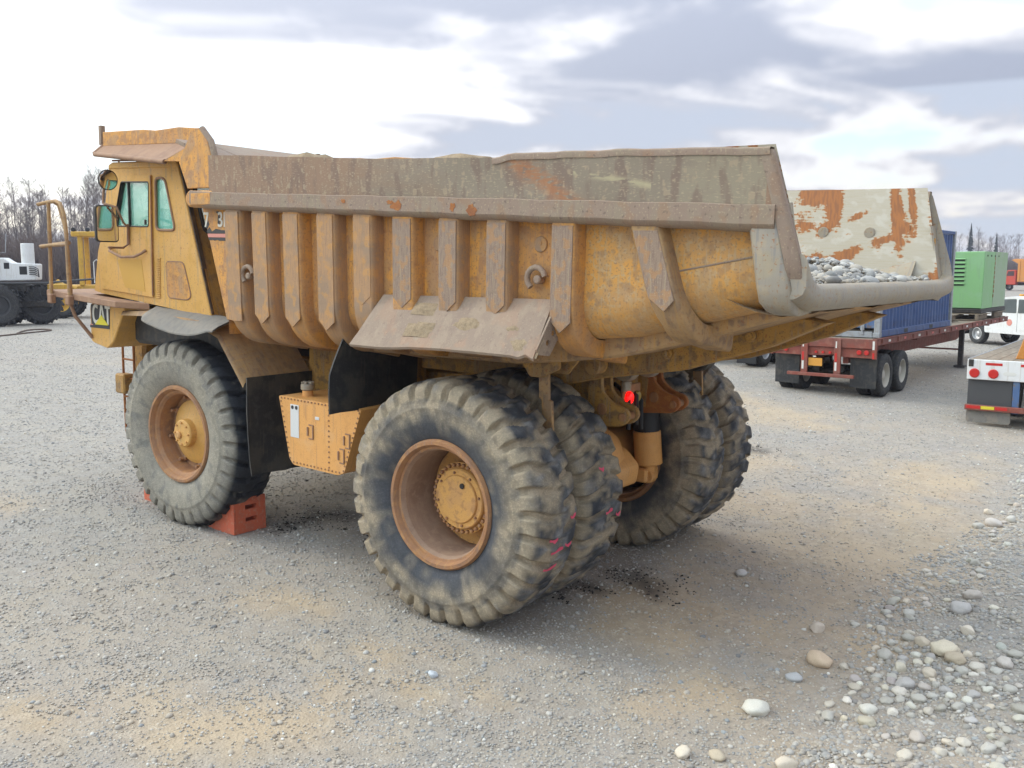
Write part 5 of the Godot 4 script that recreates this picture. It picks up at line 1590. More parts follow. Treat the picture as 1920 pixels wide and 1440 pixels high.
	b.tube([Vector3(-2.42, 3.71, 1.96), Vector3(-2.30, 3.66, 1.95), Vector3(-2.15, 3.40, 1.96), Vector3(-2.08, 3.1, 1.97), Vector3(-2.02, 2.46, 1.98)], 0.020, 8)
	b.tube([Vector3(-2.03, 3.18, 2.0), Vector3(-2.35, 3.17, 2.03), Vector3(-2.58, 3.15, 2.06), Vector3(-2.66, 3.14, 2.0), Vector3(-2.60, 3.17, 1.93), Vector3(-2.4, 3.19, 1.9), Vector3(-2.08, 3.2, 1.95)], 0.022, 8)
	part(t, "hand_rail", b, M.dirty_yellow)
	b = MB.new()
	b.tube([Vector3(-2.02, 2.46, 2.0), Vector3(-1.97, 2.3, 1.97), Vector3(-1.89, 2.03, 1.80)], 0.022, 8)
	part(t, "deck_brace", b, M.deck_brown)
	# side box with the maker's plate
	b = MB.new()
	b.prism(round_poly(P2([[-1.93, 2.46], [-1.93, 1.98], [-1.55, 1.92], [-1.40, 2.02], [-1.12, 2.46]]), 0.05), zf(0), 1.15, 1.80, 0.012)
	part(t, "side_box", b, M.yellow_cab)
	b = MB.new()
	b.prism(P2([[-1.935, 2.16], [-1.48, 2.165], [-1.46, 2.45], [-1.90, 2.45], [-1.90, 2.20], [-1.935, 2.2]]), zf(1.80), 0.001, 0.004)
	part(t, "maker_plate", b, M.decal_black)
	b = MB.new()
	b.prism(P2([[-1.93, 2.19], [-1.86, 2.193], [-1.86, 2.205], [-1.93, 2.202]]), zf(1.804), 0.001, 0.003)
	part(t, "plate_stripe", b, M.decal_pink)
	letters(t, "lettering", "CAT", 0.235, Transform3D(Basis().scaled(Vector3(0.72, 1, 1)), Vector3(-1.655, 2.33, 1.807)), M.decal_white, 0.004)
	b = MB.new()
	b.prism(P2([[-1.80, 2.205], [-1.49, 2.21], [-1.645, 2.33]]), zf(1.81), 0.0, 0.004)
	part(t, "plate_triangle", b, M.decal_yellow)
	# grey rubber sheet over the front wheel and the dirty fender behind it
	b = MB.new()
	var G := []
	for k in 15:
		var w := k / 14.0
		var row := []
		for j in 6:
			var q := j / 5.0
			var x: float = lerp(-0.62, 0.98, w)
			var yi: float = lerp(2.50, 2.44, w)
			var drop: float = 0.04 + 0.22 * pow(sin(min(w * 1.05, 1.0) * PI * 0.86 + 0.2), 0.8) * (0.5 + 0.5 * w)
			row.append(Vector3(x + 0.05 * q * (1.0 - w), yi - drop * q * q + 0.012 * gn.get_noise_2d(x * 4.0, q * 3.0), lerp(1.70, 2.06, q * sin(clamp(w * 8.0, 0.0, 1.0) * PI / 2))))
		G.append(row)
	b.grid(G, true)
	var G2 := []
	for row in G:
		var r2 := []
		for p in row: r2.append(p - Vector3(0, 0.016, 0))
		G2.append(r2)
	b.grid(G2, false)
	b.grid([range(15).map(func(k): return G[k][5]), range(15).map(func(k): return G2[k][5])], false)
	part(t, "fender_sheet", b, M.grey_rubber)
	for s in [1.0, -1.0]:
		b = MB.new()
		var F := []
		for e in [[-1.0, 2.42], [-0.5, 2.44], [0.5, 2.40], [0.88, 2.29], [1.06, 2.08], [1.20, 1.92], [1.30, 1.80]]:
			F.append([Vector3(e[0], e[1] - 0.05, s * 1.93), Vector3(e[0], e[1], s * 1.90), Vector3(e[0] + 0.02, e[1] + 0.05, s * 1.05)])
		b.grid(F, s < 0)
		part(t, "front_fender", b, M.dirty_yellow)
		b = flap_mesh(1.36, [[1.86, 1.05, 1.92], [1.5, 1.05, 1.925], [1.1, 1.06, 1.90], [0.80, 1.10, 1.86]], s, 0.05)
		part(t, "front_mud_flap", b, M.flap_rubber)
		b = flap_mesh(2.87, [[2.42, 0.95, 1.95], [2.30, 0.95, 2.02], [2.14, 0.95, 2.10], [2.06, 0.95, 2.135], [1.86, 0.96, 2.14], [1.69, 0.98, 2.13]], s, 0.035)
		part(t, "rear_mud_flap", b, M.flap_rubber)
	# fuel tank
	b = MB.new()
	b.prism(round_poly(P2([[1.68, 1.70], [2.90, 1.70], [2.66, 1.04], [2.58, 1.00], [1.90, 1.00], [1.84, 1.06]]), 0.03), zf(0), 1.05, 1.77, 0.02)
	var tank := part(t, "fuel_tank", b, M.yellow_tank)
	b = MB.new()
	b.cyl(Vector3(1.93, 1.70, 1.60), Vector3(1.93, 1.76, 1.60), 0.055, 16)
	part(tank, "filler_neck", b, M.yellow_tank)
	b = MB.new()
	b.cyl(Vector3(1.93, 1.76, 1.60), Vector3(1.93, 1.83, 1.60), 0.07, 16, 0.012)
	for a in 3: b.box(Vector3(1.93, 1.84, 1.60), Vector3(0.13, 0.02, 0.025), 0.004, Basis(Vector3.UP, a * PI / 3))
	part(tank, "filler_cap", b, M.grey_steel)
	b = MB.new()
	var edges := [[Vector2(1.70, 1.68), Vector2(2.88, 1.68)], [Vector2(2.88, 1.68), Vector2(2.64, 1.03)], [Vector2(2.62, 1.03), Vector2(1.88, 1.03)], [Vector2(1.86, 1.04), Vector2(1.71, 1.67)], [Vector2(2.44, 1.66), Vector2(2.44, 1.03)]]
	for e in edges:
		var n := int((e[1] - e[0]).length() / 0.05)
		for k in n:
			var p: Vector2 = e[0].lerp(e[1], (k + 0.5) / n)
			b.lathe([Vector2(0.011, 0.0), Vector2(0.009, 0.008), Vector2(0.0005, 0.011)], Transform3D(Basis(), Vector3(p.x, p.y, 1.769)), 6)
	part(tank, "rivets", b, M.rusty_rim).set_meta("kind", "stuff")
	b = MB.new()
	b.box(Vector3(1.93, 1.46, 1.772), Vector3(0.13, 0.34, 0.006), 0.002)
	part(tank, "notice_plate", b, M.white_plate)
	b = MB.new()
	for e in [[1.90, 1.60], [1.96, 1.60]]: b.cyl(Vector3(e[0], e[1], 1.7755), Vector3(e[0], e[1], 1.7775), 0.02, 14)
	part(tank, "notice_emblem", b, M.decal_black)
	b = MB.new()
	b.box(Vector3(2.27, 1.53, 1.772), Vector3(0.06, 0.03, 0.006), 0.002)
	part(tank, "notice_plate", b, M.white_plate)
	for e in [[2.13, 1.38], [2.66, 1.36], [2.58, 1.20]]:
		b = MB.new()
		b.box(Vector3(e[0], e[1], 1.776), Vector3(0.02, 0.09, 0.014), 0.003)
		b.box(Vector3(e[0] + 0.08, e[1], 1.776), Vector3(0.014, 0.14, 0.014), 0.003)
		b.box(Vector3(e[0] + 0.05, e[1] + 0.07, 1.774), Vector3(0.07, 0.012, 0.01), 0.003)
		b.box(Vector3(e[0] + 0.05, e[1] - 0.07, 1.774), Vector3(0.07, 0.012, 0.01), 0.003)
		part(tank, "sight_bracket", b, M.deck_brown)
	b = MB.new()
	b.tube([Vector3(2.2, 1.75, 1.3), Vector3(2.35, 1.74, 1.45), Vector3(2.55, 1.72, 1.62)], 0.028, 8)
	b.tube([Vector3(2.2, 1.80, 1.2), Vector3(2.5, 2.0, 1.1), Vector3(2.7, 2.1, 1.0)], 0.03, 8)
	part(t, "pipe", b, M.yellow_frame)
	b = MB.new()
	b.tube([Vector3(2.1, 2.3, 1.0), Vector3(2.2, 2.05, 1.05), Vector3(2.35, 1.95, 1.1), Vector3(2.7, 1.9, 1.1)], 0.05, 8)
	part(t, "pipe", b, M.black)
	b = MB.new()
	b.box(Vector3(2.0, 1.9, 0.85), Vector3(1.6, 0.6, 0.25), 0.03)
	part(t, "hydraulic_tank", b, M.yellow_frame)
	# front ladder and its step box, seen past the front tyre
	b = MB.new()
	for x in [-2.16, -1.9]: b.tube([Vector3(x, 2.0, 1.25), Vector3(x, 1.3, 1.25), Vector3(x + 0.02, 0.72, 1.25)], 0.018, 6)
	for y in [0.95, 1.2, 1.45, 1.7]: b.tube([Vector3(-2.15, y, 1.25), Vector3(-1.9, y, 1.25)], 0.014, 6)
	part(t, "ladder", b, M.rust_orange)
	b = MB.new()
	b.box(Vector3(-2.1, 1.38, 1.27), Vector3(0.22, 0.26, 0.16), 0.02)
	part(t, "step_box", b, M.yellow_frame)
	# front flank sheet of the body with what is left of its decal
	b = MB.new()
	b.prism(P2([[0.70, 3.60], [1.26, 3.60], [1.30, 2.45], [1.08, 2.45]]), zf(0), 1.93, 1.952, 0.004)
	part(t, "flank_sheet", b, M.yellow_body)
	b = MB.new()
	b.prism(P2([[0.775, 3.37], [0.82, 3.40], [0.86, 3.355], [0.93, 3.385], [1.02, 3.37], [1.23, 3.37], [1.23, 3.335], [0.785, 3.335]]), zf(1.952), 0.001, 0.003)
	b.prism(P2([[0.795, 3.295], [1.23, 3.295], [1.23, 3.262], [0.98, 3.262], [0.96, 3.27], [0.90, 3.262], [0.88, 3.27], [0.81, 3.266]]), zf(1.952), 0.001, 0.003)
	part(t, "decal_band", b, M.decal_black)
	b = MB.new()
	b.prism(P2([[0.785, 3.333], [1.23, 3.333], [1.23, 3.297], [0.795, 3.297]]), zf(1.952), 0.001, 0.003)
	part(t, "decal_stripe", b, M.decal_pink)
	letters(t, "model_number", "7", 0.15, Transform3D(Basis().scaled(Vector3(0.8, 1, 1)), Vector3(0.765, 3.475, 1.955)), M.decal_white, 0.003)
	letters(t, "model_number", "3B", 0.15, Transform3D(Basis().scaled(Vector3(0.8, 1, 1)), Vector3(1.06, 3.475, 1.955)), M.decal_white, 0.003)
	b = MB.new()
	b.prism(P2([[0.74, 3.40], [0.80, 3.47], [0.82, 3.43], [0.78, 3.385]]), zf(1.952), 0.001, 0.0025)
	b.prism(P2([[0.93, 3.56], [0.97, 3.53], [0.96, 3.44], [0.99, 3.40], [1.0, 3.5], [0.98, 3.565]]), zf(1.952), 0.001, 0.0025)
	part(t, "decal_scrap", b, M.decal_black)

func make_truck() -> void:
	var t := base("haul_truck", "huge weathered yellow mining dump truck parked on the gravel", "dump truck")
	t.transform = truck_tr()
	make_wheels(t)
	make_chassis(t)
	make_cab(t)
	make_body(t)
	make_load()
	# wheel chocks at the left front tyre
	for e in [[0.53, 1.50, 0.0, "red wheel chock with two slots behind the front tyre"], [-1.02, 1.30, PI, "red wheel chock in front of the front tyre"]]:
		var b := MB.new()
		var pts := [[0.30, 0.0], [0.30, 0.40]]
		for k in 9:
			var a := k / 8.0
			pts.append([lerp(0.18, -0.26, a) + 0.03, 0.38 * pow(1.0 - a, 1.6) + 0.02])
		pts.append([-0.27, 0.0])
		pts[0][0] = 0.19; pts[1][0] = 0.19
		b.prism(P2(pts), zf(0), -0.19, 0.19, 0.004)
		pts[0][0] = 0.30; pts[1][0] = 0.30
		for z in [-0.203, 0.203]: b.prism(P2(pts), zf(z), -0.0125, 0.0125, 0.004)
		var holes := []
		for y in [0.29, 0.15]: holes.append(P2([[-0.09, y - 0.025], [0.06, y - 0.025], [0.06, y + 0.025], [-0.09, y + 0.025]]))
		for q in holed(P2([[-0.19, 0.002], [0.19, 0.002], [0.19, 0.398], [-0.19, 0.398]]), holes):
			b.prism(q, Transform3D(Basis(Vector3(0, 0, 1), Vector3(0, 1, 0), Vector3(-1, 0, 0)), Vector3(0.19, 0, 0)), -0.11, 0.0)
		var o := base("wheel_chock", e[3], "chock", Vector3(e[0], gh(e[0], e[1]) - 0.005, e[1]), e[2] + (-0.03 if e[2] == 0.0 else 0.0), "chocks at the front tyre")
		part(o, "wedge", b, M.chock_red)

# ---------------------------------------------------------------- vehicles and goods behind
var road_meshes := {}
func road_wheel(t: Node3D, at: Vector3, outward: float, R := 0.51, W := 0.27, rim := "wheel_white") -> void:
	var k := "%0.2f_%0.2f" % [R, W]
	if not road_meshes.has(k):
		var b := MB.new()
		var P := []
		var pr := [[0.56, -0.40], [0.62, -0.5], [0.80, -0.52], [0.93, -0.49], [0.985, -0.42], [1.0, -0.3], [1.0, -0.17], [0.97, -0.15], [0.97, -0.12], [1.0, -0.10], [1.0, 0.10], [0.97, 0.12], [0.97, 0.15], [1.0, 0.17], [1.0, 0.3], [0.985, 0.42], [0.93, 0.49], [0.80, 0.52], [0.62, 0.5], [0.56, 0.40]]
		for i in 96:
			var row := []
			for p in pr:
				var cut: float = 0.03 if (i % 3 == 0 and abs(p[1]) > 0.28 and p[0] > 0.9) else 0.0
				var th := TAU * i / 96.0
				row.append(Vector3(cos(th) * R * (p[0] - cut), sin(th) * R * (p[0] - cut), p[1] * W))
			P.append(row)
		b.grid(P, false, true, false)
		var r := MB.new()
		r.lathe([Vector2(R * 0.58, -W * 0.42), Vector2(R * 0.60, W * 0.44), Vector2(R * 0.55, W * 0.46), Vector2(R * 0.53, W * 0.40), Vector2(R * 0.50, W * 0.05), Vector2(R * 0.40, -W * 0.02), Vector2(R * 0.24, W * 0.05), Vector2(R * 0.20, W * 0.25), Vector2(R * 0.10, W * 0.30), Vector2(0.001, W * 0.30)], Transform3D(), 30)
		bolt_ring(r, Transform3D(), 10, R * 0.30, 0.02, 0.03, W * 0.03)
		road_meshes[k] = [b.mesh(), r.mesh()]
	var w := hub(t, "wheel")
	w.transform = Transform3D(Basis(Vector3.UP, 0.0 if outward > 0 else PI) * Basis(), at)
	w.transform = Transform3D(Basis(Vector3.UP, PI / 2 * outward), at)
	share(w, "tyre", road_meshes[k][0], M.road_tyre)
	share(w, "rim", road_meshes[k][1], M[rim])
func bx(parent: Node, called: String, m: Material, at: Vector3, s: Vector3, bev := 0.01, bs := Basis()) -> MeshInstance3D:
	var b := MB.new()
	b.box(at, s, bev, bs)
	return part(parent, called, b, m)

func make_trailer() -> void:
	var gy := gh(2.5, -18.0)
	var at := Vector3(2.02, gy, -14.17)
	var tr := -0.042
	var t := base("flatbed_trailer", "rusty red flatbed semi-trailer carrying the blue container", "trailer", at, tr)
	var DY := 1.40
	# deck planks between side rails
	for k in 9:
		bx(t, "deck_plank", M.plank, Vector3(-1.08 + k * 0.27, DY - 0.03, -6.8), Vector3(0.262, 0.05, 13.5), 0.006)
	for s in [1.0, -1.0]:
		var b := MB.new()
		b.box(Vector3(s * 1.26, DY - 0.07, -6.8), Vector3(0.05, 0.16, 13.6), 0.01)
		b.box(Vector3(s * 1.27, DY + 0.005, -6.8), Vector3(0.06, 0.02, 13.6), 0.004)
		part(t, "side_rail", b, M.trailer_red)
		for k in 11:
			bx(t, "reflective_tape", M.marker_white if k % 2 == 0 else M.marker_red, Vector3(s * 1.288, DY - 0.07, -0.9 - k * 1.2), Vector3(0.004, 0.055, 0.16), 0.001)
			bx(t, "stake_pocket", M.trailer_red, Vector3(s * 1.30, DY - 0.06, -0.35 - k * 1.2), Vector3(0.04, 0.11, 0.09), 0.006)
		# main beam, deeper behind the neck
		b = MB.new()
		b.prism(P2([[0.2, DY - 0.1], [13.4, DY - 0.1], [13.4, DY - 0.3], [11.5, DY - 0.32], [10.0, DY - 0.62], [0.2, DY - 0.62]]), Transform3D(Basis(Vector3(0, 0, -1), Vector3(0, 1, 0), Vector3(1, 0, 0)), Vector3(s * 0.5, 0, 0)), -0.06, 0.06, 0.01)
		part(t, "main_beam", b, M.trailer_red)
		# landing leg
		b = MB.new()
		b.box(Vector3(s * 0.92, 0.68, -9.1), Vector3(0.14, 1.28, 0.14), 0.01)
		b.box(Vector3(s * 0.92, 0.03, -9.1), Vector3(0.32, 0.06, 0.28), 0.01)
		part(t, "landing_leg", b, M.black_steel)
		# wheels, two axles with duals
		for z in [-0.85, -2.12]:
			road_wheel(t, Vector3(s * 1.13, 0.50, z), s)
			road_wheel(t, Vector3(s * 0.80, 0.50, z), -s)
		# mud flap
		b = MB.new()
		b.prism(P2([[-0.30, 0.22], [0.31, 0.22], [0.32, 0.98], [-0.31, 0.98]]), Transform3D(Basis(), Vector3(s * 0.93, 0, -0.20)), -0.008, 0.008, 0.003)
		part(t, "mud_flap", b, M.flap_rubber)
	for z in [-0.85, -2.12]:
		var b := MB.new()
		b.cyl(Vector3(-1.0, 0.5, z), Vector3(1.0, 0.5, z), 0.07, 12)
		b.cyl(Vector3(-0.3, 0.62, z + 0.2), Vector3(-0.3, 0.62, z + 0.4), 0.1, 12, 0.01)
		b.cyl(Vector3(0.3, 0.62, z + 0.2), Vector3(0.3, 0.62, z + 0.4), 0.1, 12, 0.01)
		part(t, "axle", b, M.black_steel)
	for k in 5: bx(t, "cross_member", M.trailer_red, Vector3(0, DY - 0.15, -0.7 - 2.6 * k), Vector3(2.5, 0.1, 0.06), 0.006)
	var bb := MB.new()
	bb.tube([Vector3(-0.92, 0.55, -9.1), Vector3(0.92, 0.55, -9.1)], 0.03, 6)
	part(t, "leg_brace", bb, M.trailer_red)
	# tail: beam, posts, bumper, lights
	bx(t, "rear_beam", M.trailer_red, Vector3(0, DY - 0.115, 0.0), Vector3(2.58, 0.22, 0.08), 0.008)
	bb = MB.new()
	bb.prism(P2([[-1.27, DY - 0.23], [1.27, DY - 0.23], [1.27, DY - 0.45], [0.5, DY - 0.45], [0.3, DY - 0.40], [0.05, DY - 0.43], [-0.4, DY - 0.45], [-1.27, DY - 0.45]]), zf(-0.03), -0.02, 0.02, 0.006)
	part(t, "light_panel", bb, M.trailer_red)
	for s in [1.0, -1.0]:
		bx(t, "bumper_post", M.trailer_red, Vector3(s * 0.40, DY - 0.46, 0.05), Vector3(0.16, 0.88, 0.05), 0.008)
		bx(t, "reflective_tape", M.marker_red, Vector3(s * 0.40 - 0.03, DY - 0.46, 0.077), Vector3(0.05, 0.2, 0.003), 0.001)
		bx(t, "reflective_tape", M.marker_white, Vector3(s * 0.40 - 0.03, DY - 0.68, 0.077), Vector3(0.05, 0.2, 0.003), 0.001)
		bx(t, "reflective_tape", M.marker_white, Vector3(s * 0.40 - 0.03, DY - 0.16, 0.077), Vector3(0.03, 0.16, 0.003), 0.001)
		bx(t, "corner_post", M.trailer_red, Vector3(s * 1.25, DY - 0.22, 0.03), Vector3(0.1, 0.48, 0.06), 0.008)
		for o in [0.0, 0.17]:
			bb = MB.new()
			bb.cyl(Vector3(s * 1.06 - s * o, DY - 0.32, 0.0), Vector3(s * 1.06 - s * o, DY - 0.32, 0.035), 0.058, 16, 0.012)
			part(t, "tail_lamp", bb, M.marker_red)
	bx(t, "reflective_tape", M.marker_red, Vector3(1.23, DY - 0.38, 0.062), Vector3(0.05, 0.14, 0.003), 0.001)
	bx(t, "reflective_tape", M.marker_white, Vector3(1.23, DY - 0.14, 0.062), Vector3(0.05, 0.2, 0.003), 0.001)
	for x in [-0.14, 0.03, 0.2]:
		bb = MB.new()
		bb.cyl(Vector3(x, DY - 0.36, -0.01), Vector3(x, DY - 0.36, 0.02), 0.034, 12, 0.008)
		part(t, "marker_lamp", bb, M.marker_red)
	bx(t, "bumper_bar", M.trailer_red, Vector3(0, 0.50, 0.06), Vector3(1.62, 0.08, 0.09), 0.01)
	bx(t, "licence_plate", M.plate_orange, Vector3(-0.14, DY - 0.60, 0.03), Vector3(0.34, 0.19, 0.006), 0.002)
	bx(t, "plate_lamp", M.marker_white, Vector3(-0.16, DY - 0.47, 0.03), Vector3(0.08, 0.03, 0.03), 0.008)
	# container
	var L := 6.25; var H := 2.66; var W := 2.44
	var c := base("shipping_container", "weathered dark blue steel shipping container on the red trailer", "container", at + Basis(Vector3.UP, tr) * Vector3(0, DY + 0.012, -0.35), tr)
	for s in [1.0, -1.0]:
		var P := []
		var z := -0.14
		var k := 0
		var step := [0.07, 0.06, 0.07, 0.06]
		while z > -L + 0.16:
			var dep: float = 0.0 if (k % 4 == 0 or k % 4 == 1) else 0.04
			P.append([Vector3(s * (W / 2 - 0.015 - dep), 0.16, z), Vector3(s * (W / 2 - 0.015 - dep), H - 0.10, z)])
			z -= step[k % 4]; k += 1
		var b := MB.new()
		for i in P.size() - 1: b.face([P[i][0], P[i][1], P[i + 1][1], P[i + 1][0]], Vector3(s, 0, 0))
		part(c, "corrugated_side", b, M.container_blue)
		bx(c, "bottom_rail", M.container_blue, Vector3(s * (W / 2 - 0.04), 0.09, -L / 2), Vector3(0.08, 0.16, L - 0.3), 0.008)
		bx(c, "top_rail", M.container_blue, Vector3(s * (W / 2 - 0.03), H - 0.05, -L / 2), Vector3(0.06, 0.09, L - 0.3), 0.008)
		for e in [-0.07, -L + 0.07]:
			bx(c, "corner_post", M.galvanised, Vector3(s * (W / 2 - 0.07), H / 2, e), Vector3(0.14, H - 0.2, 0.14), 0.01)
			bx(c, "corner_casting", M.galvanised, Vector3(s * (W / 2 - 0.08), 0.06, e), Vector3(0.165, 0.12, 0.17), 0.012)
			bx(c, "corner_casting", M.galvanised, Vector3(s * (W / 2 - 0.08), H - 0.05, e), Vector3(0.165, 0.12, 0.17), 0.012)
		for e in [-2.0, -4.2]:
			bx(c, "pocket_shade_plate", M.black, Vector3(s * (W / 2 + 0.0005), 0.085, e), Vector3(0.006, 0.10, 0.3), 0.001)  # flat black plate, painted shade of a fork pocket
		bx(c, "door_leaf", M.container_door, Vector3(s * 0.56, H / 2 + 0.04, -0.05), Vector3(1.08, H - 0.36, 0.05), 0.012)
		for x in [0.25, 0.82]:
			var q := MB.new()
			q.cyl(Vector3(s * x, 0.12, 0.02), Vector3(s * x, H - 0.12, 0.02), 0.022, 8)
			q.box(Vector3(s * x, 0.24, 0.01), Vector3(0.09, 0.14, 0.05), 0.008)
			q.box(Vector3(s * x, 0.1, 0.01), Vector3(0.07, 0.07, 0.06), 0.008)
			q.box(Vector3(s * x - 0.1, 1.0, 0.03), Vector3(0.28, 0.03, 0.02), 0.004)
			part(c, "lock_rod", q, M.galvanised)
	bx(c, "door_sill", M.galvanised, Vector3(0, 0.07, -0.03), Vector3(W - 0.34, 0.14, 0.09), 0.008)
	bx(c, "door_header", M.container_blue, Vector3(0, H - 0.07, -0.03), Vector3(W - 0.3, 0.13, 0.09), 0.008)
	bx(c, "roof_sheet", M.container_blue, Vector3(0, H - 0.03, -L / 2), Vector3(W - 0.12, 0.03, L - 0.3), 0.006)
	bx(c, "end_wall", M.container_blue, Vector3(0, H / 2, -L + 0.06), Vector3(W - 0.28, H - 0.2, 0.05), 0.008)
	bx(c, "container_floor", M.plank, Vector3(0, 0.15, -L / 2), Vector3(W - 0.2, 0.03, L - 0.3), 0.004)
	bx(c, "rust_panel", M.rust_orange, Vector3(-0.52, 0.52, -0.022), Vector3(0.42, 0.5, 0.006), 0.001)
	bx(c, "notice_plate", M.white_plate, Vector3(0.95, 1.02, -0.022), Vector3(0.2, 0.1, 0.006), 0.001)
	# generator on its skid
	var gz := -10.1
	var g := base("generator", "light green diesel generator cabinet on pallets behind the container", "generator", at + Basis(Vector3.UP, tr) * Vector3(0.42, DY + 0.012, gz), tr)
	bx(g, "skid", M.black_steel, Vector3(0, 0.29, -1.6), Vector3(1.6, 0.12, 3.4), 0.01)
	var b := MB.new()
	b.prism(P2([[-0.78, 0.37], [0.78, 0.37], [0.80, 2.16], [-0.80, 2.16]]), zf(0), -1.4, 0.0, 0.02)
	part(g, "louvred_cabinet", b, M.generator_green)
	b = MB.new()
	b.prism(P2([[-0.78, 0.37], [0.785, 0.37], [0.805, 2.165], [-0.80, 2.165]]), zf(0), -3.2, -1.41, 0.02)
	part(g, "rear_cabinet", b, M.generator_faded)
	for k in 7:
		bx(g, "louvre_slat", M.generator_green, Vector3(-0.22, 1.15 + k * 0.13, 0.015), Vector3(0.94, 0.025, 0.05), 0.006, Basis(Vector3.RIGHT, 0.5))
		bx(g, "louvre_shade_strip", M.black, Vector3(-0.22, 1.11 + k * 0.13, 0.001), Vector3(0.9, 0.05, 0.012), 0.001)  # black strip on the solid face, painted shade between slats
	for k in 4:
		bx(g, "vent_shade_patch", M.black, Vector3(0.80, 2.03, -0.35 - k * 0.5), Vector3(0.02, 0.05, 0.1), 0.003)  # black box on the solid side, painted shade of a vent
	for k in 9: bx(g, "peeling_strip", M.rusty_rim, Vector3(0.795 - 0.0, 1.95 - k * 0.15, -1.40 - 0.02 * (k % 2)), Vector3(0.02, 0.10, 0.06), 0.004)
	bx(g, "side_latch", M.black, Vector3(-0.6, 0.95, 0.01), Vector3(0.06, 0.04, 0.03), 0.005)
	for k in 3:
		var p := base("pallet", ["grey weathered pallet under the green generator's front end", "grey weathered pallet under the green generator's far end", "grey pallet with a broken gusset plate against the container"][k], "pallet", at + Basis(Vector3.UP, tr) * Vector3([0.42, 0.42, -0.1][k], DY + 0.006, [gz - 0.4, gz - 2.6, gz + 1.35][k]), tr, "pallets on the trailer")
		for j in 6: bx(p, "board", M.plank, Vector3(0, 0.205, -0.5 + j * 0.2), Vector3(1.7, 0.025, 0.14), 0.004)
		for j in 3: bx(p, "bearer", M.plank, Vector3(-0.7 + j * 0.7, 0.115, 0), Vector3(0.1, 0.15, 1.15), 0.006)
		for j in 3: bx(p, "bottom_board", M.plank, Vector3(0, 0.02, -0.5 + j * 0.5), Vector3(1.7, 0.025, 0.14), 0.004)
		if k == 2:
			b = MB.new()
			b.prism(P2([[0.0, 0.23], [0.75, 0.23], [0.1, 1.1], [0.0, 1.1]]), zf(0.2), -0.02, 0.02, 0.004)
			b.box(Vector3(0.1, 0.40, -0.1), Vector3(0.7, 0.3, 0.4), 0.02)
			part(p, "scrap_bracket", b, M.rusty_rim)

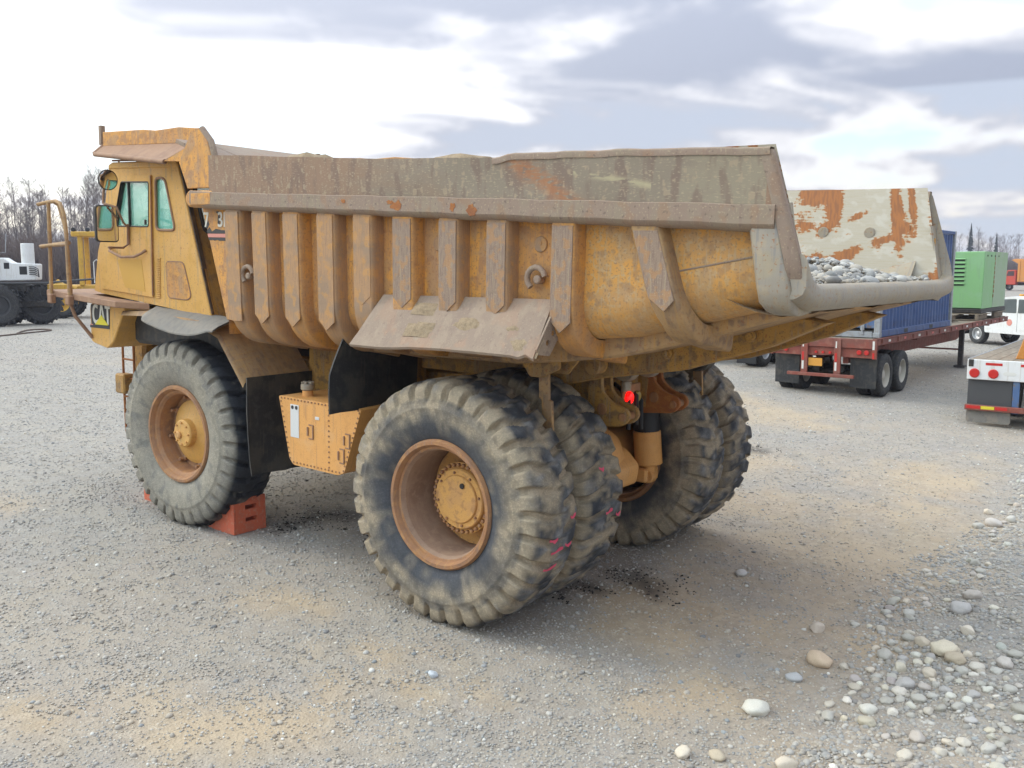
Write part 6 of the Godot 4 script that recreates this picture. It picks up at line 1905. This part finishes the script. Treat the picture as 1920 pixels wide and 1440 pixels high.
func make_background() -> void:
	var b: MB
	# ---- flatbed at the right edge
	var fy := gh(6.0, -13.0)
	var t := base("flatbed_truck", "aluminium flatbed rear end with red lamps at the picture's right edge", "trailer", Vector3(6.86, fy, -12.35), 0.0)
	for k in 10: bx(t, "deck_plank", M.plank, Vector3(-1.15 + k * 0.255, 1.31, -4.0), Vector3(0.245, 0.05, 7.9), 0.006)
	bx(t, "side_rail", M.galvanised, Vector3(-1.285, 1.27, -4.0), Vector3(0.03, 0.14, 8.0), 0.006)
	bx(t, "side_rail", M.galvanised, Vector3(1.285, 1.27, -4.0), Vector3(0.03, 0.14, 8.0), 0.006)
	bx(t, "rear_sill", M.white_paint, Vector3(0, 1.13, 0.0), Vector3(2.6, 0.40, 0.06), 0.01)
	for x in [-1.16, -0.82, 0.82, 1.16]:
		b = MB.new()
		b.cyl(Vector3(x, 1.06, 0.025), Vector3(x, 1.06, 0.06), 0.095, 20, 0.015)
		part(t, "tail_lamp", b, M.marker_red)
	bx(t, "reflective_tape", M.marker_red, Vector3(-0.82, 1.25, 0.032), Vector3(0.30, 0.05, 0.003), 0.001)
	bx(t, "reflective_tape", M.marker_red, Vector3(-0.1, 1.25, 0.032), Vector3(0.5, 0.05, 0.003), 0.001)
	bx(t, "corner_bracket", M.black_steel, Vector3(-1.23, 1.26, 0.035), Vector3(0.09, 0.14, 0.02), 0.004)
	b = MB.new()
	b.prism(round_poly(P2([[-0.62, 1.04], [-0.45, 1.04], [-0.40, 1.07], [-0.45, 1.11], [-0.62, 1.11], [-0.66, 1.07]]), 0.02), zf(0.03), 0.001, 0.004)
	part(t, "maker_badge", b, M.marker_white)
	for s in [-1.0, 1.0]:
		bx(t, "upper_flap", M.dark_grey, Vector3(s * 0.88, 0.60, -0.05), Vector3(0.80, 0.66, 0.02), 0.005)
		b = MB.new()
		b.prism(round_poly(P2([[-0.40, 0.06], [0.40, 0.06], [0.40, 0.34], [-0.40, 0.34]]), 0.06), Transform3D(Basis(), Vector3(s * 0.88, 0, -0.02)), -0.01, 0.01, 0.003)
		part(t, "lower_flap", b, M.grey_rubber)
		bx(t, "flap_hanger", M.container_door, Vector3(s * 0.41, 0.62, -0.03), Vector3(0.12, 0.66, 0.03), 0.005)
		for z in [-0.75, -2.0]:
			road_wheel(t, Vector3(s * 1.08, 0.5, z), s)
			road_wheel(t, Vector3(s * 0.75, 0.5, z), -s)
		bx(t, "main_beam", M.black_steel, Vector3(s * 0.4, 0.98, -4.0), Vector3(0.1, 0.5, 7.8), 0.01)
	bx(t, "bumper_bar", M.trailer_red, Vector3(0, 0.37, 0.04), Vector3(2.6, 0.11, 0.09), 0.01)
	bx(t, "reflective_tape", M.marker_red, Vector3(-1.14, 0.38, 0.087), Vector3(0.26, 0.06, 0.003), 0.001)
	bx(t, "reflective_tape", M.decal_yellow, Vector3(-0.88, 0.38, 0.087), Vector3(0.24, 0.06, 0.003), 0.001)
	bx(t, "reflective_tape", M.marker_red, Vector3(-0.64, 0.38, 0.087), Vector3(0.22, 0.06, 0.003), 0.001)
	var s2 := base("orange_stand", "orange steel stand with a flared foot on the aluminium flatbed", "stand", Vector3(6.86, fy + 1.336, -12.7), 0.0)
	b = MB.new()
	b.prism(P2([[-0.52, 0.0], [0.7, 0.0], [0.6, 0.48], [-0.38, 0.48]]), zf(0), -0.9, -0.1, 0.012)
	part(s2, "flared_foot", b, M.orange_paint)
	bx(s2, "column", M.orange_paint, Vector3(0.12, 1.0, -0.5), Vector3(0.56, 1.05, 0.56), 0.02)
	bx(s2, "cap_plate", M.orange_paint, Vector3(0.12, 1.55, -0.5), Vector3(0.62, 0.06, 0.62), 0.01)
	for e in [[0.0, 0.40], [0.0, 0.2]]: bx(s2, "slot_shade_strip", M.black, Vector3(0.05, e[1], -0.099), Vector3(0.22, 0.02, 0.004), 0.001, Basis(Vector3(0, 0, 1), -0.2))  # black strips on the foot, painted shade of its slots
	# ---- white pickup behind the trailer
	var py := gh(2.0, -31.0)
	t = base("pickup_truck", "white pickup truck facing the yard behind the red trailer", "pickup", Vector3(3.75, py, -33.2), -0.62)
	# local: front towards -x
	b = MB.new()
	b.prism(round_poly(P2([[-2.75, 0.62], [-2.72, 1.02], [-2.55, 1.14], [-1.25, 1.22], [-0.55, 1.88], [0.0, 1.96], [0.75, 1.93], [0.95, 1.30], [2.75, 1.30], [2.78, 0.62], [2.1, 0.55], [2.05, 0.85], [1.75, 1.0], [1.4, 0.85], [1.35, 0.50], [-1.2, 0.50], [-1.25, 0.85], [-1.6, 1.02], [-1.95, 0.85], [-2.05, 0.52]]), 0.06), zf(0), -0.93, 0.93, 0.06)
	part(t, "body", b, M.white_paint)
	for s in [1.0, -1.0]:
		b = MB.new()
		b.prism(round_poly(P2([[-0.85, 1.32], [-0.36, 1.84], [0.28, 1.87], [0.30, 1.32]]), 0.05), zf(s * 0.925), -0.012, 0.012)
		part(t, "side_window", b, M.dark_glass)
		b = MB.new()
		b.prism(round_poly(P2([[0.38, 1.32], [0.38, 1.86], [0.66, 1.85], [0.80, 1.34]]), 0.05), zf(s * 0.925), -0.012, 0.012)
		part(t, "side_window", b, M.dark_glass)
		bx(t, "side_mirror", M.white_paint, Vector3(-0.85, 1.36, s * 1.05), Vector3(0.14, 0.22, 0.2), 0.03)
		b = MB.new()
		b.cyl(Vector3(0.0, 0.95, s * 0.93), Vector3(0.0, 0.95, s * 0.938), 0.13, 20)
		part(t, "door_emblem", b, M.decal_pink)
		bx(t, "door_seam", M.dark_grey, Vector3(0.36, 1.0, s * 0.931), Vector3(0.012, 0.8, 0.004), 0.001)
		bx(t, "headlamp", M.chrome, Vector3(-2.72, 0.95, s * 0.68), Vector3(0.06, 0.18, 0.36), 0.02)
		bx(t, "turn_lamp", M.plate_orange, Vector3(-2.70, 0.95, s * 0.90), Vector3(0.10, 0.14, 0.06), 0.02)
		for x in [-1.6, 1.75]: road_wheel_side(t, Vector3(x, 0.42, s * 0.80), s, 0.42, 0.27, "wheel_silver")
	b = MB.new()
	b.face([Vector3(-1.17, 1.27, -0.78), Vector3(-1.17, 1.27, 0.78), Vector3(-0.585, 1.85, 0.70), Vector3(-0.585, 1.85, -0.70)], Vector3(-1, 1, 0))
	part(t, "windscreen", b, M.dark_glass)
	bx(t, "grille", M.dark_grey, Vector3(-2.75, 0.92, 0), Vector3(0.05, 0.28, 0.95), 0.01)
	bx(t, "bumper", M.galvanised, Vector3(-2.84, 0.62, 0), Vector3(0.16, 0.24, 1.92), 0.04)
	bx(t, "air_dam", M.black, Vector3(-2.76, 0.42, 0), Vector3(0.1, 0.18, 1.7), 0.03)
	bx(t, "roof_beacon", M.plate_orange, Vector3(-0.2, 2.0, 0.2), Vector3(0.14, 0.08, 0.14), 0.02)
	# ---- orange dump truck far off
	t = base("tipper_truck", "distant orange tipper truck with a red cab and lit headlamp", "tipper truck", Vector3(-9.4, gh(-10.0, -131.0), -132.0), -0.35)
	b = MB.new()
	b.prism(P2([[-1.5, 1.2], [3.6, 1.3], [3.6, 4.2], [-1.9, 4.25], [-2.4, 4.1], [-1.5, 3.6]]), zf(0), -1.25, 1.25, 0.04)
	part(t, "tipping_box", b, M.orange_paint)
	for k in 6: bx(t, "box_rib", M.orange_paint, Vector3(-1.2 + k * 0.9, 2.6, 1.28), Vector3(0.12, 2.7, 0.08), 0.02)
	b = MB.new()
	b.prism(round_poly(P2([[-4.6, 0.8], [-4.6, 1.75], [-3.2, 1.95], [-2.95, 2.75], [-1.75, 2.8], [-1.75, 0.8]]), 0.1), zf(0), -1.1, 1.1, 0.06)
	part(t, "cab", b, M.red_paint)
	b = MB.new()
	b.prism(P2([[-3.0, 1.98], [-2.8, 2.6], [-2.0, 2.65], [-2.0, 1.98]]), zf(0), -1.12, 1.12)
	part(t, "side_windows", b, M.dark_glass)
	b = MB.new()
	b.face([Vector3(-3.21, 1.97, -0.95), Vector3(-3.21, 1.97, 0.95), Vector3(-3.0, 2.66, 0.95), Vector3(-3.0, 2.66, -0.95)], Vector3(-1, 0.4, 0))
	part(t, "windscreen", b, M.dark_glass)
	for s in [1.0, -1.0]:
		b = MB.new()
		b.cyl(Vector3(-4.58, 1.35, s * 0.78), Vector3(-4.66, 1.35, s * 0.78), 0.17, 14, 0.02)
		part(t, "headlamp", b, M.white_lamp)
		for x in [-3.7, 1.2, 2.5]: road_wheel_side(t, Vector3(x, 0.5, s * 1.05), s, 0.5, 0.3, "wheel_silver")
	bx(t, "chassis", M.black_steel, Vector3(-0.5, 0.9, 0), Vector3(7.6, 0.35, 0.9), 0.03)
	# ---- dark semi tractor seen between the rear tyres and the trailer
	var sy := gh(-2.0, -18.5)
	t = base("semi_tractor", "black semi tractor parked beyond the dump truck's rear wheels", "semi tractor", Vector3(-2.45, sy, -18.1), -0.05)
	for s in [1.0, -1.0]:
		bx(t, "frame_rail", M.black_steel, Vector3(s * 0.42, 0.88, -3.2), Vector3(0.1, 0.26, 6.4), 0.01)
		for z in [-0.75, -2.05]:
			road_wheel(t, Vector3(s * 1.10, 0.51, z), s, 0.51, 0.27, "wheel_silver")
			road_wheel(t, Vector3(s * 0.78, 0.51, z), -s, 0.51, 0.27, "wheel_silver")
		road_wheel(t, Vector3(s * 1.06, 0.51, -5.6), s, 0.51, 0.27, "wheel_silver")
		bx(t, "mud_flap", M.black, Vector3(s * 0.93, 0.45, -0.06), Vector3(0.62, 0.66, 0.015), 0.004)
		bx(t, "flap_bar", M.galvanised, Vector3(s * 0.80, 0.82, -0.05), Vector3(0.90, 0.05, 0.04), 0.008)
	bx(t, "fifth_wheel", M.black_steel, Vector3(0, 1.1, -1.4), Vector3(0.9, 0.12, 1.1), 0.03)
	b = MB.new()
	b.prism(round_poly(P2([[3.3, 0.7], [3.3, 3.2], [3.6, 3.4], [4.7, 3.0], [5.0, 2.2], [6.5, 1.9], [6.6, 0.7]]), 0.1), Transform3D(Basis(Vector3(0, 0, -1), Vector3(0, 1, 0), Vector3(1, 0, 0)), Vector3.ZERO), -1.1, 1.1, 0.06)
	part(t, "cab", b, M.black)
	# ---- white machine with lug tyres at the left edge
	var wy := gh(-36.0, -13.0)
	t = base("white_carrier", "white off-road carrier with big lug tyres at the picture's left edge", "carrier", Vector3(-37.6, wy, -14.0), 0.0)
	# local x runs to the picture's right along the view, built facing the camera's left
	t.rotation.y = YAW + 0.25
	var lug := lug_tyre()
	for e in [[-0.95, 0.7], [0.62, -0.9], [-0.95, -1.3], [-2.9, 0.7]]:
		var w := hub(t, "wheel")
		w.transform = Transform3D(Basis(Vector3.UP, 0.55), Vector3(e[0], 1.02, e[1]))
		share(w, "tyre", lug, M.road_tyre)
		b = MB.new()
		b.lathe([Vector2(0.50, 0.22), Vector2(0.53, 0.26), Vector2(0.47, 0.25), Vector2(0.44, 0.08), Vector2(0.2, 0.05), Vector2(0.18, 0.2), Vector2(0.001, 0.2)], Transform3D(), 24)
		part(w, "rim", b, M.dark_grey)
	bx(t, "axle_housing", M.black_steel, Vector3(0.1, 1.05, -0.4), Vector3(2.4, 0.35, 0.5), 0.06)
	bx(t, "undercarriage", M.black_steel, Vector3(-1.1, 1.85, -0.5), Vector3(2.7, 0.4, 1.2), 0.06)
	for k in 6:
		b = MB.new()
		b.tube([Vector3(-0.4 + k * 0.25, 1.9, 0.35), Vector3(-0.3 + k * 0.25, 1.5, 0.5), Vector3(0.1 + k * 0.2, 1.2, 0.3)], 0.035, 6)
		part(t, "hose", b, M.black)
	bx(t, "body_box", M.white_paint, Vector3(-1.9, 2.75, -0.1), Vector3(1.35, 1.5, 1.4), 0.06)
	b = MB.new()
	b.prism(round_poly(P2([[-1.2, 2.2], [0.75, 2.25], [0.8, 3.05], [-0.35, 3.1], [-0.7, 3.35], [-1.2, 3.3]]), 0.08), zf(0), -0.9, 0.25, 0.04)
	part(t, "engine_cover", b, M.white_paint)
	bx(t, "cooler_shade_plate", M.black, Vector3(0.18, 2.72, 0.252), Vector3(0.34, 0.4, 0.01), 0.004)  # flat black plate, painted shade inside the cooler opening
	bx(t, "cover_shade_plate", M.black, Vector3(-0.55, 2.95, 0.252), Vector3(0.24, 0.3, 0.01), 0.004)  # flat black plate, painted shade inside the cover opening
	for k in 5:
		b = MB.new()
		b.tube([Vector3(0.45, 2.9 - k * 0.09, 0.27), Vector3(0.7, 2.9 - k * 0.09, 0.36), Vector3(0.86, 2.8 - k * 0.09, 0.3), Vector3(0.88, 2.4, 0.25)], 0.022, 6)
		part(t, "hose", b, M.black)
	for e in [[0.32, 3.05, 0.30], [-1.55, 3.45, 0.3]]:
		b = MB.new()
		b.cyl(Vector3(e[0], e[1], -0.2), Vector3(e[0], e[1] + 1.0, -0.2), e[2], 20, 0.02)
		part(t, "air_cleaner", b, M.white_paint)
	b = MB.new()
	b.tube([Vector3(-1.15, 3.4, 0.0), Vector3(-1.2, 4.45, 0.0), Vector3(-0.55, 4.5, 0.0), Vector3(-0.62, 3.6, 0.0), Vector3(-1.15, 3.55, 0.0)], 0.02, 6)
	part(t, "guard_rail", b, M.galvanised)
	b = MB.new()
	b.tube([Vector3(-0.9, 2.1, 0.6), Vector3(1.2, 2.12, 0.5), Vector3(3.4, 2.3, 0.3)], 0.05, 8)
	part(t, "tow_bar", b, M.dark_grey)
	bx(t, "lift_arm", M.grader_yellow, Vector3(1.5, 1.9, -0.6), Vector3(0.9, 0.3, 0.3), 0.05)
	# ---- yellow machine behind the hand rail
	var yy := gh(-42.0, -19.0)
	t = base("yellow_loader", "yellow loader with an open roll-over frame behind the hand rail", "loader", Vector3(-42.6, yy, -20.2), 0.0)
	t.rotation.y = YAW + 0.2
	var lug2 := lug_tyre()
	for e in [[-1.35, 0.9], [1.6, 0.9], [-1.35, -1.1], [1.6, -1.1]]:
		var w := hub(t, "wheel")
		w.transform = Transform3D(Basis(Vector3.UP, 0.1), Vector3(e[0], 0.85, e[1])).scaled_local(Vector3(0.83, 0.83, 0.9))
		share(w, "tyre", lug2, M.road_tyre)
		b = MB.new()
		b.lathe([Vector2(0.50, 0.22), Vector2(0.55, 0.28), Vector2(0.47, 0.26), Vector2(0.42, 0.18), Vector2(0.2, 0.2), Vector2(0.18, 0.28), Vector2(0.001, 0.28)], Transform3D(), 24)
		part(w, "rim", b, M.grader_yellow)
	bx(t, "body", M.grader_yellow, Vector3(0.2, 1.65, -0.1), Vector3(3.6, 0.5, 1.5), 0.08)
	bx(t, "engine_hood", M.grader_yellow, Vector3(1.4, 2.15, -0.1), Vector3(1.8, 0.7, 1.3), 0.1)
	b = MB.new()
	b.tube([Vector3(-1.6, 2.1, 0.7), Vector3(-1.2, 1.8, 0.8), Vector3(-0.5, 1.7, 0.75)], 0.16, 10)
	part(t, "lift_arm", b, M.grader_yellow)
	for e in [[-0.25, 0.6], [1.1, 0.6], [-0.25, -0.8], [1.1, -0.8]]:
		bx(t, "frame_post", M.grader_yellow, Vector3(e[0], 3.3, e[1]), Vector3(0.26, 2.9, 0.22), 0.03)
	bx(t, "frame_roof", M.grader_yellow, Vector3(0.45, 4.78, -0.1), Vector3(2.3, 0.3, 1.8), 0.05)
	for x in [-0.55, 0.2, 1.1]:
		b = MB.new()
		b.cyl(Vector3(x, 5.03, 0.6), Vector3(x, 5.03, 0.78), 0.12, 12, 0.02)
		part(t, "work_lamp", b, M.black)
	b = MB.new()
	b.tube([Vector3(0.45, 2.0, 0.8), Vector3(0.45, 3.2, 0.8), Vector3(0.6, 3.35, 0.8), Vector3(0.75, 3.2, 0.8), Vector3(0.75, 2.2, 0.8)], 0.03, 6)
	part(t, "grab_rail", b, M.white_paint)
	# ---- cable on the ground at the left
	b = MB.new()
	var cp := []
	for e in [[-29.6, -8.4], [-30.4, -9.4], [-31.0, -10.4], [-31.6, -11.4], [-32.0, -12.2], [-32.4, -12.75], [-32.9, -13.0], [-33.5, -12.95], [-33.6, -12.5], [-33.2, -12.0], [-32.4, -11.4], [-31.6, -10.9]]:
		cp.append(Vector3(e[0], gh(e[0], e[1]) + 0.035, e[1]))
	b.tube(cp, 0.035, 6)
	tag(part(self, "cable", b, M.cable), "brown cable lying in a loop on the gravel near the white carrier", "cable")

func road_wheel_side(t: Node3D, at: Vector3, outward: float, R: float, W: float, rim: String) -> void:
	var before := t.get_child_count()
	road_wheel(t, at, outward, R, W, rim)
	var w: Node3D = t.get_child(before)
	w.transform = Transform3D(Basis(Vector3.UP, 0.0 if outward > 0 else PI), at)

var lug_cache: ArrayMesh = null
func lug_tyre() -> ArrayMesh:
	if lug_cache != null: return lug_cache
	var b := MB.new()
	b.lathe([Vector2(0.50, 0.24), Vector2(0.62, 0.32), Vector2(0.80, 0.34), Vector2(0.90, 0.30), Vector2(0.94, 0.2), Vector2(0.95, 0.0), Vector2(0.94, -0.2), Vector2(0.90, -0.30), Vector2(0.80, -0.34), Vector2(0.62, -0.32), Vector2(0.50, -0.24)], Transform3D(), 48, true)
	for i in 22:
		for s in [1.0, -1.0]:
			var a: float = TAU * (i + (0.5 if s < 0 else 0.0)) / 22.0
			var fr := Basis(Vector3(0, 0, 1), a)
			b.box(fr * Vector3(0.965, 0.03, s * 0.17), Vector3(0.13, 0.09, 0.36), 0.02, fr * Basis(Vector3(1, 0, 0), s * 0.55))
	lug_cache = b.mesh()
	return lug_cache

# ---------------------------------------------------------------- woods
func grow(b: MB, r: RandomNumberGenerator, p: Vector3, d: Vector3, len: float, rad: float, lvl: int, sides: int) -> void:
	var q := p
	var dir := d
	var path := [p]; var rs := [rad]
	var n := 4 if lvl == 0 else 2
	for i in n:
		dir = (dir + Vector3(r.randfn(0, 0.09), r.randfn(0.05, 0.05), r.randfn(0, 0.09))).normalized()
		q += dir * len / n
		path.append(q); rs.append(rad * lerp(1.0, 0.3, (i + 1.0) / n))
	b.tube(path, rs, sides, false)
	if lvl >= 3: return
	var kids: int = [26, 5, 4][lvl]
	for k in kids:
		var t := r.randf_range(0.25, 1.0) if lvl == 0 else r.randf_range(0.2, 1.0)
		var f := t * n
		var i := int(min(f, n - 1))
		var at: Vector3 = path[i].lerp(path[i + 1], f - i)
		var a := r.randf() * TAU
		var side := Vector3(cos(a), 0, sin(a))
		var nd := (dir * r.randf_range(0.6, 1.1) + side * r.randf_range(0.5, 0.9) + Vector3.UP * 0.2).normalized()
		var ln: float = len * [0.30, 0.5, 0.55][lvl] * (1.15 - 0.6 * t) * r.randf_range(0.7, 1.2)
		grow(b, r, at, nd, ln, max(rad * [0.30, 0.45, 0.5][lvl] * (1.1 - 0.6 * t), 0.012), lvl + 1, 3)
func bare_tree(sd: int, h: float) -> Array:
	var r := RandomNumberGenerator.new()
	r.seed = sd
	var trunk := MB.new()
	var path := []; var rs := []
	var x := 0.0; var z := 0.0
	for i in 9:
		path.append(Vector3(x, h * i / 8.0, z)); rs.append(lerp(0.15, 0.02, pow(i / 8.0, 0.8)))
		x += r.randfn(0, 0.12); z += r.randfn(0, 0.12)
	trunk.tube(path, rs, 6, false)
	var crown := MB.new()
	for k in 40:
		var t := r.randf_range(0.28, 0.98)
		var f := t * 8.0
		var i := int(min(f, 7))
		var at: Vector3 = path[i].lerp(path[i + 1], f - i)
		var a := r.randf() * TAU
		var nd := Vector3(cos(a) * 0.75, r.randf_range(0.7, 1.3), sin(a) * 0.75).normalized()
		grow(crown, r, at, nd, h * 0.24 * (1.2 - 0.8 * t) * r.randf_range(0.6, 1.2), 0.035 * (1.2 - 0.7 * t), 1, 3)
	return [trunk.mesh(), crown.mesh()]
func spruce(sd: int, h: float) -> Array:
	var r := RandomNumberGenerator.new()
	r.seed = sd
	var trunk := MB.new()
	trunk.tube([Vector3.ZERO, Vector3(0, h * 0.5, 0), Vector3(0, h, 0)], [0.16, 0.09, 0.015], 6, false)
	var crown := MB.new()
	for k in 520:
		var t := pow(r.randf(), 0.8)
		var y: float = h * lerp(0.06, 0.99, t)
		var reach := (1.0 - t) * h * 0.17 * r.randf_range(0.55, 1.1) + 0.08
		var a := r.randf() * TAU
		var side := Vector3(cos(a), 0, sin(a))
		var tip := Vector3(0, y - reach * 0.35, 0) + side * reach
		var w := side.cross(Vector3.UP) * (0.12 + 0.12 * (1.0 - t))
		var root := Vector3(0, y, 0) + side * reach * 0.2
		crown.face([root - w, tip, root + w], Vector3.UP)
		crown.face([root, tip, root - Vector3(0, 0.22, 0)], side.cross(Vector3.UP))
	return [trunk.mesh(), crown.mesh()]
func plant(called: String, label: String, kind: Array, at: Vector3, turn: float, sc: float, group: String, cm: Material) -> void:
	var o := base(called, label, "tree", at, turn, group)
	o.scale = Vector3.ONE * sc
	share(o, "trunk", kind[0], M.bark)
	share(o, "crown", kind[1], cm)
func make_wood() -> void:
	var r := RandomNumberGenerator.new()
	r.seed = 606
	var kinds := []
	for k in 5: kinds.append(bare_tree(700 + k, 15.0))
	var fwd := Vector2(-sin(YAW), -cos(YAW))
	var spot := func(px: float, d: float) -> Vector3:
		# a place so many metres out along a bearing from the yard's viewpoint
		var a := atan((px - 960.0) / 1720.0)
		var dir := fwd.rotated(a)
		var x: float = CAM.x + dir.x * d; var z: float = CAM.z + dir.y * d
		return Vector3(x, gh(x, z) - 0.1, z)
	for k in 104:
		var px := r.randf_range(-45.0, 350.0)
		var d := r.randf_range(118.0, 185.0)
		var sc := r.randf_range(0.7, 1.05)
		var hw := "tall" if sc > 0.94 else ("middling" if sc > 0.82 else "short")
		var row := "front row" if d < 138.0 else ("middle" if d < 160.0 else "back row")
		var wh := "behind the white carrier" if px < 70 else ("seen past the deck hand rail" if px < 140 else ("above the yellow loader" if px < 200 else ("seen through the cab's door window" if px < 285 else "seen through the cab's quarter window")))
		plant("birch_tree", "%s bare birch in the wood's %s %s" % [hw, row, wh], kinds[k % 5], spot.call(px, d), r.randf() * TAU, sc, "birches of the leafless wood", M.twig)
	for k in 30:
		var px := r.randf_range(1775.0, 1960.0)
		var d := r.randf_range(255.0, 330.0)
		var sc := r.randf_range(0.6, 0.95)
		plant("aspen_tree", "%s bare aspen %s in the far tree line, %s" % ["tall" if sc > 0.84 else ("middling" if sc > 0.72 else "short"), "forward" if d < 280.0 else ("mid-depth" if d < 305.0 else "rearmost"), "between container and spruces" if px < 1825 else ("above the green generator" if px < 1880 else "above the orange tipper")], kinds[k % 5], spot.call(px, d), r.randf() * TAU, sc, "aspens of the distant tree line", M.twig)
	var sp := spruce(5, 14.0)
	plant("spruce_tree", "dark pointed spruce rising just beside the blue container's top", sp, spot.call(1810.0, 262.0), 0.3, 1.05, "spruces in the distant tree line", M.needle)
	plant("spruce_tree", "shorter dark spruce showing above the green generator", sp, spot.call(1858.0, 268.0), 1.3, 0.86, "spruces in the distant tree line", M.needle)
	# undergrowth in front of and among the trunks
	var bush := MB.new()
	for k in 90:
		var a := r.randf() * TAU
		var p := Vector3(cos(a) * r.randf() * 1.3, 0, sin(a) * r.randf() * 1.3)
		var hh := r.randf_range(2.0, 5.2)
		var q := p + Vector3(r.randfn(0, 0.4), hh * 0.55, r.randfn(0, 0.4))
		var e := q + Vector3(r.randfn(0, 0.5), hh * 0.45, r.randfn(0, 0.5))
		bush.tube([p, q, e], [0.035, 0.025, 0.008], 3, false)
		for j in 3:
			var f := p.lerp(e, r.randf_range(0.35, 0.9))
			bush.tube([f, f + Vector3(r.randfn(0, 0.45), r.randf_range(0.3, 0.9), r.randfn(0, 0.45))], [0.018, 0.006], 3, false)
	for side in 2:
		var mm := MultiMesh.new()
		mm.transform_format = MultiMesh.TRANSFORM_3D
		mm.mesh = bush.mesh()
		mm.instance_count = 900 if side == 0 else 520
		for i in mm.instance_count:
			var p: Vector3 = spot.call(r.randf_range(-280.0, 520.0), r.randf_range(98.0, 150.0)) if side == 0 else spot.call(r.randf_range(1500.0, 2200.0), r.randf_range(245.0, 310.0))
			mm.set_instance_transform(i, Transform3D(Basis(Vector3.UP, r.randf() * TAU).scaled(Vector3.ONE * r.randf_range(0.75, 1.35)), p))
		var o := MultiMeshInstance3D.new()
		o.multimesh = mm
		o.material_override = M.brush
		o.name = numbered("undergrowth")
		add_child(o)
		tag(o, ["dense leafless brown brush at the foot of the wood", "brown brush along the distant tree line"][side], "undergrowth", "", "stuff")
